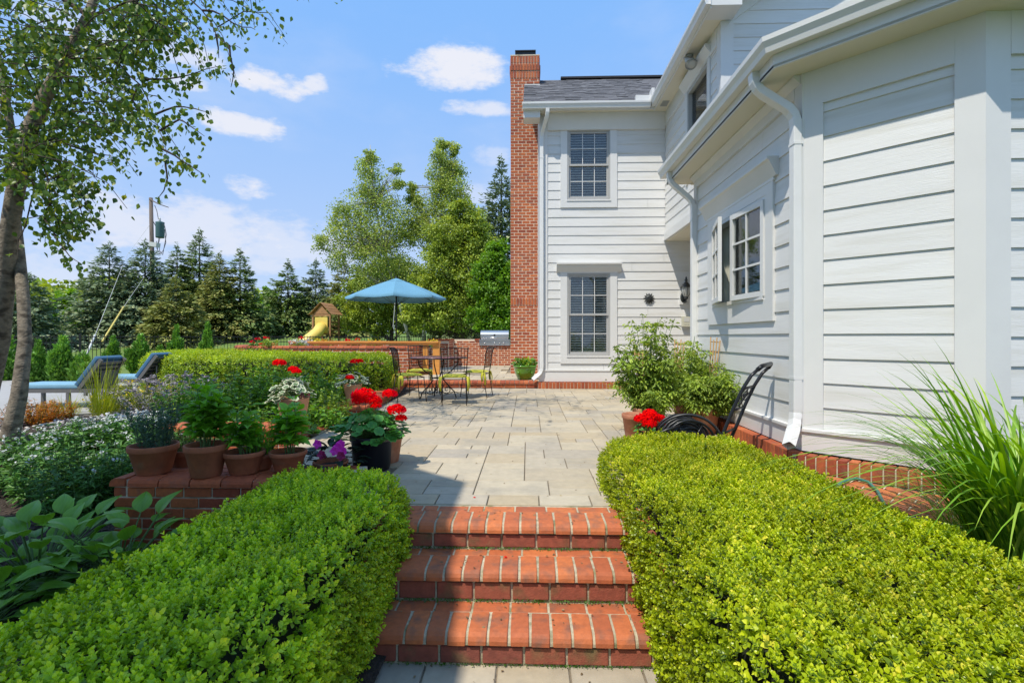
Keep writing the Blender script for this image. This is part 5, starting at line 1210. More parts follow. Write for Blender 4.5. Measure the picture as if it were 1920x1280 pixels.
def basil(label, loc, rt, hp, hh, spread, seed, mat='basil', n_st=5, group='herb pots on the wall', levels=6, lean=(0, 0), leafs=.075):
    rg = random.Random(seed); t = thing('potted_basil', label, 'potted plant', loc, group); pot(t, loc, rt, hp); c = Vector(loc) + Vector((0, 0, hp - .03))
    meshes = [big_leaf_mesh(.36, .42, .16, mat), big_leaf_mesh(.34, .60, .22, mat), big_leaf_mesh(.40, .28, .12, mat)]
    for k in range(n_st):
        a = rg.uniform(0, 6.28); r = rt * .4 * rg.random(); top = c + Vector((math.cos(a) * spread * rg.uniform(.2, .8) + lean[0], math.sin(a) * spread * rg.uniform(.2, .8) + lean[1], hh * rg.uniform(.65, 1))); b = c + Vector((math.cos(a) * r, math.sin(a) * r, 0)); mid = b.lerp(top, .5) + Vector((rg.gauss(0, .01), rg.gauss(0, .01), 0))
        stems(t, [[b, mid, top]], .005)
        for lv in range(levels):
            s = .12 + .88 * (lv + 1) / levels; p = b.lerp(top, s); tw = lv * PI / 2 + rg.uniform(-.4, .4)
            for q in (0, PI):
                an = tw + q; out = Vector((math.cos(an), math.sin(an), rg.uniform(.1, .7) if s < .9 else rg.uniform(.6, 1.3))); sz = leafs * rg.uniform(.75, 1.25) * (1.1 - .35 * (s > .85)); put('leaf', rg.choice(meshes), t, leafM(p + out * .012, out, (rg.gauss(0, .3), rg.gauss(0, .3), 1), sz))
            if s < .8:
                for q in range(2):
                    an = rg.uniform(0, 6.28); out = Vector((math.cos(an), math.sin(an), .3)); put('leaf', rg.choice(meshes), t, leafM(p + out * .045, out, (0, 0, 1), leafs * rg.uniform(.6, .9)))
    return t
WTOP = -.5 + 7 * .0765 + .066
def P_(px, D): v = at(px, 632, D); return (v.x, v.y, WTOP)
basil('tall bushy basil in a stained terracotta pot at the front of the brick wall', P_(387, 3.78), .150, .235, .44, .15, 11, n_st=11, levels=8, leafs=.10)
basil('leggy basil in a shallow mossy terracotta bowl, right of the tall basil', P_(458, 3.86), .148, .165, .36, .12, 12, n_st=7, levels=7, leafs=.088)
basil('pale green pepper-leaved plant in the small pot half hidden by the left hedge', P_(540, 3.93), .14, .15, .42, .14, 13, n_st=8, levels=7, leafs=.10)
# rosemary pot
def needles(label, name, loc, rt, hp, hh, spread, seed, mat, n_st, cat='potted plant', size=.03, potmat='terra2', upright=.5, pot_=True, group='herb pots on the wall', flowers=None, nper=70, tmw=.10, taper=.68):
    global RNG
    RNG = np.random.default_rng(seed); rg = random.Random(seed); t = thing(name, label, cat, loc, group)
    if pot_: pot(t, loc, rt, hp, potmat, taper=taper)
    c = Vector(loc) + Vector((0, 0, hp - .03 if pot_ else 0)); P = []; Y = []; mbs = MB()
    for k in range(n_st):
        a = rg.uniform(0, 6.28); r = rt * .7 * math.sqrt(rg.random()); b = c + Vector((math.cos(a) * r, math.sin(a) * r, 0)); L_ = hh * rg.uniform(.55, 1.05); q = spread * rg.uniform(.2, 1)
        pts = [b, b + Vector((math.cos(a) * q * .3, math.sin(a) * q * .3, L_ * .5)), b + Vector((math.cos(a) * q, math.sin(a) * q, L_))]; mbs.tube(pts, [.003, .0025, .0012], 4, cap=False)
        s = np.array([rg.random() for _ in range(nper)]); A, B_, C_ = [np.array(list(v)) for v in pts]; pp = ((1 - s) ** 2)[:, None] * A + (2 * s * (1 - s))[:, None] * B_ + (s ** 2)[:, None] * C_; P.append(pp); y = rnd(nper); y[:, 2] = abs(y[:, 2]) * .6 + upright; Y.append(y)
    P = np.concatenate(P); Y = np.concatenate(Y); n = len(P); leafobj('foliage', t, mat, [scatter(leaf_t(tmw, .02, .05), P, Y, rnd(n), size * RNG.uniform(.7, 1.3, n), .45 + RNG.normal(size=n) * .2)])
    o = mbs.obj('stems', MT['stemgreen'], t, fix=False); o['kind'] = 'stuff'
    return t, c
needles('wide terracotta pot of grey-green rosemary at the left end of the brick wall', 'potted_rosemary', P_(288, 3.86), .168, .215, .33, .13, 21, 'rosemary', 26, size=.032, nper=90)
needles('fine green chives in the low pot behind the leggy basil', 'potted_herb', (at(492, 632, 4.02).x, 3.92, WTOP), .12, .12, .26, .12, 22, 'basil', 60, size=.05, nper=16, tmw=.06, upright=1.6)
needles('fine bronze-green herb in the dark pot behind the rosemary', 'potted_herb', (at(352, 632, 4.15).x, 4.05, WTOP - .1), .13, .22, .2, .12, 23, 'spruce_olive', 26, size=.02, nper=60)
# geranium maker
def gleaf(mat):
    key = ('gl', mat)
    if key in _TC: return _TC[key]
    V = [(0, .30, -.05)]; Fs = []; n = 18
    for i in range(n):
        a = -PI / 2 + 2 * PI * i / n + .0; r = .5 + .05 * math.cos(a * 7); V.append((r * math.cos(a) * .62, .30 + r * math.sin(a) * .62, .05 + .035 * math.cos(a * 5)))
    V2 = [(0, .30, -.06)] + [((v[0]) * 1.4, .30 + (v[1] - .30) * 1.4, v[2] + .02) for v in V[1:]]
    b = len(V)
    for i in range(n):
        Fs.append((0, 1 + i, 1 + (i + 1) % n))
    V += V2[1:]
    for i in range(n): Fs.append((1 + i, b + i, b + (i + 1) % n, 1 + (i + 1) % n))
    me = pymesh('leaf', V, Fs, LM[mat], True); a = me.attributes.new('tint', 'FLOAT', 'POINT'); a.data.foreach_set('value', [.2] + [.55] * n + [.75] * n); _TC[key] = me
    if mat == 'varieg': me.materials.append(LM['vedge']); [setattr(p, 'material_index', 1) for p in me.polygons if len(p.vertices) == 4]
    return me
def flowerhead(t, c, r, mat='red', n=230, name='flower_head', flat=.66, ps=.20):
    d = norm(rnd(n)); d[:, 2] = np.abs(d[:, 2]) * 1.0 - .25; d = norm(d); P = np.array(list(c)) + d * r * RNG.uniform(.72, 1, n)[:, None] * [1, 1, flat]
    v = scatter(leaf_t(.42, .06, -.12), P, np.cross(d, rnd(n)), d + rnd(n) * .3, r * ps * RNG.uniform(.8, 1.3, n), .5 + RNG.normal(size=n) * .25)
    v2 = scatter(leaf_t(.42, .06, -.12), P, np.cross(d, rnd(n)), d + rnd(n) * .3, r * ps * RNG.uniform(.8, 1.3, n), .5 + RNG.normal(size=n) * .25)
    leafobj(name, t, mat, [v, v2], kind=None)
def geranium(label, loc, rt, hp, crown_r, crown_h, heads, seed, potmat, mat='geran', nleaf=70, ls=.085, taper=.68, rim=True, group=None, petals='red', name='potted_geranium'):
    global RNG
    RNG = np.random.default_rng(seed); rg = random.Random(seed); t = thing(name, label, 'potted plant', loc, group); pot(t, loc, rt, hp, potmat, taper=taper, rim=rim); c = Vector(loc) + Vector((0, 0, hp - .02)); me = gleaf(mat); mbs = MB()
    for i in range(nleaf):
        a = rg.uniform(0, 6.28); e = rg.uniform(-.15, 1.45); R_ = rg.uniform(.72, 1.0); p = c + Vector((math.cos(a) * math.cos(e) * crown_r * R_, math.sin(a) * math.cos(e) * crown_r * R_, math.sin(e) * crown_h * R_ + .03)); out = (p - c).normalized(); d = Vector((out.x, out.y, -.35 + rg.gauss(0, .25))); put('leaf', me, t, leafM(p, d, out + Vector((0, 0, .8)), ls * rg.uniform(.7, 1.2)))
        mbs.tube([c, c.lerp(p, .6) + Vector((0, 0, -.01)), p], [.003, .002, .0018], 4, cap=False)
    for (dx, dy, dz, r) in heads:
        h = c + Vector((dx, dy, dz)); mbs.tube([c + Vector((dx * .3, dy * .3, .03)), c + Vector((dx * .7, dy * .7, dz * .6)), h], [.003, .0025, .002], 4, cap=False); flowerhead(t, h, r, petals)
    mbs.obj('stems', MT['stemgreen'], t, fix=False)['kind'] = 'stuff'
    return t
v = at(697, 632, 4.42); geranium('big red geranium in the black plastic pot behind the left hedge', (v.x, v.y, -.02), .185, .30, .29, .21, [(-.05, -.05, .36, .11), (.03, -.05, .32, .075), (-.12, 0, .31, .06), (.15, .03, .37, .07), (.23, -.05, .24, .085), (.27, -.05, .17, .055), (.06, -.08, .28, .05)], 61, 'blackplastic', nleaf=190, ls=.105, taper=.85)
v = at(725, 632, 4.62); t = thing('planter', 'pale glazed planter standing half behind the black pot', 'planter', (v.x, v.y, 0)); pot(t, (v.x, v.y, 0), .15, .27, 'terra', taper=.72, rim=False)
v = at(659, 632, 7.28); geranium('slim pale terracotta pot of cream-edged geranium on the square brick pier', (v.x, v.y + .05, .17), .132, .285, .21, .16, [(0, -.12, .12, .07), (.03, 0, .34, .07), (.10, 0, .35, .055)], 62, 'terra_new', 'varieg', 62, .085, taper=.66, rim=False)
v = at(556, 632, 5.55); geranium('tall pale terracotta pot with trailing cream-edged geranium and red heads on the brick wall end', (v.x - .05, v.y + .03, .165), .17, .30, .24, .22, [(-.14, -.03, .40, .075), (.0, 0, .33, .06), (.06, -.05, .31, .055)], 63, 'terra_new', 'varieg', 85, .095, taper=.70, rim=False)
v = at(568, 632, 5.62); t = thing('petunia', 'small dark crimson petunia on the right rim of the tall pale pot', 'flower', (v.x + .02, v.y, .45)); flowerhead(t, (v.x + .05, v.y - .1, .50), .07, 'crimson', 60)
# purple impatiens by the black pot
def impatiens():
    global RNG
    RNG = np.random.default_rng(64); v = at(620, 632, 4.15); loc = (v.x, v.y, 0.0); t = thing('impatiens', 'dark-leaved impatiens with vivid magenta flowers left of the black pot', 'flower', loc); pot(t, loc, .14, .12, 'terra2'); me = big_leaf_mesh(.26, .3, .2, 'darkleaf'); rg = random.Random(9)
    for i in range(70):
        a = rg.uniform(0, 6.28); e = rg.uniform(0, 1.5); p = Vector(loc) + Vector((math.cos(a) * math.cos(e) * .22, math.sin(a) * math.cos(e) * .18, .10 + math.sin(e) * .13)); d = Vector((math.cos(a), math.sin(a), rg.uniform(-.2, .8))); put('leaf', me, t, leafM(p, d, (0, 0, 1), rg.uniform(.07, .12)))
    for (px, py, D, m) in ((628, 845, 3.98, 'magenta'), (640, 832, 4.02, 'magenta'), (634, 838, 4.0, 'magenta'), (643, 845, 4.0, 'magenta'), (604, 852, 3.98, 'crimson'), (640, 854, 3.95, 'crimson'), (596, 832, 4.05, 'magenta')):
        c = np.array(at(px, py, D)); a = np.arange(5) * 1.2566 + rg.random(); d = np.stack([np.cos(a), -.3 + 0 * a, np.sin(a)], -1); leafobj('flower', t, m, [scatter(leaf_t(.48, .03, -.05), np.tile(c, (5, 1)), d, np.tile([0, -1, .5], (5, 1)), .042 * np.ones(5), RNG.uniform(.3, .9, 5))], kind=None)
impatiens()

# ---- hostas with every leaf its own piece
def hosta(label, loc, n, ls, seed, el=(.15, 1.1), R_=.30):
    rg = random.Random(seed); t = thing('hosta', label, 'plant', loc, 'hostas in the shaded bed'); ms = [big_leaf_mesh(.33, .70, .12, 'hosta', 7, .012, .011), big_leaf_mesh(.31, .50, .10, 'hosta', 7, .015, .011), big_leaf_mesh(.35, .90, .14, 'hosta', 7, .012, .011)]; mb = MB()
    for i in range(n):
        a = i * 2.4 + rg.uniform(-.3, .3); e = el[0] + (el[1] - el[0]) * (i / n) + rg.gauss(0, .08); st = R_ * rg.uniform(.45, 1.1) * (1 + .25 * (i / n)); d = Vector((math.cos(a) * math.cos(e), math.sin(a) * math.cos(e), math.sin(e))); p = Vector(loc) + d * st; ld = (d + Vector((rg.gauss(0, .15), rg.gauss(0, .15), .10 - .1 * e))).normalized(); put('leaf', rg.choice(ms), t, leafM(p, ld, (0, 0, 1) if e < 1.2 else (rg.random(), rg.random(), .3), ls * rg.uniform(.8, 1.2))); mb.tube([Vector(loc), Vector(loc).lerp(p, .6) + Vector((0, 0, .03)), p], [.007, .006, .004], 5, cap=False)
    mb.obj('stalks', MT['stemgreen'], t, fix=False)['kind'] = 'stuff'
def gz(px, D, z=None): v = at(px, 632, D); return (v.x, v.y, float(bed_z(v.x, v.y)) if z is None else z)
hosta('large hosta in the shaded bed at the left edge, leaning over the bare mulch', gz(70, 3.2), 96, .170, 71, R_=.44)
hosta('smaller hosta tucked between the low brick wall and the left hedge', gz(222, 3.22), 60, .155, 72, R_=.36)
hosta('hosta partly outside the left edge of the picture', gz(-40, 2.75), 40, .18, 73, R_=.28)
# bark chips and stones on the mulch near the camera
def chips():
    global RNG
    RNG = np.random.default_rng(81); n = 5200; x = RNG.uniform(-5.5, -1.6, n); y = RNG.uniform(1.4, 6.8, n); z = bed_z(x, y) + .006; P = np.stack([x, y, z], -1)
    keep = ~((x > -3.1) & (y > 3.5) & (y < 4.2)); P = P[keep]; n = len(P); Yd = rnd(n); Yd[:, 2] *= .3
    V = np.array([(-.5, -.16, 0), (.5, -.12, 0), (.45, .15, .02), (-.45, .17, .02), (-.4, -.1, .14), (.42, -.08, .12), (.36, .1, .13), (-.38, .12, .14)], dtype=np.float32)
    Fc = np.array([(0, 1, 5, 4), (1, 2, 6, 5), (2, 3, 7, 6), (3, 0, 4, 7), (4, 5, 6, 7)]); v = scatter((V, Fc), P, Yd, np.tile([0, 0, 1.], (n, 1)) + rnd(n) * .25, .035 * RNG.uniform(.5, 1.6, n), RNG.uniform(0, 1, n))
    me = npmesh('bark_chips', v[0], v[1], MT['chip'], v[2]); o = put('bark_chips', me); tag(o, 'loose bark chips scattered over the dark mulch', 'mulch', kind='stuff')
    n = 900; x = RNG.uniform(-7.5, -3.6, n); y = RNG.uniform(5.9, 8.2, n); P = np.stack([x, y, bed_z(x, y) + .01], -1)
    v = scatter((V * [.7, 1.6, 1.3], Fc), P, rnd(n) * [1, 1, .1], np.tile([0, 0, 1.], (n, 1)), .07 * RNG.uniform(.5, 1.3, n), RNG.uniform(0, 1, n)); me = npmesh('pebbles', v[0], v[1], MT['pebble'], v[2]); o = put('pebbles', me); tag(o, 'small pale stones on the sunlit part of the bed', 'stones', kind='stuff')
chips()
# ---- tall leafy perennials (generic): clump of upright stems with leaves, optional flowers on top
def perennial(name, label, loc, n_st, h, spread, seed, mat, lsize=.06, nper=18, flower=None, fl_size=.03, fl_n=9, cat='plant', group=None, w=.22, lean=.25, fl_frac=1.0, up=.25, tmpl=None):
    global RNG
    RNG = np.random.default_rng(seed); rg = random.Random(seed); t = thing(name, label, cat, loc, group); P = []; Y = []; mbs = MB(); tops = []; S = []
    for k in range(n_st):
        a = rg.uniform(0, 6.28); r = spread * math.sqrt(rg.random()); b = Vector(loc) + Vector((math.cos(a) * r, math.sin(a) * r, 0)); L_ = h * rg.uniform(.65, 1.08) * (1 - .3 * (r / spread) ** 2); tp = b + Vector((math.cos(a) * r * lean + rg.gauss(0, .03), math.sin(a) * r * lean + rg.gauss(0, .03), L_)); mbs.tube([b, b.lerp(tp, .5), tp], [.004, .003, .002], 4, cap=False); tops.append(tp)
        s = np.array([rg.random() for _ in range(nper)]) * .92 + .08; P.append(np.array(list(b)) + s[:, None] * np.array(list(tp - b))); y = rnd(nper); y[:, 2] = y[:, 2] * .3 + up; Y.append(norm(y)); S.append(1.15 - .5 * s)
    P = np.concatenate(P); Y = np.concatenate(Y); n = len(P); Z = rnd(n) * .4; Z[:, 2] += 1; leafobj('foliage', t, mat, [scatter(tmpl or leaf_t(w, .06, .15), P + Y * .01, Y, Z, lsize * np.concatenate(S) * RNG.uniform(.7, 1.3, n), .45 + RNG.normal(size=n) * .2 + .15 * (P[:, 2] - loc[2]) / h)])
    mbs.obj('stems', MT['stemgreen'], t, fix=False)['kind'] = 'stuff'
    if flower:
        tops = [p for p in tops if rg.random() < fl_frac]; C = np.repeat(np.array([list(p) for p in tops]), fl_n, 0); n = len(C); d = rnd(n); d[:, 2] = np.abs(d[:, 2]) * .5 + .1; d = norm(d); leafobj('flowers', t, flower, [scatter(leaf_t(.42, .03, 0), C + rnd(n) * fl_size * .4, d, rnd(n) * .3 + [0, 0, 1], fl_size * RNG.uniform(.7, 1.2, n), RNG.uniform(0, 1, n))])
    return t
PG = 'shaded white-flowered perennials'
for i, (px, D, h, sp, ns, fr, lb) in enumerate([
    (110, 4.9, .50, .34, 60, .8, 'leafy white phlox clump nearest the birch trunk'), (165, 4.55, .66, .34, 70, .30, 'dark leafy daisy clump left of the brick wall'), (228, 4.7, .62, .30, 60, .3, 'tall dark daisy clump beside the rosemary pot'),
    (80, 5.6, .34, .4, 55, 1.8, 'sunlit white phlox behind the birch foot'), (150, 5.7, .37, .40, 70, 2.2, 'white flowered clump in full bloom behind the dark daisies'), (225, 5.9, .30, .42, 70, 2.2, 'drift of white flowers at the edge of the sunlit stones'), (290, 5.3, .44, .34, 60, .15, 'dark green clump directly behind the rosemary pot'), (40, 5.0, .42, .25, 34, .5, 'low white phlox right of the birch foot'), (350, 5.5, .40, .35, 50, .2, 'dark leafy clump behind the tall basil')]):
    perennial('perennial_clump', lb, gz(px, D), ns, h, sp, 600 + i, 'daisy', .080, 26, 'whitep', .024, 9, group=PG, w=.16, fl_frac=fr * .32, up=.15)
perennial('peony_shrub', 'broad leafy green shrub in front of the curved hedge, below its yellow top', gz(452, 7.2), 60, .78, .60, 620, 'shrub', .10, 26, group='leafy shrubs in the bed')
perennial('peony_shrub', 'leafy shrub whose shoots reach above the curved hedge near the middle', gz(535, 7.6), 60, .86, .60, 621, 'shrub', .10, 26, group='leafy shrubs in the bed')
perennial('peony_shrub', 'lower green shrub left of the pier with the slim pot', gz(612, 7.6), 44, .62, .42, 622, 'shrub', .09, 26, group='leafy shrubs in the bed')
perennial('peony_shrub', 'yellowish young shrub between the two pale terracotta pots', gz(600, 6.7), 36, .48, .32, 623, 'limeshrub', .075, 24, group='leafy shrubs in the bed')
perennial('peony_shrub', 'dark low shrub at the foot of the brick edging', gz(592, 6.2), 34, .34, .30, 624, 'shrub', .09, 20, group='leafy shrubs in the bed')
perennial('peony_shrub', 'green shrub behind the tall basil at the left end of the hedge', gz(385, 6.9), 50, .62, .5, 625, 'shrub', .09, 24, group='leafy shrubs in the bed')
perennial('peony_shrub', 'shaded shrub behind the leggy basil', gz(470, 6.0), 40, .42, .42, 626, 'shrub', .08, 20, group='leafy shrubs in the bed')
perennial('lime_shrub', 'lime green low shrub beside the lavender-grey catmint', gz(372, 7.4), 40, .42, .42, 627, 'limeshrub', .07, 22, cat='shrub')
perennial('catmint', 'pale lavender-grey catmint in bloom left of the curved hedge', gz(322, 7.8), 110, .58, .50, 628, 'catmint', .035, 34, 'catmint', .03, 16, w=.3, lean=.7)
perennial('coreopsis', 'rounded lime-yellow coreopsis in front of the second lounger', gz(262, 7.9), 110, .48, .36, 629, 'coreopsis', .05, 30, 'yellowp', .03, 4, w=.09, lean=.6, fl_frac=.4)
perennial('coreopsis', 'small yellow-tipped tuft beside the first lounger leg', gz(212, 7.5), 50, .36, .24, 630, 'coreopsis', .05, 22, 'yellowp', .025, 3, w=.08, fl_frac=.4)
perennial('barberry_shrub', 'rounded orange barberry right beside the birch trunk', gz(72, 6.9), 90, .34, .32, 631, 'orange', .045, 26, cat='shrub', lean=.5)
perennial('alyssum', 'low cushion of white alyssum on the stones', gz(240, 6.7), 60, .14, .35, 632, 'daisy', .03, 10, 'whitep', .03, 8, lean=.4)
perennial('alyssum', 'second low cushion of white flowers below the lavender-grey catmint', gz(300, 6.6), 60, .14, .40, 633, 'daisy', .03, 10, 'whitep', .03, 8, lean=.4)
perennial('alyssum', 'pale pink ground flowers in front of the barberry', gz(190, 6.4), 60, .14, .40, 634, 'daisy', .03, 10, 'catmint', .03, 8, lean=.4)
# ornamental grass: arching blades, each one a piece
def blade_mesh(mat, arch, w, seed, name='blade'):
    key = ('blade', mat, arch, w, seed)
    if key in _TC: return _TC[key]
    rg = random.Random(seed); V = []; n = 9; tilt = rg.uniform(-.2, .2)
    for i in range(n + 1):
        s = i / n; y = arch * s ** 2.0 * .8 + .05 * s; z = s - arch * .62 * s ** 2.8; ww = w * (1 - s ** 2.2) * (.55 + .45 * min(1, s * 4)); x = tilt * s * s * .3; V += [(x - ww, y, z), (x, y - ww * .5, z - ww * .2), (x + ww, y, z)]
    Fs = []
    for i in range(n): a = i * 3; Fs += [(a, a + 1, a + 4, a + 3), (a + 1, a + 2, a + 5, a + 4)]
    me = pymesh('blade', V, Fs, LM[mat], True); a = me.attributes.new('tint', 'FLOAT', 'POINT'); t0 = rg.uniform(.2, .8); a.data.foreach_set('value', [t0 + (.15 if i % 3 == 1 else 0) for i in range(len(V))]); _TC[key] = me; return me
def grass(name, label, loc, n, L_, spread, seed, mat, w=.011, limit=290, arch=(.35, 1.1)):
    rg = random.Random(seed); t = thing(name, label, 'grass', loc); ms = [blade_mesh(mat, arch[0] + (arch[1] - arch[0]) * k / 13, w, seed * 100 + k) for k in range(14)]; pc = Pieces('blade', t, limit)
    for i in range(n):
        a = rg.uniform(0, 6.28); r = spread * math.sqrt(rg.random()); s = L_ * rg.uniform(.55, 1.1); pc.add(rg.choice(ms), T(Vector(loc) + Vector((math.cos(a) * r, math.sin(a) * r, 0))) @ RZ(a - PI / 2 + rg.gauss(0, .5)) @ RX(-rg.uniform(0, .25)) @ SC(s, s, s))
    pc.done(); return t
v = at(1950, 632, 2.55); grass('miscanthus', 'big arching green miscanthus grass at the right edge in front of the house', (v.x, v.y, -.06), 540, 1.32, .24, 91, 'grass', w=.0088, arch=(.25, 1.0))
v = at(1835, 632, 2.85); grass('miscanthus', 'younger low tuft of grass at the left foot of the big miscanthus', (v.x, v.y, -.06), 170, .62, .18, 92, 'grass', w=.006, arch=(.5, 1.2))
v = gz(190, 7.2); grass('feather_grass', 'tall thin feather grass in front of the first lounger', v, 120, .95, .12, 93, 'coreopsis', w=.004, limit=60, arch=(.05, .3))
v = gz(125, 7.2); grass('feather_grass', 'yellow-green grass tuft in front of the first lounger leg', v, 130, .42, .16, 94, 'coreopsis', w=.006, limit=60, arch=(.2, .8))

# ================================================================== TOMATO PLANTS AND THINGS ON THE RIGHT
def tomato(label, loc, h, r, seed, potr=.17, poth=.3, n=46, leggy=0, group='tomato plants in pots'):
    global RNG
    RNG = np.random.default_rng(seed); rg = random.Random(seed); t = thing('tomato_plant', label, 'potted plant', loc, group); pot(t, loc, potr, poth, 'terra', taper=.7); c = Vector(loc) + Vector((0, 0, poth - .03)); mbs = MB(); P = []; Y = []
    for k in range(n):
        a = rg.uniform(0, 6.28); L_ = (h - poth) * rg.uniform(.05, .86); q = r * rg.uniform(.35, 1.1)
        if k < leggy: L_ = (h - poth) * rg.uniform(.9, 1.05); q = r * rg.uniform(.2, .9)
        pts = [c, c + Vector((math.cos(a) * q * .5, math.sin(a) * q * .5, L_ * .55)), c + Vector((math.cos(a) * q, math.sin(a) * q, L_))]; mbs.tube(pts, [.006, .005, .002], 5, cap=False)
        m = 34 if k >= leggy else 15
        for j in range(m):
            s = rg.uniform(.15, 1) if k >= leggy else rg.uniform(.3, 1); p = pts[0] * (1 - s) ** 2 + pts[1] * 2 * s * (1 - s) + pts[2] * s * s; an = rg.uniform(0, 6.28); d = Vector((math.cos(an), math.sin(an), rg.uniform(-.5, .5)))
            ln = rg.uniform(.07, .15)
            for f in (.25, .5, .75, 1.0):       # a compound leaf: leaflets along its own stalk
                for sd in (-1, 1) if f < 1 else (0,):
                    P.append(p + d * ln * f + Vector((rg.gauss(0, .008), rg.gauss(0, .008), rg.gauss(0, .012)))); dd = d + d.cross(Vector((0, 0, 1))) * sd * 1.1 + Vector((0, 0, -.35)); Y.append(dd)
    P = np.array([list(p) for p in P]); Y = np.array([list(p) for p in Y]); n_ = len(P); Z = rnd(n_) * .5; Z[:, 2] += 1
    leafobj('foliage', t, 'tomato', [scatter(leaf_t(.21, .06, .35), P, Y, Z, .040 * RNG.uniform(.6, 1.5, n_), .42 + RNG.normal(size=n_) * .2 + .10 * (P[:, 2] - loc[2]))])
    mbs.obj('stems', MT['stemgreen'], t, fix=False)['kind'] = 'stuff'; return t
def G_(px, D): v = at(px, 632, D); return (v.x, v.y, 0.0)
tomato('leggy tomato plant in the leftmost terracotta pot, its tips tallest against the rear wall', G_(1215, 6.0), 1.36, .40, 201, n=56, leggy=11, potr=.19)
tomato('dense tomato plant in the middle, leaning against the bay corner', G_(1285, 6.7), 1.15, .46, 202, n=60, leggy=4)
tomato('bushy tomato plant nearest the hose cart', G_(1322, 6.0), .90, .42, 203, n=56, leggy=2)
tomato('lower tomato plant at the back against the bay wall', G_(1345, 7.0), 1.0, .26, 204, n=30, leggy=3)
v = at(1192, 632, 5.5); t = thing('flowerpot', 'bright terracotta pot with brown dry stems at the left foot of the tomatoes', 'pot', (v.x, v.y, 0)); pot(t, (v.x, v.y, 0), .15, .30, 'terra', taper=.7)
def trellis(label, loc, w, h, tilt, seed, mat='bamboo'):
    t = thing('plant_trellis', label, 'trellis', loc, 'wooden trellises among the tomatoes'); M = T(loc) @ RZ(R(seed)) @ RY(R(tilt))
    for k in range(4): mb = MB(); x = (k - 1.5) * w / 3; mb.box(x * .35 - .006, x * .35 + .006, -.005, .005, 0, .02); mb.v = []; mb.f = []; mb.sm = []; mb.tube([(x * .4, 0, 0), (x, 0, h * (1 - .04 * (k % 2)))], .007, 6); mb.obj('stake', MT[mat], t, M)
    for z in (.55, .78, .93): mb = MB(); mb.box(-w / 2 * (.5 + z * .55), w / 2 * (.5 + z * .55), .006, .014, h * z - .006, h * z + .006); mb.obj('crossbar', MT[mat], t, M)
trellis('wooden fan trellis leaning at the right of the tomato plants, top against the bay wall', at(1333, 632, 6.3) * 1 + Vector((0, 0, .3 - 1.13)), .12, .83, 4, 5)
trellis('pale wooden trellis inside the left tomato plant', at(1205, 632, 5.95) + Vector((0, 0, .3 - 1.13)), .15, .68, -2, 8)
trellis('grey trellis top showing above the middle tomato plant', at(1272, 632, 6.8) + Vector((0, 0, .3 - 1.13)), .13, .80, 1, 3)
v = at(1218, 632, 5.25); geranium('low red geranium at the far end of the right hedge', (v.x, v.y, 0), .13, .14, .17, .12, [(-.09, -.05, .17, .085), (0, -.06, .19, .09), (.08, -.03, .17, .08), (.0, 0, .22, .075), (-.03, -.12, .13, .08), (.17, 0, .12, .05), (.24, .03, .09, .05)], 65, 'terra', nleaf=36, ls=.07)
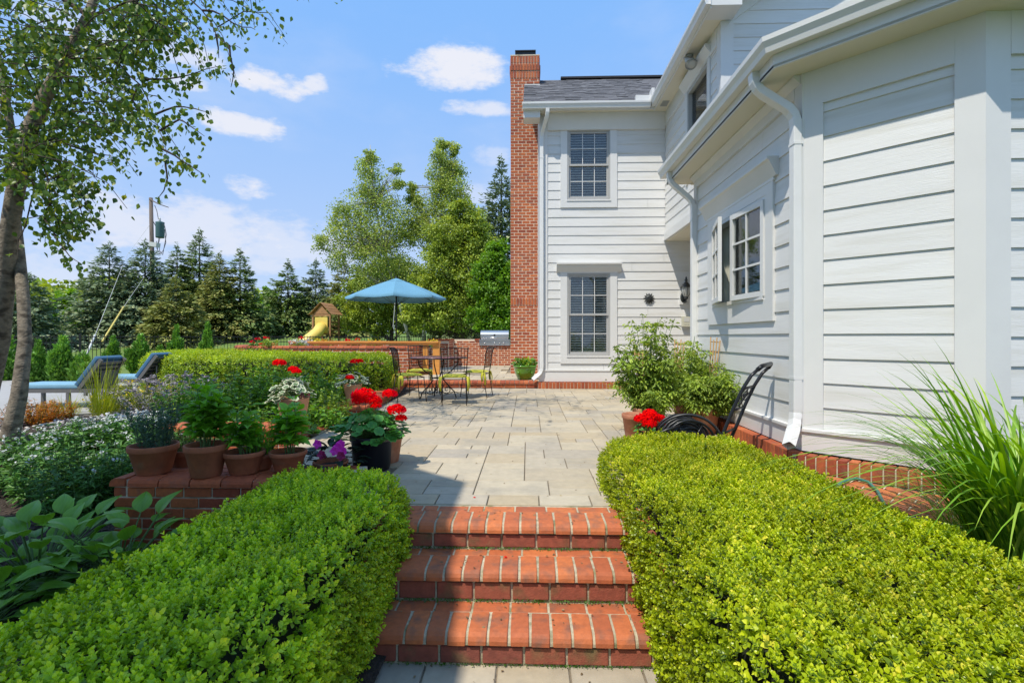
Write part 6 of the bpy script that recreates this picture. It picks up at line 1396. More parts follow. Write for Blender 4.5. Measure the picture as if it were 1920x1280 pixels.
# hose reel cart
def hose_cart():
    t = thing('hose_cart', 'black wrought metal hose reel cart with a tall curved handle, standing by the bay wall', 'hose cart', (1.8, 5.0, 0)); 
    def side(y, dx):
        P = [(1.70 + dx, y, .08), (1.79 + dx, y, .28), (1.87 + dx, y, .48), (1.955 + dx, y, .66), (2.03 + dx, y, .78), (2.09 + dx, y, .835)]
        mb = MB(); mb.tube(P, .020, 8, squash=.8); mb.obj('handle_rail', MT['cart'], t); return P
    A = side(4.68, 0); B = side(4.98, .235)
    mb = MB(); mb.tube([A[-1], (A[-1][0] + .045, 4.70, .865), (B[-1][0] + .01, 4.95, .875), B[-1]], .021, 8); mb.obj('handle_grip', MT['cart'], t)
    def lerp(P, z):
        for a, b in zip(P[:-1], P[1:]):
            if a[2] <= z <= b[2]: k = (z - a[2]) / (b[2] - a[2]); return Vector(a).lerp(Vector(b), k)
    for z in (.25, .46, .66): mb = MB(); mb.tube([lerp(A, z), lerp(B, z)], .011, 6); mb.obj('crossbar', MT['cart'], t)
    # scrolls between the two upper crossbars
    def onp(u, z): return lerp(A, z).lerp(lerp(B, z), u)
    for cx_, cz_, s in ((.32, .58, 1), (.68, .58, -1)):
        pts = []
        for i in range(26): a = i * .36; r = .085 * (1 - i / 30); pts.append(onp(min(.97, max(.03, cx_ + s * r * math.cos(a) / .33 * 1.2)), max(.47, min(.65, cz_ + r * math.sin(a)))))
        mb = MB(); mb.tube(pts, .0055, 5); mb.obj('scroll', MT['cart'], t)
    for u in (.2, .5, .8): mb = MB(); mb.tube([onp(u, .47), onp(.5, .52), onp(1 - u, .60)], .005, 5); mb.obj('scroll', MT['cart'], t)
    # reel and coiled hose
    c = Vector((1.52, 4.98, .11)); mb = MB()
    for y in (4.80, 5.16): mb = MB(); mb.tube([(c.x + .24 * math.cos(a), y, c.z + .24 * math.sin(a)) for a in np.linspace(0, 2 * PI, 33)], .012, 6, cap=False); mb.obj('reel_rim', MT['cart'], t)
    for k in range(6): mb = MB(); a = k * PI / 3; mb.tube([(c.x, 4.80, c.z), (c.x + .24 * math.cos(a), 4.80, c.z + .24 * math.sin(a))], .007, 5); mb.obj('reel_spoke', MT['cart'], t)
    pts = []; rg = random.Random(4)
    for i in range(420): a = i * .19; q = i / 420; lay = int(q * 4); y = 4.83 + .30 * (abs(((q * 4) % 1) - (lay % 2))); r = .115 + .030 * lay + rg.gauss(0, .003); pts.append((c.x + r * math.cos(a), y, c.z + r * math.sin(a) + .02))
    mb = MB(); mb.tube(pts, .0125, 7); mb.obj('coiled_hose', MT['hose'], t)
    pts = [(c.x - .1, 4.8, .30), (c.x - .24, 4.74, .27), (c.x - .35, 4.80, .20), (c.x - .40, 4.9, .1), (c.x - .3, 5.1, .04)]; mb = MB(); mb.tube(pts, .0125, 7); mb.obj('hose_end', MT['hose'], t)
    pts = [(c.x + .30 * math.cos(a), 4.78 + .05 * a, c.z + .30 * math.sin(a) * .95) for a in np.linspace(.2, 2.6, 20)]; mb = MB(); mb.tube(pts, .0135, 7); mb.obj('hose_loop', MT['hose'], t)
    for y in (4.70, 5.24):
        mb = MB(); M = T(1.72, y, .10) @ RX(PI / 2); mb.lathe([(.001, -.02), (.08, -.02), (.10, -.012), (.10, .012), (.08, .02), (.001, .02)], 20, M=M); mb.obj('wheel', MT['hose'], t)
    mb = MB(); mb.tube([(1.28, 4.75, .10), (1.72, 4.75, .10)], .012, 6); mb.obj('base_rail', MT['cart'], t); mb = MB(); mb.tube([(1.28, 5.2, .10), (1.72, 5.2, .10)], .012, 6); mb.obj('base_rail', MT['cart'], t)
hose_cart()
mb = MB(); pts = [at(x, y, z=z) for x, y, z in ((1555, 925, .045), (1578, 904, .045), (1604, 896, .05), (1628, 903, .05), (1646, 921, .045), (1658, 945, .04))]
Q = []
for i in range(len(pts) - 1):
    for k in range(5): Q.append(pts[i].lerp(pts[i + 1], k / 5))
mb.tube(Q + [pts[-1]], .011, 8); tag(mb.obj('garden_hose', MT['hosegreen']), 'green garden hose looping over the brick pavement behind the right hedge', 'hose')

# ---- wall lamp, sun plaque, door chime box, floodlight
def wall_lamp():
    v = at(1284, 540, D=11.0); t = thing('wall_lantern', 'black carriage lantern with curved glass on the rear wall beside the bay', 'lamp', (v.x, 11.2, v.z)); M = T(v.x, 11.02, 2.0); 
    mb = MB(); mb.lathe([(.001, -.02), (.075, -.02), (.085, 0), (.07, .02), (.001, .03)], 20, M=T(v.x, 11.20, 2.0) @ RX(PI / 2) @ SC(.9, 1.5, 1)); mb.obj('backplate', MT['bronze'], t)
    mb = MB(); mb.tube([(0, .17, -.08), (0, .10, -.12), (0, .02, -.11), (0, 0, -.04)], .016, 8, M=M); mb.obj('arm', MT['bronze'], t)
    mb = MB(); mb.lathe([(.001, -.05), (.04, -.045), (.045, -.02), (.03, -.01), (.05, .0)], 16, M=M); mb.obj('gallery', MT['bronze'], t)
    mb = MB(); mb.lathe([(.048, 0), (.085, .07), (.10, .15), (.102, .20)], 20, M=M); mb.obj('glass_shade', MT['frosted'], t)
    for k in range(8): a = k * PI / 4; mb = MB(); mb.tube([(r * math.cos(a), r * math.sin(a), z) for r, z in ((.05, 0), (.088, .07), (.104, .15), (.106, .20))], .004, 4, M=M); mb.obj('cage_bar', MT['bronze'], t)
    mb = MB(); mb.lathe([(.125, .195), (.12, .21), (.07, .27), (.035, .31), (.02, .33), (.03, .345), (.035, .36), (.015, .385), (.02, .40), (.004, .44)], 20, M=M); mb.obj('roof_cap', MT['bronze'], t)
wall_lamp()
v = at(1215.5, 560, D=11.2); t = thing('sun_plaque', 'round dark metal sunburst face plaque on the white siding', 'plaque', (v.x, 11.22, v.z)); M = T(v.x, 11.215, v.z) @ RX(PI / 2)
mb = MB(); mb.lathe([(.001, .03), (.04, .028), (.07, .018), (.08, 0)], 24, M=M); mb.obj('face', MT['bronze'], t)
for k in range(12):
    mb = MB(); a = k * PI / 6; s = .135 if k % 2 == 0 else .12; u = Vector((math.cos(a), math.sin(a), 0)); w = Vector((-u.y, u.x, 0)); z = Vector((0, 0, .018)); mb.add([u * .068 + w * .022, u * .1 + w * .016 + z * .5, u * s, u * .1 - w * .016 + z * .5, u * .068 - w * .022, u * .068 + z], [(0, 1, 5), (1, 2, 5), (2, 3, 5), (3, 4, 5)], M); mb.obj('ray', MT['bronze'], t)
for dx, dz, r in ((-.025, .02, .012), (.025, .02, .012), (0, -.005, .012), (0, -.032, .016)): mb = MB(); mb.lathe([(.001, .012), (r * .7, .009), (r, 0)], 10, M=M @ T(dx, dz, .026) @ SC(1.3 if r > .015 else 1, .6 if r > .015 else 1, 1)); mb.obj('face_feature', MT['blackmetal'], t)
v = at(1283.5, 603, D=11.2); t = thing('intercom_box', 'small beige outdoor speaker box with a grille on the rear wall', 'intercom', (v.x, 11.22, v.z)); M = T(v.x, 11.20, v.z); mb = MB(); mb.box(-.095, .095, -.045, .03, -.11, .11); mb.obj('case', MT['beige'], t, M)
mb = MB(); mb.box(-.06, .06, -.05, -.046, -.01, .085); mb.obj('grille', MT['lightgray'], t, M)
for dx in (-.04, 0, .04): mb = MB(); mb.box(dx - .01, dx + .01, -.05, -.046, -.07, -.055); mb.obj('button', MT['sashgrey'], t, M)
mb = MB(); mb.box(-.14, .12, -.03, .03, -.15, .15); mb.obj('mounting_block', MT['trim'], t, T(at(1284, 540, 11.2).x, 11.225, 2.0))
t = thing('floodlight', 'twin-headed grey security floodlight under the upper eave', 'lamp', (2.80, 8.95, 6.0)); M = T(2.80, 8.95, ZU - .012) @ SC(1.5, 1.5, 1.5)
mb = MB(); mb.lathe([(.001, -.03), (.05, -.028), (.06, 0), (.001, 0)], 16, M=M); mb.obj('base', MT['sashgrey'], t)
for s in (-1, 1):
    MM = M @ T(s * .035, -.03, -.05) @ RY(R(s * 22)) @ RX(R(-35)); mb = MB(); mb.tube([(0, 0, .05), (0, 0, 0)], .012, 6, M=MM); mb.obj('swivel', MT['sashgrey'], t); mb = MB(); mb.lathe([(.02, .0), (.032, -.03), (.038, -.09), (.062, -.15), (.060, -.15), (.034, -.09)], 16, M=MM); mb.obj('lamp_head', MT['sashgrey'], t)
    mb = MB(); mb.lathe([(.001, -.155), (.04, -.145), (.058, -.13)], 16, M=MM); mb.obj('bulb', MT['lightgray'], t)

# ================================================================== TERRACE AND PATIO FURNITURE
def chair_proto():
    t = thing('bistro_chair', 'x', 'chair', (0, 0, 0), 'black iron chairs with olive cushions round the table')
    def tub(name, pts, r=.008): mb = MB(); mb.tube(pts, r, 6); return mb.obj(name, MT['iron'], t)
    # seat at z=.44, faces +y ; back at -y
    tub('leg', [(-.20, .20, .43), (-.225, .24, 0)]); tub('leg', [(.20, .20, .43), (.225, .24, 0)]); tub('leg', [(-.19, -.20, .44), (-.20, -.27, 0)]); tub('leg', [(.19, -.20, .44), (.20, -.27, 0)])
    tub('seat_frame', [(-.20, .21, .43), (.20, .21, .43), (.21, 0, .43), (.19, -.20, .43), (-.19, -.20, .43), (-.21, 0, .43), (-.20, .21, .43)])
    for s in (-1, 1): tub('back_post', [(s * .19, -.20, .43), (s * .205, -.235, .62), (s * .215, -.25, .80), (s * .225, -.285, .925), (s * .225, -.33, .955), (s * .225, -.345, .93)], .009)
    tub('top_rail', [(-.225, -.30, .935), (-.12, -.30, .95), (0, -.30, .955), (.12, -.30, .95), (.225, -.30, .935)]); tub('lower_rail', [(-.20, -.225, .56), (.20, -.225, .56)], .006)
    for k in range(7): x = (k - 3) * .054; tub('back_bar', [(x, -.225, .56), (x * 1.03, -.235, .68), (x * 1.05, -.25, .82), (x * 1.06, -.30, .945)], .005)
    tub('stretcher', [(-.205, -.245, .16), (0, 0, .20), (.215, .225, .16)], .005); tub('stretcher', [(.205, -.245, .16), (0, 0, .20), (-.215, .225, .16)], .005)
    mb = MB(); V = []; n = 10
    bm = bmesh.new(); bmesh.ops.create_grid(bm, x_segments=n, y_segments=n, size=.5)
    for v in bm.verts: x, y = v.co.x * 2, v.co.y * 2; e = max(abs(x), abs(y)); v.co = Vector((x * .215 * (1 - .04 * y * y), y * .21 * (1 - .04 * x * x), .465 + .04 * (1 - e ** 4) * (1 - .25 * math.exp(-(x * x + y * y) * 6))))
    r = bmesh.ops.extrude_face_region(bm, geom=list(bm.faces)); 
    for v in [g for g in r['geom'] if isinstance(g, bmesh.types.BMVert)]: v.co.z = .47 - (v.co.z - .465) * .6
    bmesh.ops.recalc_face_normals(bm, faces=bm.faces); me = bpy.data.meshes.new('cushion'); bm.to_mesh(me); bm.free(); me.materials.append(MT['cushion']); [setattr(p, 'use_smooth', True) for p in me.polygons]; cu = put('cushion', me, t)
    for s in (-1, 1):
        mb = MB(); mb.tube([(s * .20, -.20, .47), (s * .225, -.225, .46), (s * .235, -.25, .36), (s * .225, -.245, .24)], [.014, .03, .026, .018], 6, squash=.3); mb.obj('tie', MT['cushion'], cu)
        mb = MB(); mb.tube([(s * .20, -.20, .47), (s * .245, -.20, .47), (s * .26, -.19, .40), (s * .255, -.20, .30)], [.014, .028, .024, .02], 6, squash=.3); mb.obj('tie', MT['cushion'], cu)
    return t
def dup(o, M=None):
    c = o.copy(); COL.objects.link(c)
    for ch in list(o.children):
        d = dup(ch); d.parent = c; d.matrix_parent_inverse = ch.matrix_parent_inverse.copy()
    if M is not None: c.matrix_basis = M
    return c
proto = chair_proto(); first = True
TBL = at(822, 632, 9.35)
for (px, D, face, lb) in [(768, 8.95, -62, 'iron chair left of the round table, seen from its side'), (852, 8.62, 8, 'iron chair nearest the camera, its barred back towards us'), (893, 9.75, 78, 'iron chair right of the round table'), (788, 10.1, 196, 'iron chair behind the round table, hidden up to its back')]:
    v = at(px, 632, D); M = T(v.x, v.y, 0) @ RZ(R(face)); o = proto if first else dup(proto, M); o.matrix_basis = M; o['label'] = lb; first = False
def table():
    x, y = TBL.x, TBL.y; t = thing('bistro_table', 'round red stone-topped table on scrolled black iron legs between the chairs', 'table', (x, y, 0)); M = T(x, y, 0)
    mb = MB(); mb.lathe([(.001, .745), (.50, .745), (.515, .755), (.515, .765), (.50, .775), (.001, .775)], 40, M=M); mb.obj('tabletop', MT['tabletop'], t); mb = MB(); mb.tube([(.515 * math.cos(a), .515 * math.sin(a), .75) for a in np.linspace(0, 2 * PI, 41)], .012, 6, M=M, cap=False); mb.obj('rim', MT['iron'], t)
    for k in range(4):
        MM = M @ RZ(k * PI / 2 + .4); mb = MB(); mb.tube([(.38, 0, .745), (.36, 0, .62), (.24, 0, .50), (.12, 0, .42), (.10, 0, .34), (.20, 0, .22), (.30, 0, .12), (.34, 0, 0)], .011, 7, M=MM); mb.obj('leg', MT['iron'], t)
        mb = MB(); mb.tube([(.16 + .095 * (1 - i / 34) * math.cos(i * .33 + 2.2), 0, .16 + .095 * (1 - i / 34) * math.sin(i * .33 + 2.2)) for i in range(30)], .008, 6, M=MM); mb.obj('scroll', MT['iron'], t)
    mb = MB(); mb.tube([(.10 * math.cos(a), .10 * math.sin(a), .38) for a in np.linspace(0, 2 * PI, 21)], .009, 6, M=M, cap=False); mb.obj('ring', MT['iron'], t)
table()
# blue umbrella
def umbrella():
    b = at(743, 632, 15.0); b.z = TZ; t = thing('patio_umbrella', 'open blue market umbrella rising behind the curved brick wall', 'umbrella', b); M = T(b); n = 8; zr = 2.30 - TZ; za = 2.86 - TZ; Rr = 1.46
    mb = MB(); mb.tube([(0, 0, 0), (0, 0, za)], .022, 8, M=M); mb.obj('pole', MT['blackmetal'], t); mb = MB(); mb.lathe([(.001, 0), (.24, 0), (.24, .05), (.05, .09), (.03, .25), (.001, .25)], 24, M=M); mb.obj('base', MT['blackmetal'], t)
    for k in range(n):       # each gore of the canopy
        a0, a1 = 2 * PI * k / n + .2, 2 * PI * (k + 1) / n + .2; V = []; Fs = []; S = 7
        for i in range(S + 1):
            s = i / S
            for j in range(5):
                q = j / 4; a = a0 + (a1 - a0) * q; chord = math.cos((a1 - a0) / 2) / math.cos(a - (a0 + a1) / 2); r = Rr * (.10 + .90 * s) * chord; z = za - (za - zr) * (.06 + .94 * s) + .02 * math.sin(PI * s) - .05 * s * math.sin(PI * q) * (1 - s * .3); V.append((r * math.cos(a), r * math.sin(a), z))
        for j in range(5): v = V[S * 5 + j]; V.append((v[0] * 1.0, v[1] * 1.0, v[2] - .055))
        for i in range(S + 1):
            for j in range(4): a = i * 5 + j; Fs.append((a, a + 1, a + 6, a + 5))
        put('canopy_panel', pymesh('canopy_panel', V, Fs, MT['canopy'], True), t, M)
        mb = MB(); mb.tube([(0, 0, za - .05), (Rr * .98 * math.cos(a0), Rr * .98 * math.sin(a0), zr - .02)], .008, 5, M=M); mb.obj('rib', MT['blackmetal'], t); mb = MB(); mb.tube([(0, 0, zr - .25), (Rr * .5 * math.cos(a0), Rr * .5 * math.sin(a0), (za + zr) / 2 - .04)], .006, 5, M=M); mb.obj('strut', MT['blackmetal'], t)
    V = [(0, 0, za + .02)] + [(Rr * .23 * math.cos(2 * PI * k / n + .2), Rr * .23 * math.sin(2 * PI * k / n + .2), za - .10) for k in range(n)]; put('vent_cap', pymesh('vent_cap', V, [(0, 1 + k, 1 + (k + 1) % n) for k in range(n)], MT['canopy']), t, M)
    mb = MB(); mb.lathe([(.001, za + .08), (.02, za + .06), (.015, za + .02), (.025, za)], 10, M=M); mb.obj('finial', MT['blackmetal'], t)
umbrella()
# cedar bar counter
def bar():
    A = at(590, 632, 13.6); B = at(828, 632, 13.6); t = thing('bar_counter', 'orange cedar bar counter on thick posts behind the bistro table', 'counter', (-2.4, 13.3, TZ)); z = .985
    for k in range(4): mb = MB(); y = 12.98 + k * .115; mb.box(A.x, B.x, y, y + .109, z, z + .038); mb.obj('plank', MT['cedar'], t)
    mb = MB(); mb.box(A.x + .05, B.x - .05, 13.0, 13.03, z - .05, z - .003); mb.obj('apron', MT['cedar'], t)
    for px, w in ((817, .17), (797, .13)): x = at(px, 632, 13.1).x; mb = MB(); mb.box(x - w / 2, x + w / 2, 13.05, 13.05 + w, TZ, z - .003); mb.obj('post', MT['cedar'], t)
    x = at(600, 632, 13.1).x; mb = MB(); mb.box(x - .07, x + .07, 13.05, 13.19, TZ, z - .003); mb.obj('post', MT['cedar'], t)
bar()
# steel grill
def grill():
    x0 = at(899, 632, 17.35).x; x1 = at(956, 632, 17.35).x; z0 = TZ + 8 * .0765 + .066; z0 = .845; t = thing('gas_grill', 'stainless steel built-in gas grill with a closed hood on the brick kitchen wall', 'grill', ((x0 + x1) / 2, 17.4, z0)); w = x1 - x0; M = T(x0, 17.30, z0)
    mb = MB(); mb.box(0, w, -.05, .5, 0, .17); mb.obj('control_panel', MT['steel'], t, M); mb = MB(); mb.box(-.01, w + .01, -.09, .5, .172, .205); mb.obj('drip_lip', MT['steel'], t, M)
    prof = [(-.03, .21), (-.05, .27), (-.05, .38), (-.02, .45), (.05, .50), (.15, .525), (.45, .525), (.50, .21)]; mb = MB(); mb.prism(prof, .04, w - .04, axis='x'); mb.obj('hood', MT['steel'], t, M)
    mb = MB(); mb.tube([(.10, -.10, .27), (w - .10, -.10, .27)], .014, 8); mb.obj('hood_handle', MT['steel2'], t, M)
    for q in (.19, .5, .66, .80): mb = MB(); mb.lathe([(.001, .05), (.024, .05), (.030, .01), (.034, 0)], 14, M=M @ T(w * q, -.05, .085) @ RX(PI / 2)); mb.obj('knob', MT['steel2'], t)
    mb = MB(); mb.lathe([(.001, .012), (.03, .010), (.034, 0)], 14, M=M @ T(w * .5, -.05, .36) @ RX(PI / 2)); mb.obj('thermometer', MT['blackmetal'], t)
    for s in (.02, w - .05): mb = MB(); mb.box(s, s + .03, -.07, -.02, .205, .27); mb.obj('hinge_bracket', MT['blackmetal'], t, M)
grill()
# green glazed pot on the terrace edge
def greenpot():
    global RNG
    RNG = np.random.default_rng(66); v = at(984, 632, 11.62); loc = (v.x, v.y, TZ - .0); t = thing('green_planter', 'glossy lime green glazed planter with leafy flowers at the chimney foot', 'planter', loc); M = T(loc) @ RZ(.3); V = []; Fs = []; prof = [(.15, 0), (.19, .04), (.245, .16), (.265, .26), (.268, .285), (.285, .29), (.285, .325), (.262, .325), (.25, .28)]; n = 32
    for (r, z) in prof:
        for j in range(n): a = 2 * PI * j / n; k = 1 / max(abs(math.cos(a)), abs(math.sin(a))) ** .35 * .93 - .02 * (abs(math.cos(a * 4 + 0)) > .97); V.append((r * k * math.cos(a), r * k * math.sin(a), z))
    for i in range(len(prof) - 1):
        for j in range(n): Fs.append((i * n + j, i * n + (j + 1) % n, (i + 1) * n + (j + 1) % n, (i + 1) * n + j))
    Fs.append(tuple(range(n - 1, -1, -1))); put('pot', pymesh('pot', V, Fs, MT['greenpot'], True), t, M); mb = MB(); mb.lathe([(.001, .28), (.24, .27)], 20, M=T(loc)); mb.obj('soil', MT['soil'], t)
    for ang in (-.9, -2.2):       # raised flower emblem
        for k in range(5): mb = MB(); a = k * 1.2566; mb.lathe([(.001, .008), (.012, .006), (.016, 0)], 8, M=T(loc) @ RZ(ang) @ T(.262, .018 * math.cos(a), .17 + .018 * math.sin(a)) @ RY(PI / 2)); mb.obj('emblem_petal', MT['greenpot'], t)
    v = blob_crown([(loc[0] + a, loc[1] + b, loc[2] + .38) for a, b in ((-.15, 0), (.15, 0), (0, .12), (0, -.13), (.1, .1), (-.1, -.08))], [.12] * 6, 60, .065, leaf_t(.36, .06, .2), .2, .7); leafobj('foliage', t, 'shrub', [v])
    v = blob_crown([(loc[0] + .05, loc[1] - .15, loc[2] + .42)], [.09], 40, .06, leaf_t(.3), .1, .7); leafobj('yellow_foliage', t, 'coreopsis', [v]); flowerhead(t, (loc[0] + .05, loc[1], loc[2] + .50), .04, 'red', 24)
    P = np.array([(loc[0] + a, loc[1] + .1, loc[2] + .45 + z) for a in (-.12, -.05, .2) for z in np.linspace(0, .2, 12)]); leafobj('flower_spikes', t, 'catmint', [scatter(leaf_t(.3), P, rnd(len(P)), rnd(len(P)), .018, RNG.uniform(0, .4, len(P)))])
greenpot()
# flowers along the curved wall
def wallflowers():
    spots = [(473, 642, 13.2, 'red'), (483, 636, 13.2, 'red'), (499, 634, 13.3, 'red'), (490, 645, 13.1, 'red'), (514, 646, 13.2, 'red'), (565, 634, 14.0, 'red'), (652, 638, 13.6, 'red'), (670, 637, 13.6, 'red'), (660, 642, 13.6, 'red')]
    for i, (px, py, D, m) in enumerate(spots):
        global RNG
        RNG = np.random.default_rng(700 + i); c = at(px, py, D); t = thing('geranium', ['leftmost red geranium on the curved wall', 'second red geranium from the left on the curved wall', 'third red geranium from the left on the curved wall', 'low red geranium in the left group on the curved wall', 'red geranium at the right of the left group on the curved wall', 'single red geranium near the yellow slide', 'red geranium left of the umbrella pole on the wall', 'red geranium nearest the umbrella pole', 'small red geranium between two others left of the umbrella pole'][i], 'flower', (c.x, c.y, .93), 'red geraniums along the curved wall'); flowerhead(t, c, .085, m, 50)
        v = blob_crown([(c.x, c.y, c.z - .14)], [.12], 60, .06, leaf_t(.4), .1, .7); leafobj('foliage', t, 'geran', [v])
    for i, (px, D, m, lb) in enumerate([(598, 13.95, 'yellowp', 'yellow flowering tuft in front of the slide foot'), (615, 13.95, 'orange', 'orange flowering tuft beside the yellow one'), (575, 13.95, 'catmint', 'pale grey foliage tuft on the upper brick ring'), (560, 13.0, 'whitep', 'white flower tuft on the curved wall'), (505, 13.0, 'limeshrub', 'lime foliage tuft among the left geraniums'), (700, 13.9, 'yellowp', 'yellow tuft behind the cedar counter'), (812, 13.9, 'yellowp', 'yellow tuft at the end of the cedar counter')]):
        v = at(px, 632, D); perennial('flower_tuft', lb, (v.x, v.y, .86), 22, .2, .16, 720 + i, 'limeshrub' if m != 'catmint' else 'catmint', .05, 10, m, .04, 5, group='flower tufts along the curved wall')
wallflowers()
# pool loungers
def lounger(label, bend, seed, ang=4, pale='palecush'):
    t = thing('pool_lounger', label, 'lounger', (bend.x, bend.y, .035), 'blue loungers on the pool deck'); M = T(bend.x, bend.y, .035) @ RZ(R(ang)); zs = .30; Wd = .54; Ls = 1.0; Lb = .56; tilt = R(54)
    for y in (0, Wd - .04): mb = MB(); mb.box(-Ls, .45, y, y + .04, zs - .06, zs); mb.obj('side_rail', MT['graymetal'], t, M)
    for x in (-Ls, .41): mb = MB(); mb.box(x, x + .04, .04, Wd - .04, zs - .055, zs - .005); mb.obj('end_rail', MT['graymetal'], t, M)
    for x in (-Ls + .02, -.18, .36):
        for y in (.0, Wd - .04): mb = MB(); mb.box(x, x + .045, y - .002, y + .042, 0, zs - .062); mb.obj('leg', MT['graymetal'], t, M)
    bm = bmesh.new(); bmesh.ops.create_cube(bm, size=1)
    for v in bm.verts: v.co = Vector(((v.co.x - .5) * (Ls - .0), (v.co.y + .5) * Wd, zs + (v.co.z + .5) * .075))
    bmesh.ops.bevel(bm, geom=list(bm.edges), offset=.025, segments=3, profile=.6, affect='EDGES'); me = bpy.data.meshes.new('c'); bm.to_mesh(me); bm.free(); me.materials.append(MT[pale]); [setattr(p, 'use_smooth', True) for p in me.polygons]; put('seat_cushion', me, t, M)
    MB_ = M @ T(0, 0, zs) @ RY(-tilt); bm = bmesh.new(); bmesh.ops.create_cube(bm, size=1)
    for v in bm.verts: v.co = Vector(((v.co.x + .5) * Lb + .0, (v.co.y + .5) * Wd, .02 + (v.co.z + .5) * .075))
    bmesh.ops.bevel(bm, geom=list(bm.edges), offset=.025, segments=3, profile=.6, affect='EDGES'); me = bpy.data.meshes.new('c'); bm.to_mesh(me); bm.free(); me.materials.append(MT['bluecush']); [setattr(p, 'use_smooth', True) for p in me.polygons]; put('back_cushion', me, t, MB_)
    for y in (0, Wd - .035): mb = MB(); mb.box(0, Lb, y, y + .035, -.035, .018); mb.obj('back_rail', MT['graymetal'], t, MB_)
    for k in range(6): mb = MB(); x = .04 + k * .085; mb.box(x, x + .05, .036, Wd - .036, -.02, .0); mb.obj('back_slat', MT['graymetal'], t, MB_)
    mb = MB(); mb.box(.27, .29, .1, Wd - .1, .0, zs + .25); mb.obj('back_prop', MT['graymetal'], t, M @ T(0, 0, 0))
lounger('blue lounger nearest the birch trunk, pale seat in the sun and raised back', at(146, 632, 7.8), 1)
lounger('second blue lounger further back, its slatted raised back showing beside the hedge', at(258, 632, 9.5), 2)
# iron fence with single pickets
def fence():
    A = at(20, 632, 16.8); B = at(860, 632, 24.5); t = thing('iron_fence', 'black iron picket fence running across behind the garden', 'fence', (A.x, A.y, 0)); d = (B - A); d.z = 0; Lf = d.length; d.normalize(); ang = math.atan2(d.y, d.x); M = T(A.x, A.y, 0) @ RZ(ang); pc = Pieces('picket', t, 298); me = boxmesh(.017, .017, 1.14, 'blackmetal', 0); n = int(Lf / .112); pm_ = boxmesh(.06, .06, 1.27, 'blackmetal', .004)
    posts = 0
    for i in range(n + 1):
        x = i * .112; gx = A.x + d.x * x; gy = A.y + d.y * x; z = float(lawn_z(gx, gy))
        if i % 16 == 0:
            put('post', pm_, t, M @ T(x, 0, -.02))
            if i + 16 <= n:
                for z_ in (.14, .93, 1.13): mb = MB(); mb.box(x + .03, x + 16 * .112 - .03, -.014, .014, z_, z_ + .03); mb.obj('rail', MT['blackmetal'], t, M)
        else: pc.add(me, M @ T(x, 0, .05))
    pc.done()
fence()
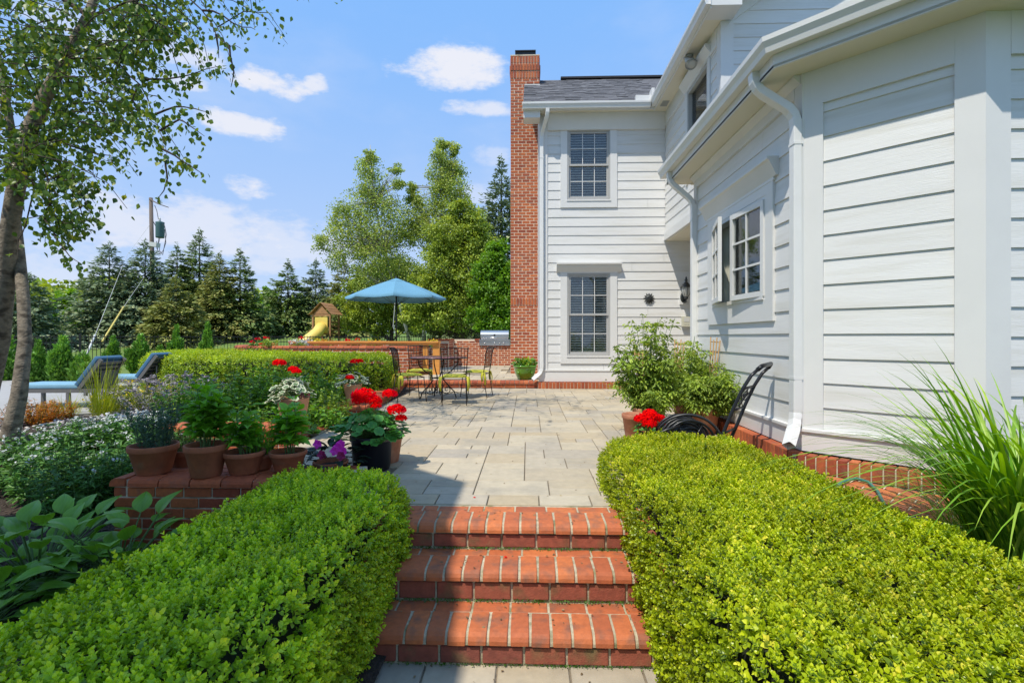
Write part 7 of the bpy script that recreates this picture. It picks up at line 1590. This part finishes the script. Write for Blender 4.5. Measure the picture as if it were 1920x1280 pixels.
# play tower with yellow slide
def play():
    b = at(603, 632, 32); b.z = float(lawn_z(b.x, b.y)); t = thing('play_tower', 'wooden play tower with pitched roof and a curved yellow slide on the lawn', 'playset', b); M = T(b) @ RZ(R(-6)); w = 1.15
    for x in (-w / 2, w / 2):
        for y in (0, w): mb = MB(); mb.box(x - .05, x + .05, y - .05, y + .05, 0, 2.25); mb.obj('post', MT['playwood'], t, M)
    mb = MB(); mb.box(-w / 2, w / 2, .052, w - .052, .95, 1.05); mb.obj('deck', MT['playwood'], t, M)
    for s in (-1, 1):
        for k in range(4): mb = MB(); mb.box(-.16, .0, -.15, w + .15, 0, .025, T(0, 0, 2.95) @ RY(R(-s * 42 if s < 0 else 138)) @ T(0, 0, 0) @ T(-.0 - k * .19, 0, 0)) if False else mb.add([(s * (.02 + k * .19), -.18, 2.95 - k * .19), (s * (.20 + k * .19), -.18, 2.78 - k * .19), (s * (.20 + k * .19), w + .18, 2.78 - k * .19), (s * (.02 + k * .19), w + .18, 2.95 - k * .19), (s * (.02 + k * .19), -.18, 2.98 - k * .19), (s * (.20 + k * .19), -.18, 2.81 - k * .19), (s * (.20 + k * .19), w + .18, 2.81 - k * .19), (s * (.02 + k * .19), w + .18, 2.98 - k * .19)], [(0, 3, 2, 1), (4, 5, 6, 7), (0, 1, 5, 4), (1, 2, 6, 5), (2, 3, 7, 6), (3, 0, 4, 7)]); mb.obj('roof_board', MT['playwood'], t, M)
    mb = MB(); mb.prism([(-.5, 2.25), (.5, 2.25), (0, 2.8)], -.06, -.02, axis='y'); mb.obj('gable_board', MT['playwood'], t, M)
    mb = MB(); mb.box(-w / 2 + .05, w / 2 - .05, -.04, .0, 2.12, 2.25); mb.obj('header', MT['playwood'], t, M)
    mb = MB(); mb.box(-.42, .42, -.06, -.03, 1.05, 2.05); mb.obj('slide_panel', MT['slide'], t, M)
    P = [(-.0, -.03, 1.45), (.10, -.35, 1.35), (.12, -.7, 1.1), (0, -1.05, .85), (-.25, -1.35, .58), (-.5, -1.6, .34), (-.7, -1.8, .25)]; mb = MB(); mb.tube(P, [.36, .36, .36, .36, .35, .34, .33], 16, squash=.85); mb.obj('slide', MT['slide'], t, M)
    for x in (-.62, -.95): mb = MB(); mb.tube([(x + .1, .2, 1.2), (x - .85, -.3, 0)], .045, 6); mb.obj('ladder_rail', MT['playwood'], t, M)
    for k in range(5): s = (k + .5) / 5; mb = MB(); mb.tube([(-.52 - .95 * s, .2 - .5 * s, 1.2 * (1 - s)), (-.85 - .95 * s, .2 - .5 * s, 1.2 * (1 - s))], .03, 6); mb.obj('rung', MT['playwood'], t, M)
    for x in (-w / 2 - .03, w / 2 + .03):
        for z in (1.2, 1.45, 1.7): mb = MB(); mb.box(x - .015, x + .015, .06, w - .06, z, z + .09); mb.obj('side_rail', MT['playwood'], t, M)
    # rope swing seat hanging from the nearby tree
    c = at(741, 600, 29); t = thing('rope_swing', 'pale rope swing loop hanging left of the umbrella pole', 'swing', c); mb = MB(); top = at(742, 545, 29); lo = at(741, 625, 29); mb.tube([top, at(739, 590, 29), at(737, 612, 29), lo, at(744, 612, 29), at(743, 590, 29), top], .022, 5, cap=False); mb.obj('rope', MT['lightgray'], t)
play()
# utility pole
def upole():
    b = base(288, 40); top = at(283, 371, 40); t = thing('utility_pole', 'weathered wooden utility pole with a grey transformer above the spruces', 'pole', b); B_ = Vector(b); P = lambda s: B_.lerp(top, s)
    mb = MB(); mb.tube([B_ - Vector((0, 0, .5)), P(.5), top], [.19, .16, .13], 12); mb.obj('pole', MT['polewood'], t)
    c = at(300, 431, 39.7); mb = MB(); mb.lathe([(.001, -.62), (.28, -.62), (.30, -.56), (.30, .50), (.31, .55), (.30, .60), (.12, .66), (.001, .67)], 20, M=T(c)); mb.obj('transformer', MT['transformer'], t)
    mb = MB(); mb.lathe([(.001, 0), (.06, .0), (.09, .06), (.05, .12), (.09, .18), (.05, .24), (.02, .34), (.001, .36)], 12, M=T(c + Vector((-.02, 0, .66)))); mb.obj('bushing', MT['lightgray'], t)
    mb = MB(); mb.tube([c + Vector((-.34, 0, .3)), P(.86)], .03, 5); mb.obj('bracket', MT['wire'], t)
    mb = MB(); mb.tube([at(280, 373, 39.9), at(296, 382, 39.6), at(316, 389, 39.3)], [.05, .04, .03], 6); mb.obj('crossarm', MT['polewood'], t)
    l = at(289, 459, 35.5); mb = MB(); mb.box(-.24, .30, -.2, .2, -.14, .16, T(l) @ RY(.15)); mb.obj('light_fixture', MT['lightgray'], t)
    for pts in ([(300, 446), (297, 458), (300, 472), (305, 478), (308, 462), (312, 440), (309, 424), (304, 420)], [(298, 446), (294, 466), (300, 476), (306, 470), (311, 455), (309, 430)], [(293, 452), (296, 470), (304, 474)], [(297, 411), (294, 395), (290, 385)]):
        mb = MB(); mb.tube([at(x, y, 39.5) for x, y in pts], .022, 5, cap=False); mb.obj('cable', MT['wire'], t)
    g = [at(237, 480, 38), at(165, 662, 24)]; mb = MB(); mb.tube([top - Vector((0, 0, 2)), g[0], g[1]], .012, 5, cap=False); mb.obj('guy_wire', MT['lightgray'], t)
    mb = MB(); a = at(178, 628, 25); b2 = at(163, 664, 23.9); mb.tube([a, b2], .05, 6); mb.obj('guy_guard', MT['lightgray'], t); mb = MB(); a = at(232, 575, 30); b2 = at(192, 640, 25.5); mb.tube([a, b2], .05, 6); mb.obj('guy_guard', MT['yellowguard'], t); mb = MB(); mb.tube([at(270, 520, 36), a], .012, 5, cap=False); mb.obj('guy_wire', MT['lightgray'], t)
    
    mb = MB(); mb.tube([at(400, 520, 40), at(512, 545, 60), at(600, 560, 90)], [.008, .012, .018], 4, cap=False); mb.obj('power_line', MT['wire'], t)
upole()
# red petals dropped on the path and steps
for i, (x, y, z, lb) in enumerate([(887, 932, .006, 'fallen red petal on the patio above the steps'), (945, 1044, -.148, 'fallen red petal on the middle step'), (1000, 1115, -.319, 'fallen red petal at the back of the lowest tread')]):
    c = at(x, y, z=z); tag(leafobj('petal', None, 'red', [scatter(leaf_t(.4, .1, .1), np.array([list(c)]), np.array([[1., .4, 0]]), np.array([[0, 0, 1.]]), [.022], np.array([.5]))], kind=None), lb, 'petal')

# litter on the paving: small dry leaves, seeds and specks
def litter():
    global RNG
    RNG = np.random.default_rng(940); n = 420; x = RNG.uniform(-2.2, 2.2, n); y = RNG.uniform(3.45, 10.8, n); k = RNG.random(n) < .35; x[k] = RNG.choice([-2.25, 2.1], k.sum()) + RNG.normal(size=k.sum()) * .12; P = np.stack([x, y, np.full(n, .006)], -1)
    m = 90; si = RNG.integers(0, 3, m); yy = np.array([3.2, 2.93, 2.65])[si] + RNG.uniform(-.12, .12, m); zz = np.array([.004, -.150, -.320])[si]; P = np.concatenate([P, np.stack([RNG.uniform(-.8, .62, m), yy, zz], -1), np.stack([RNG.uniform(-.8, .65, 60), RNG.uniform(1.8, 2.48, 60), np.full(60, -.483)], -1)])
    n = len(P); Yd = rnd(n); Yd[:, 2] *= .15; Zd = rnd(n) * .25; Zd[:, 2] += 1; v = scatter(leaf_t(.3, .1, .15), P, Yd, Zd, .012 * RNG.uniform(.5, 1.8, n), RNG.uniform(0, .8, n)); me = npmesh('fallen_leaves', v[0], v[1], LM['dry'], v[2]); tag(put('fallen_leaves', me), 'small dry leaves and specks lying on the pavers and brick treads', 'leaf litter', kind='stuff')
litter()
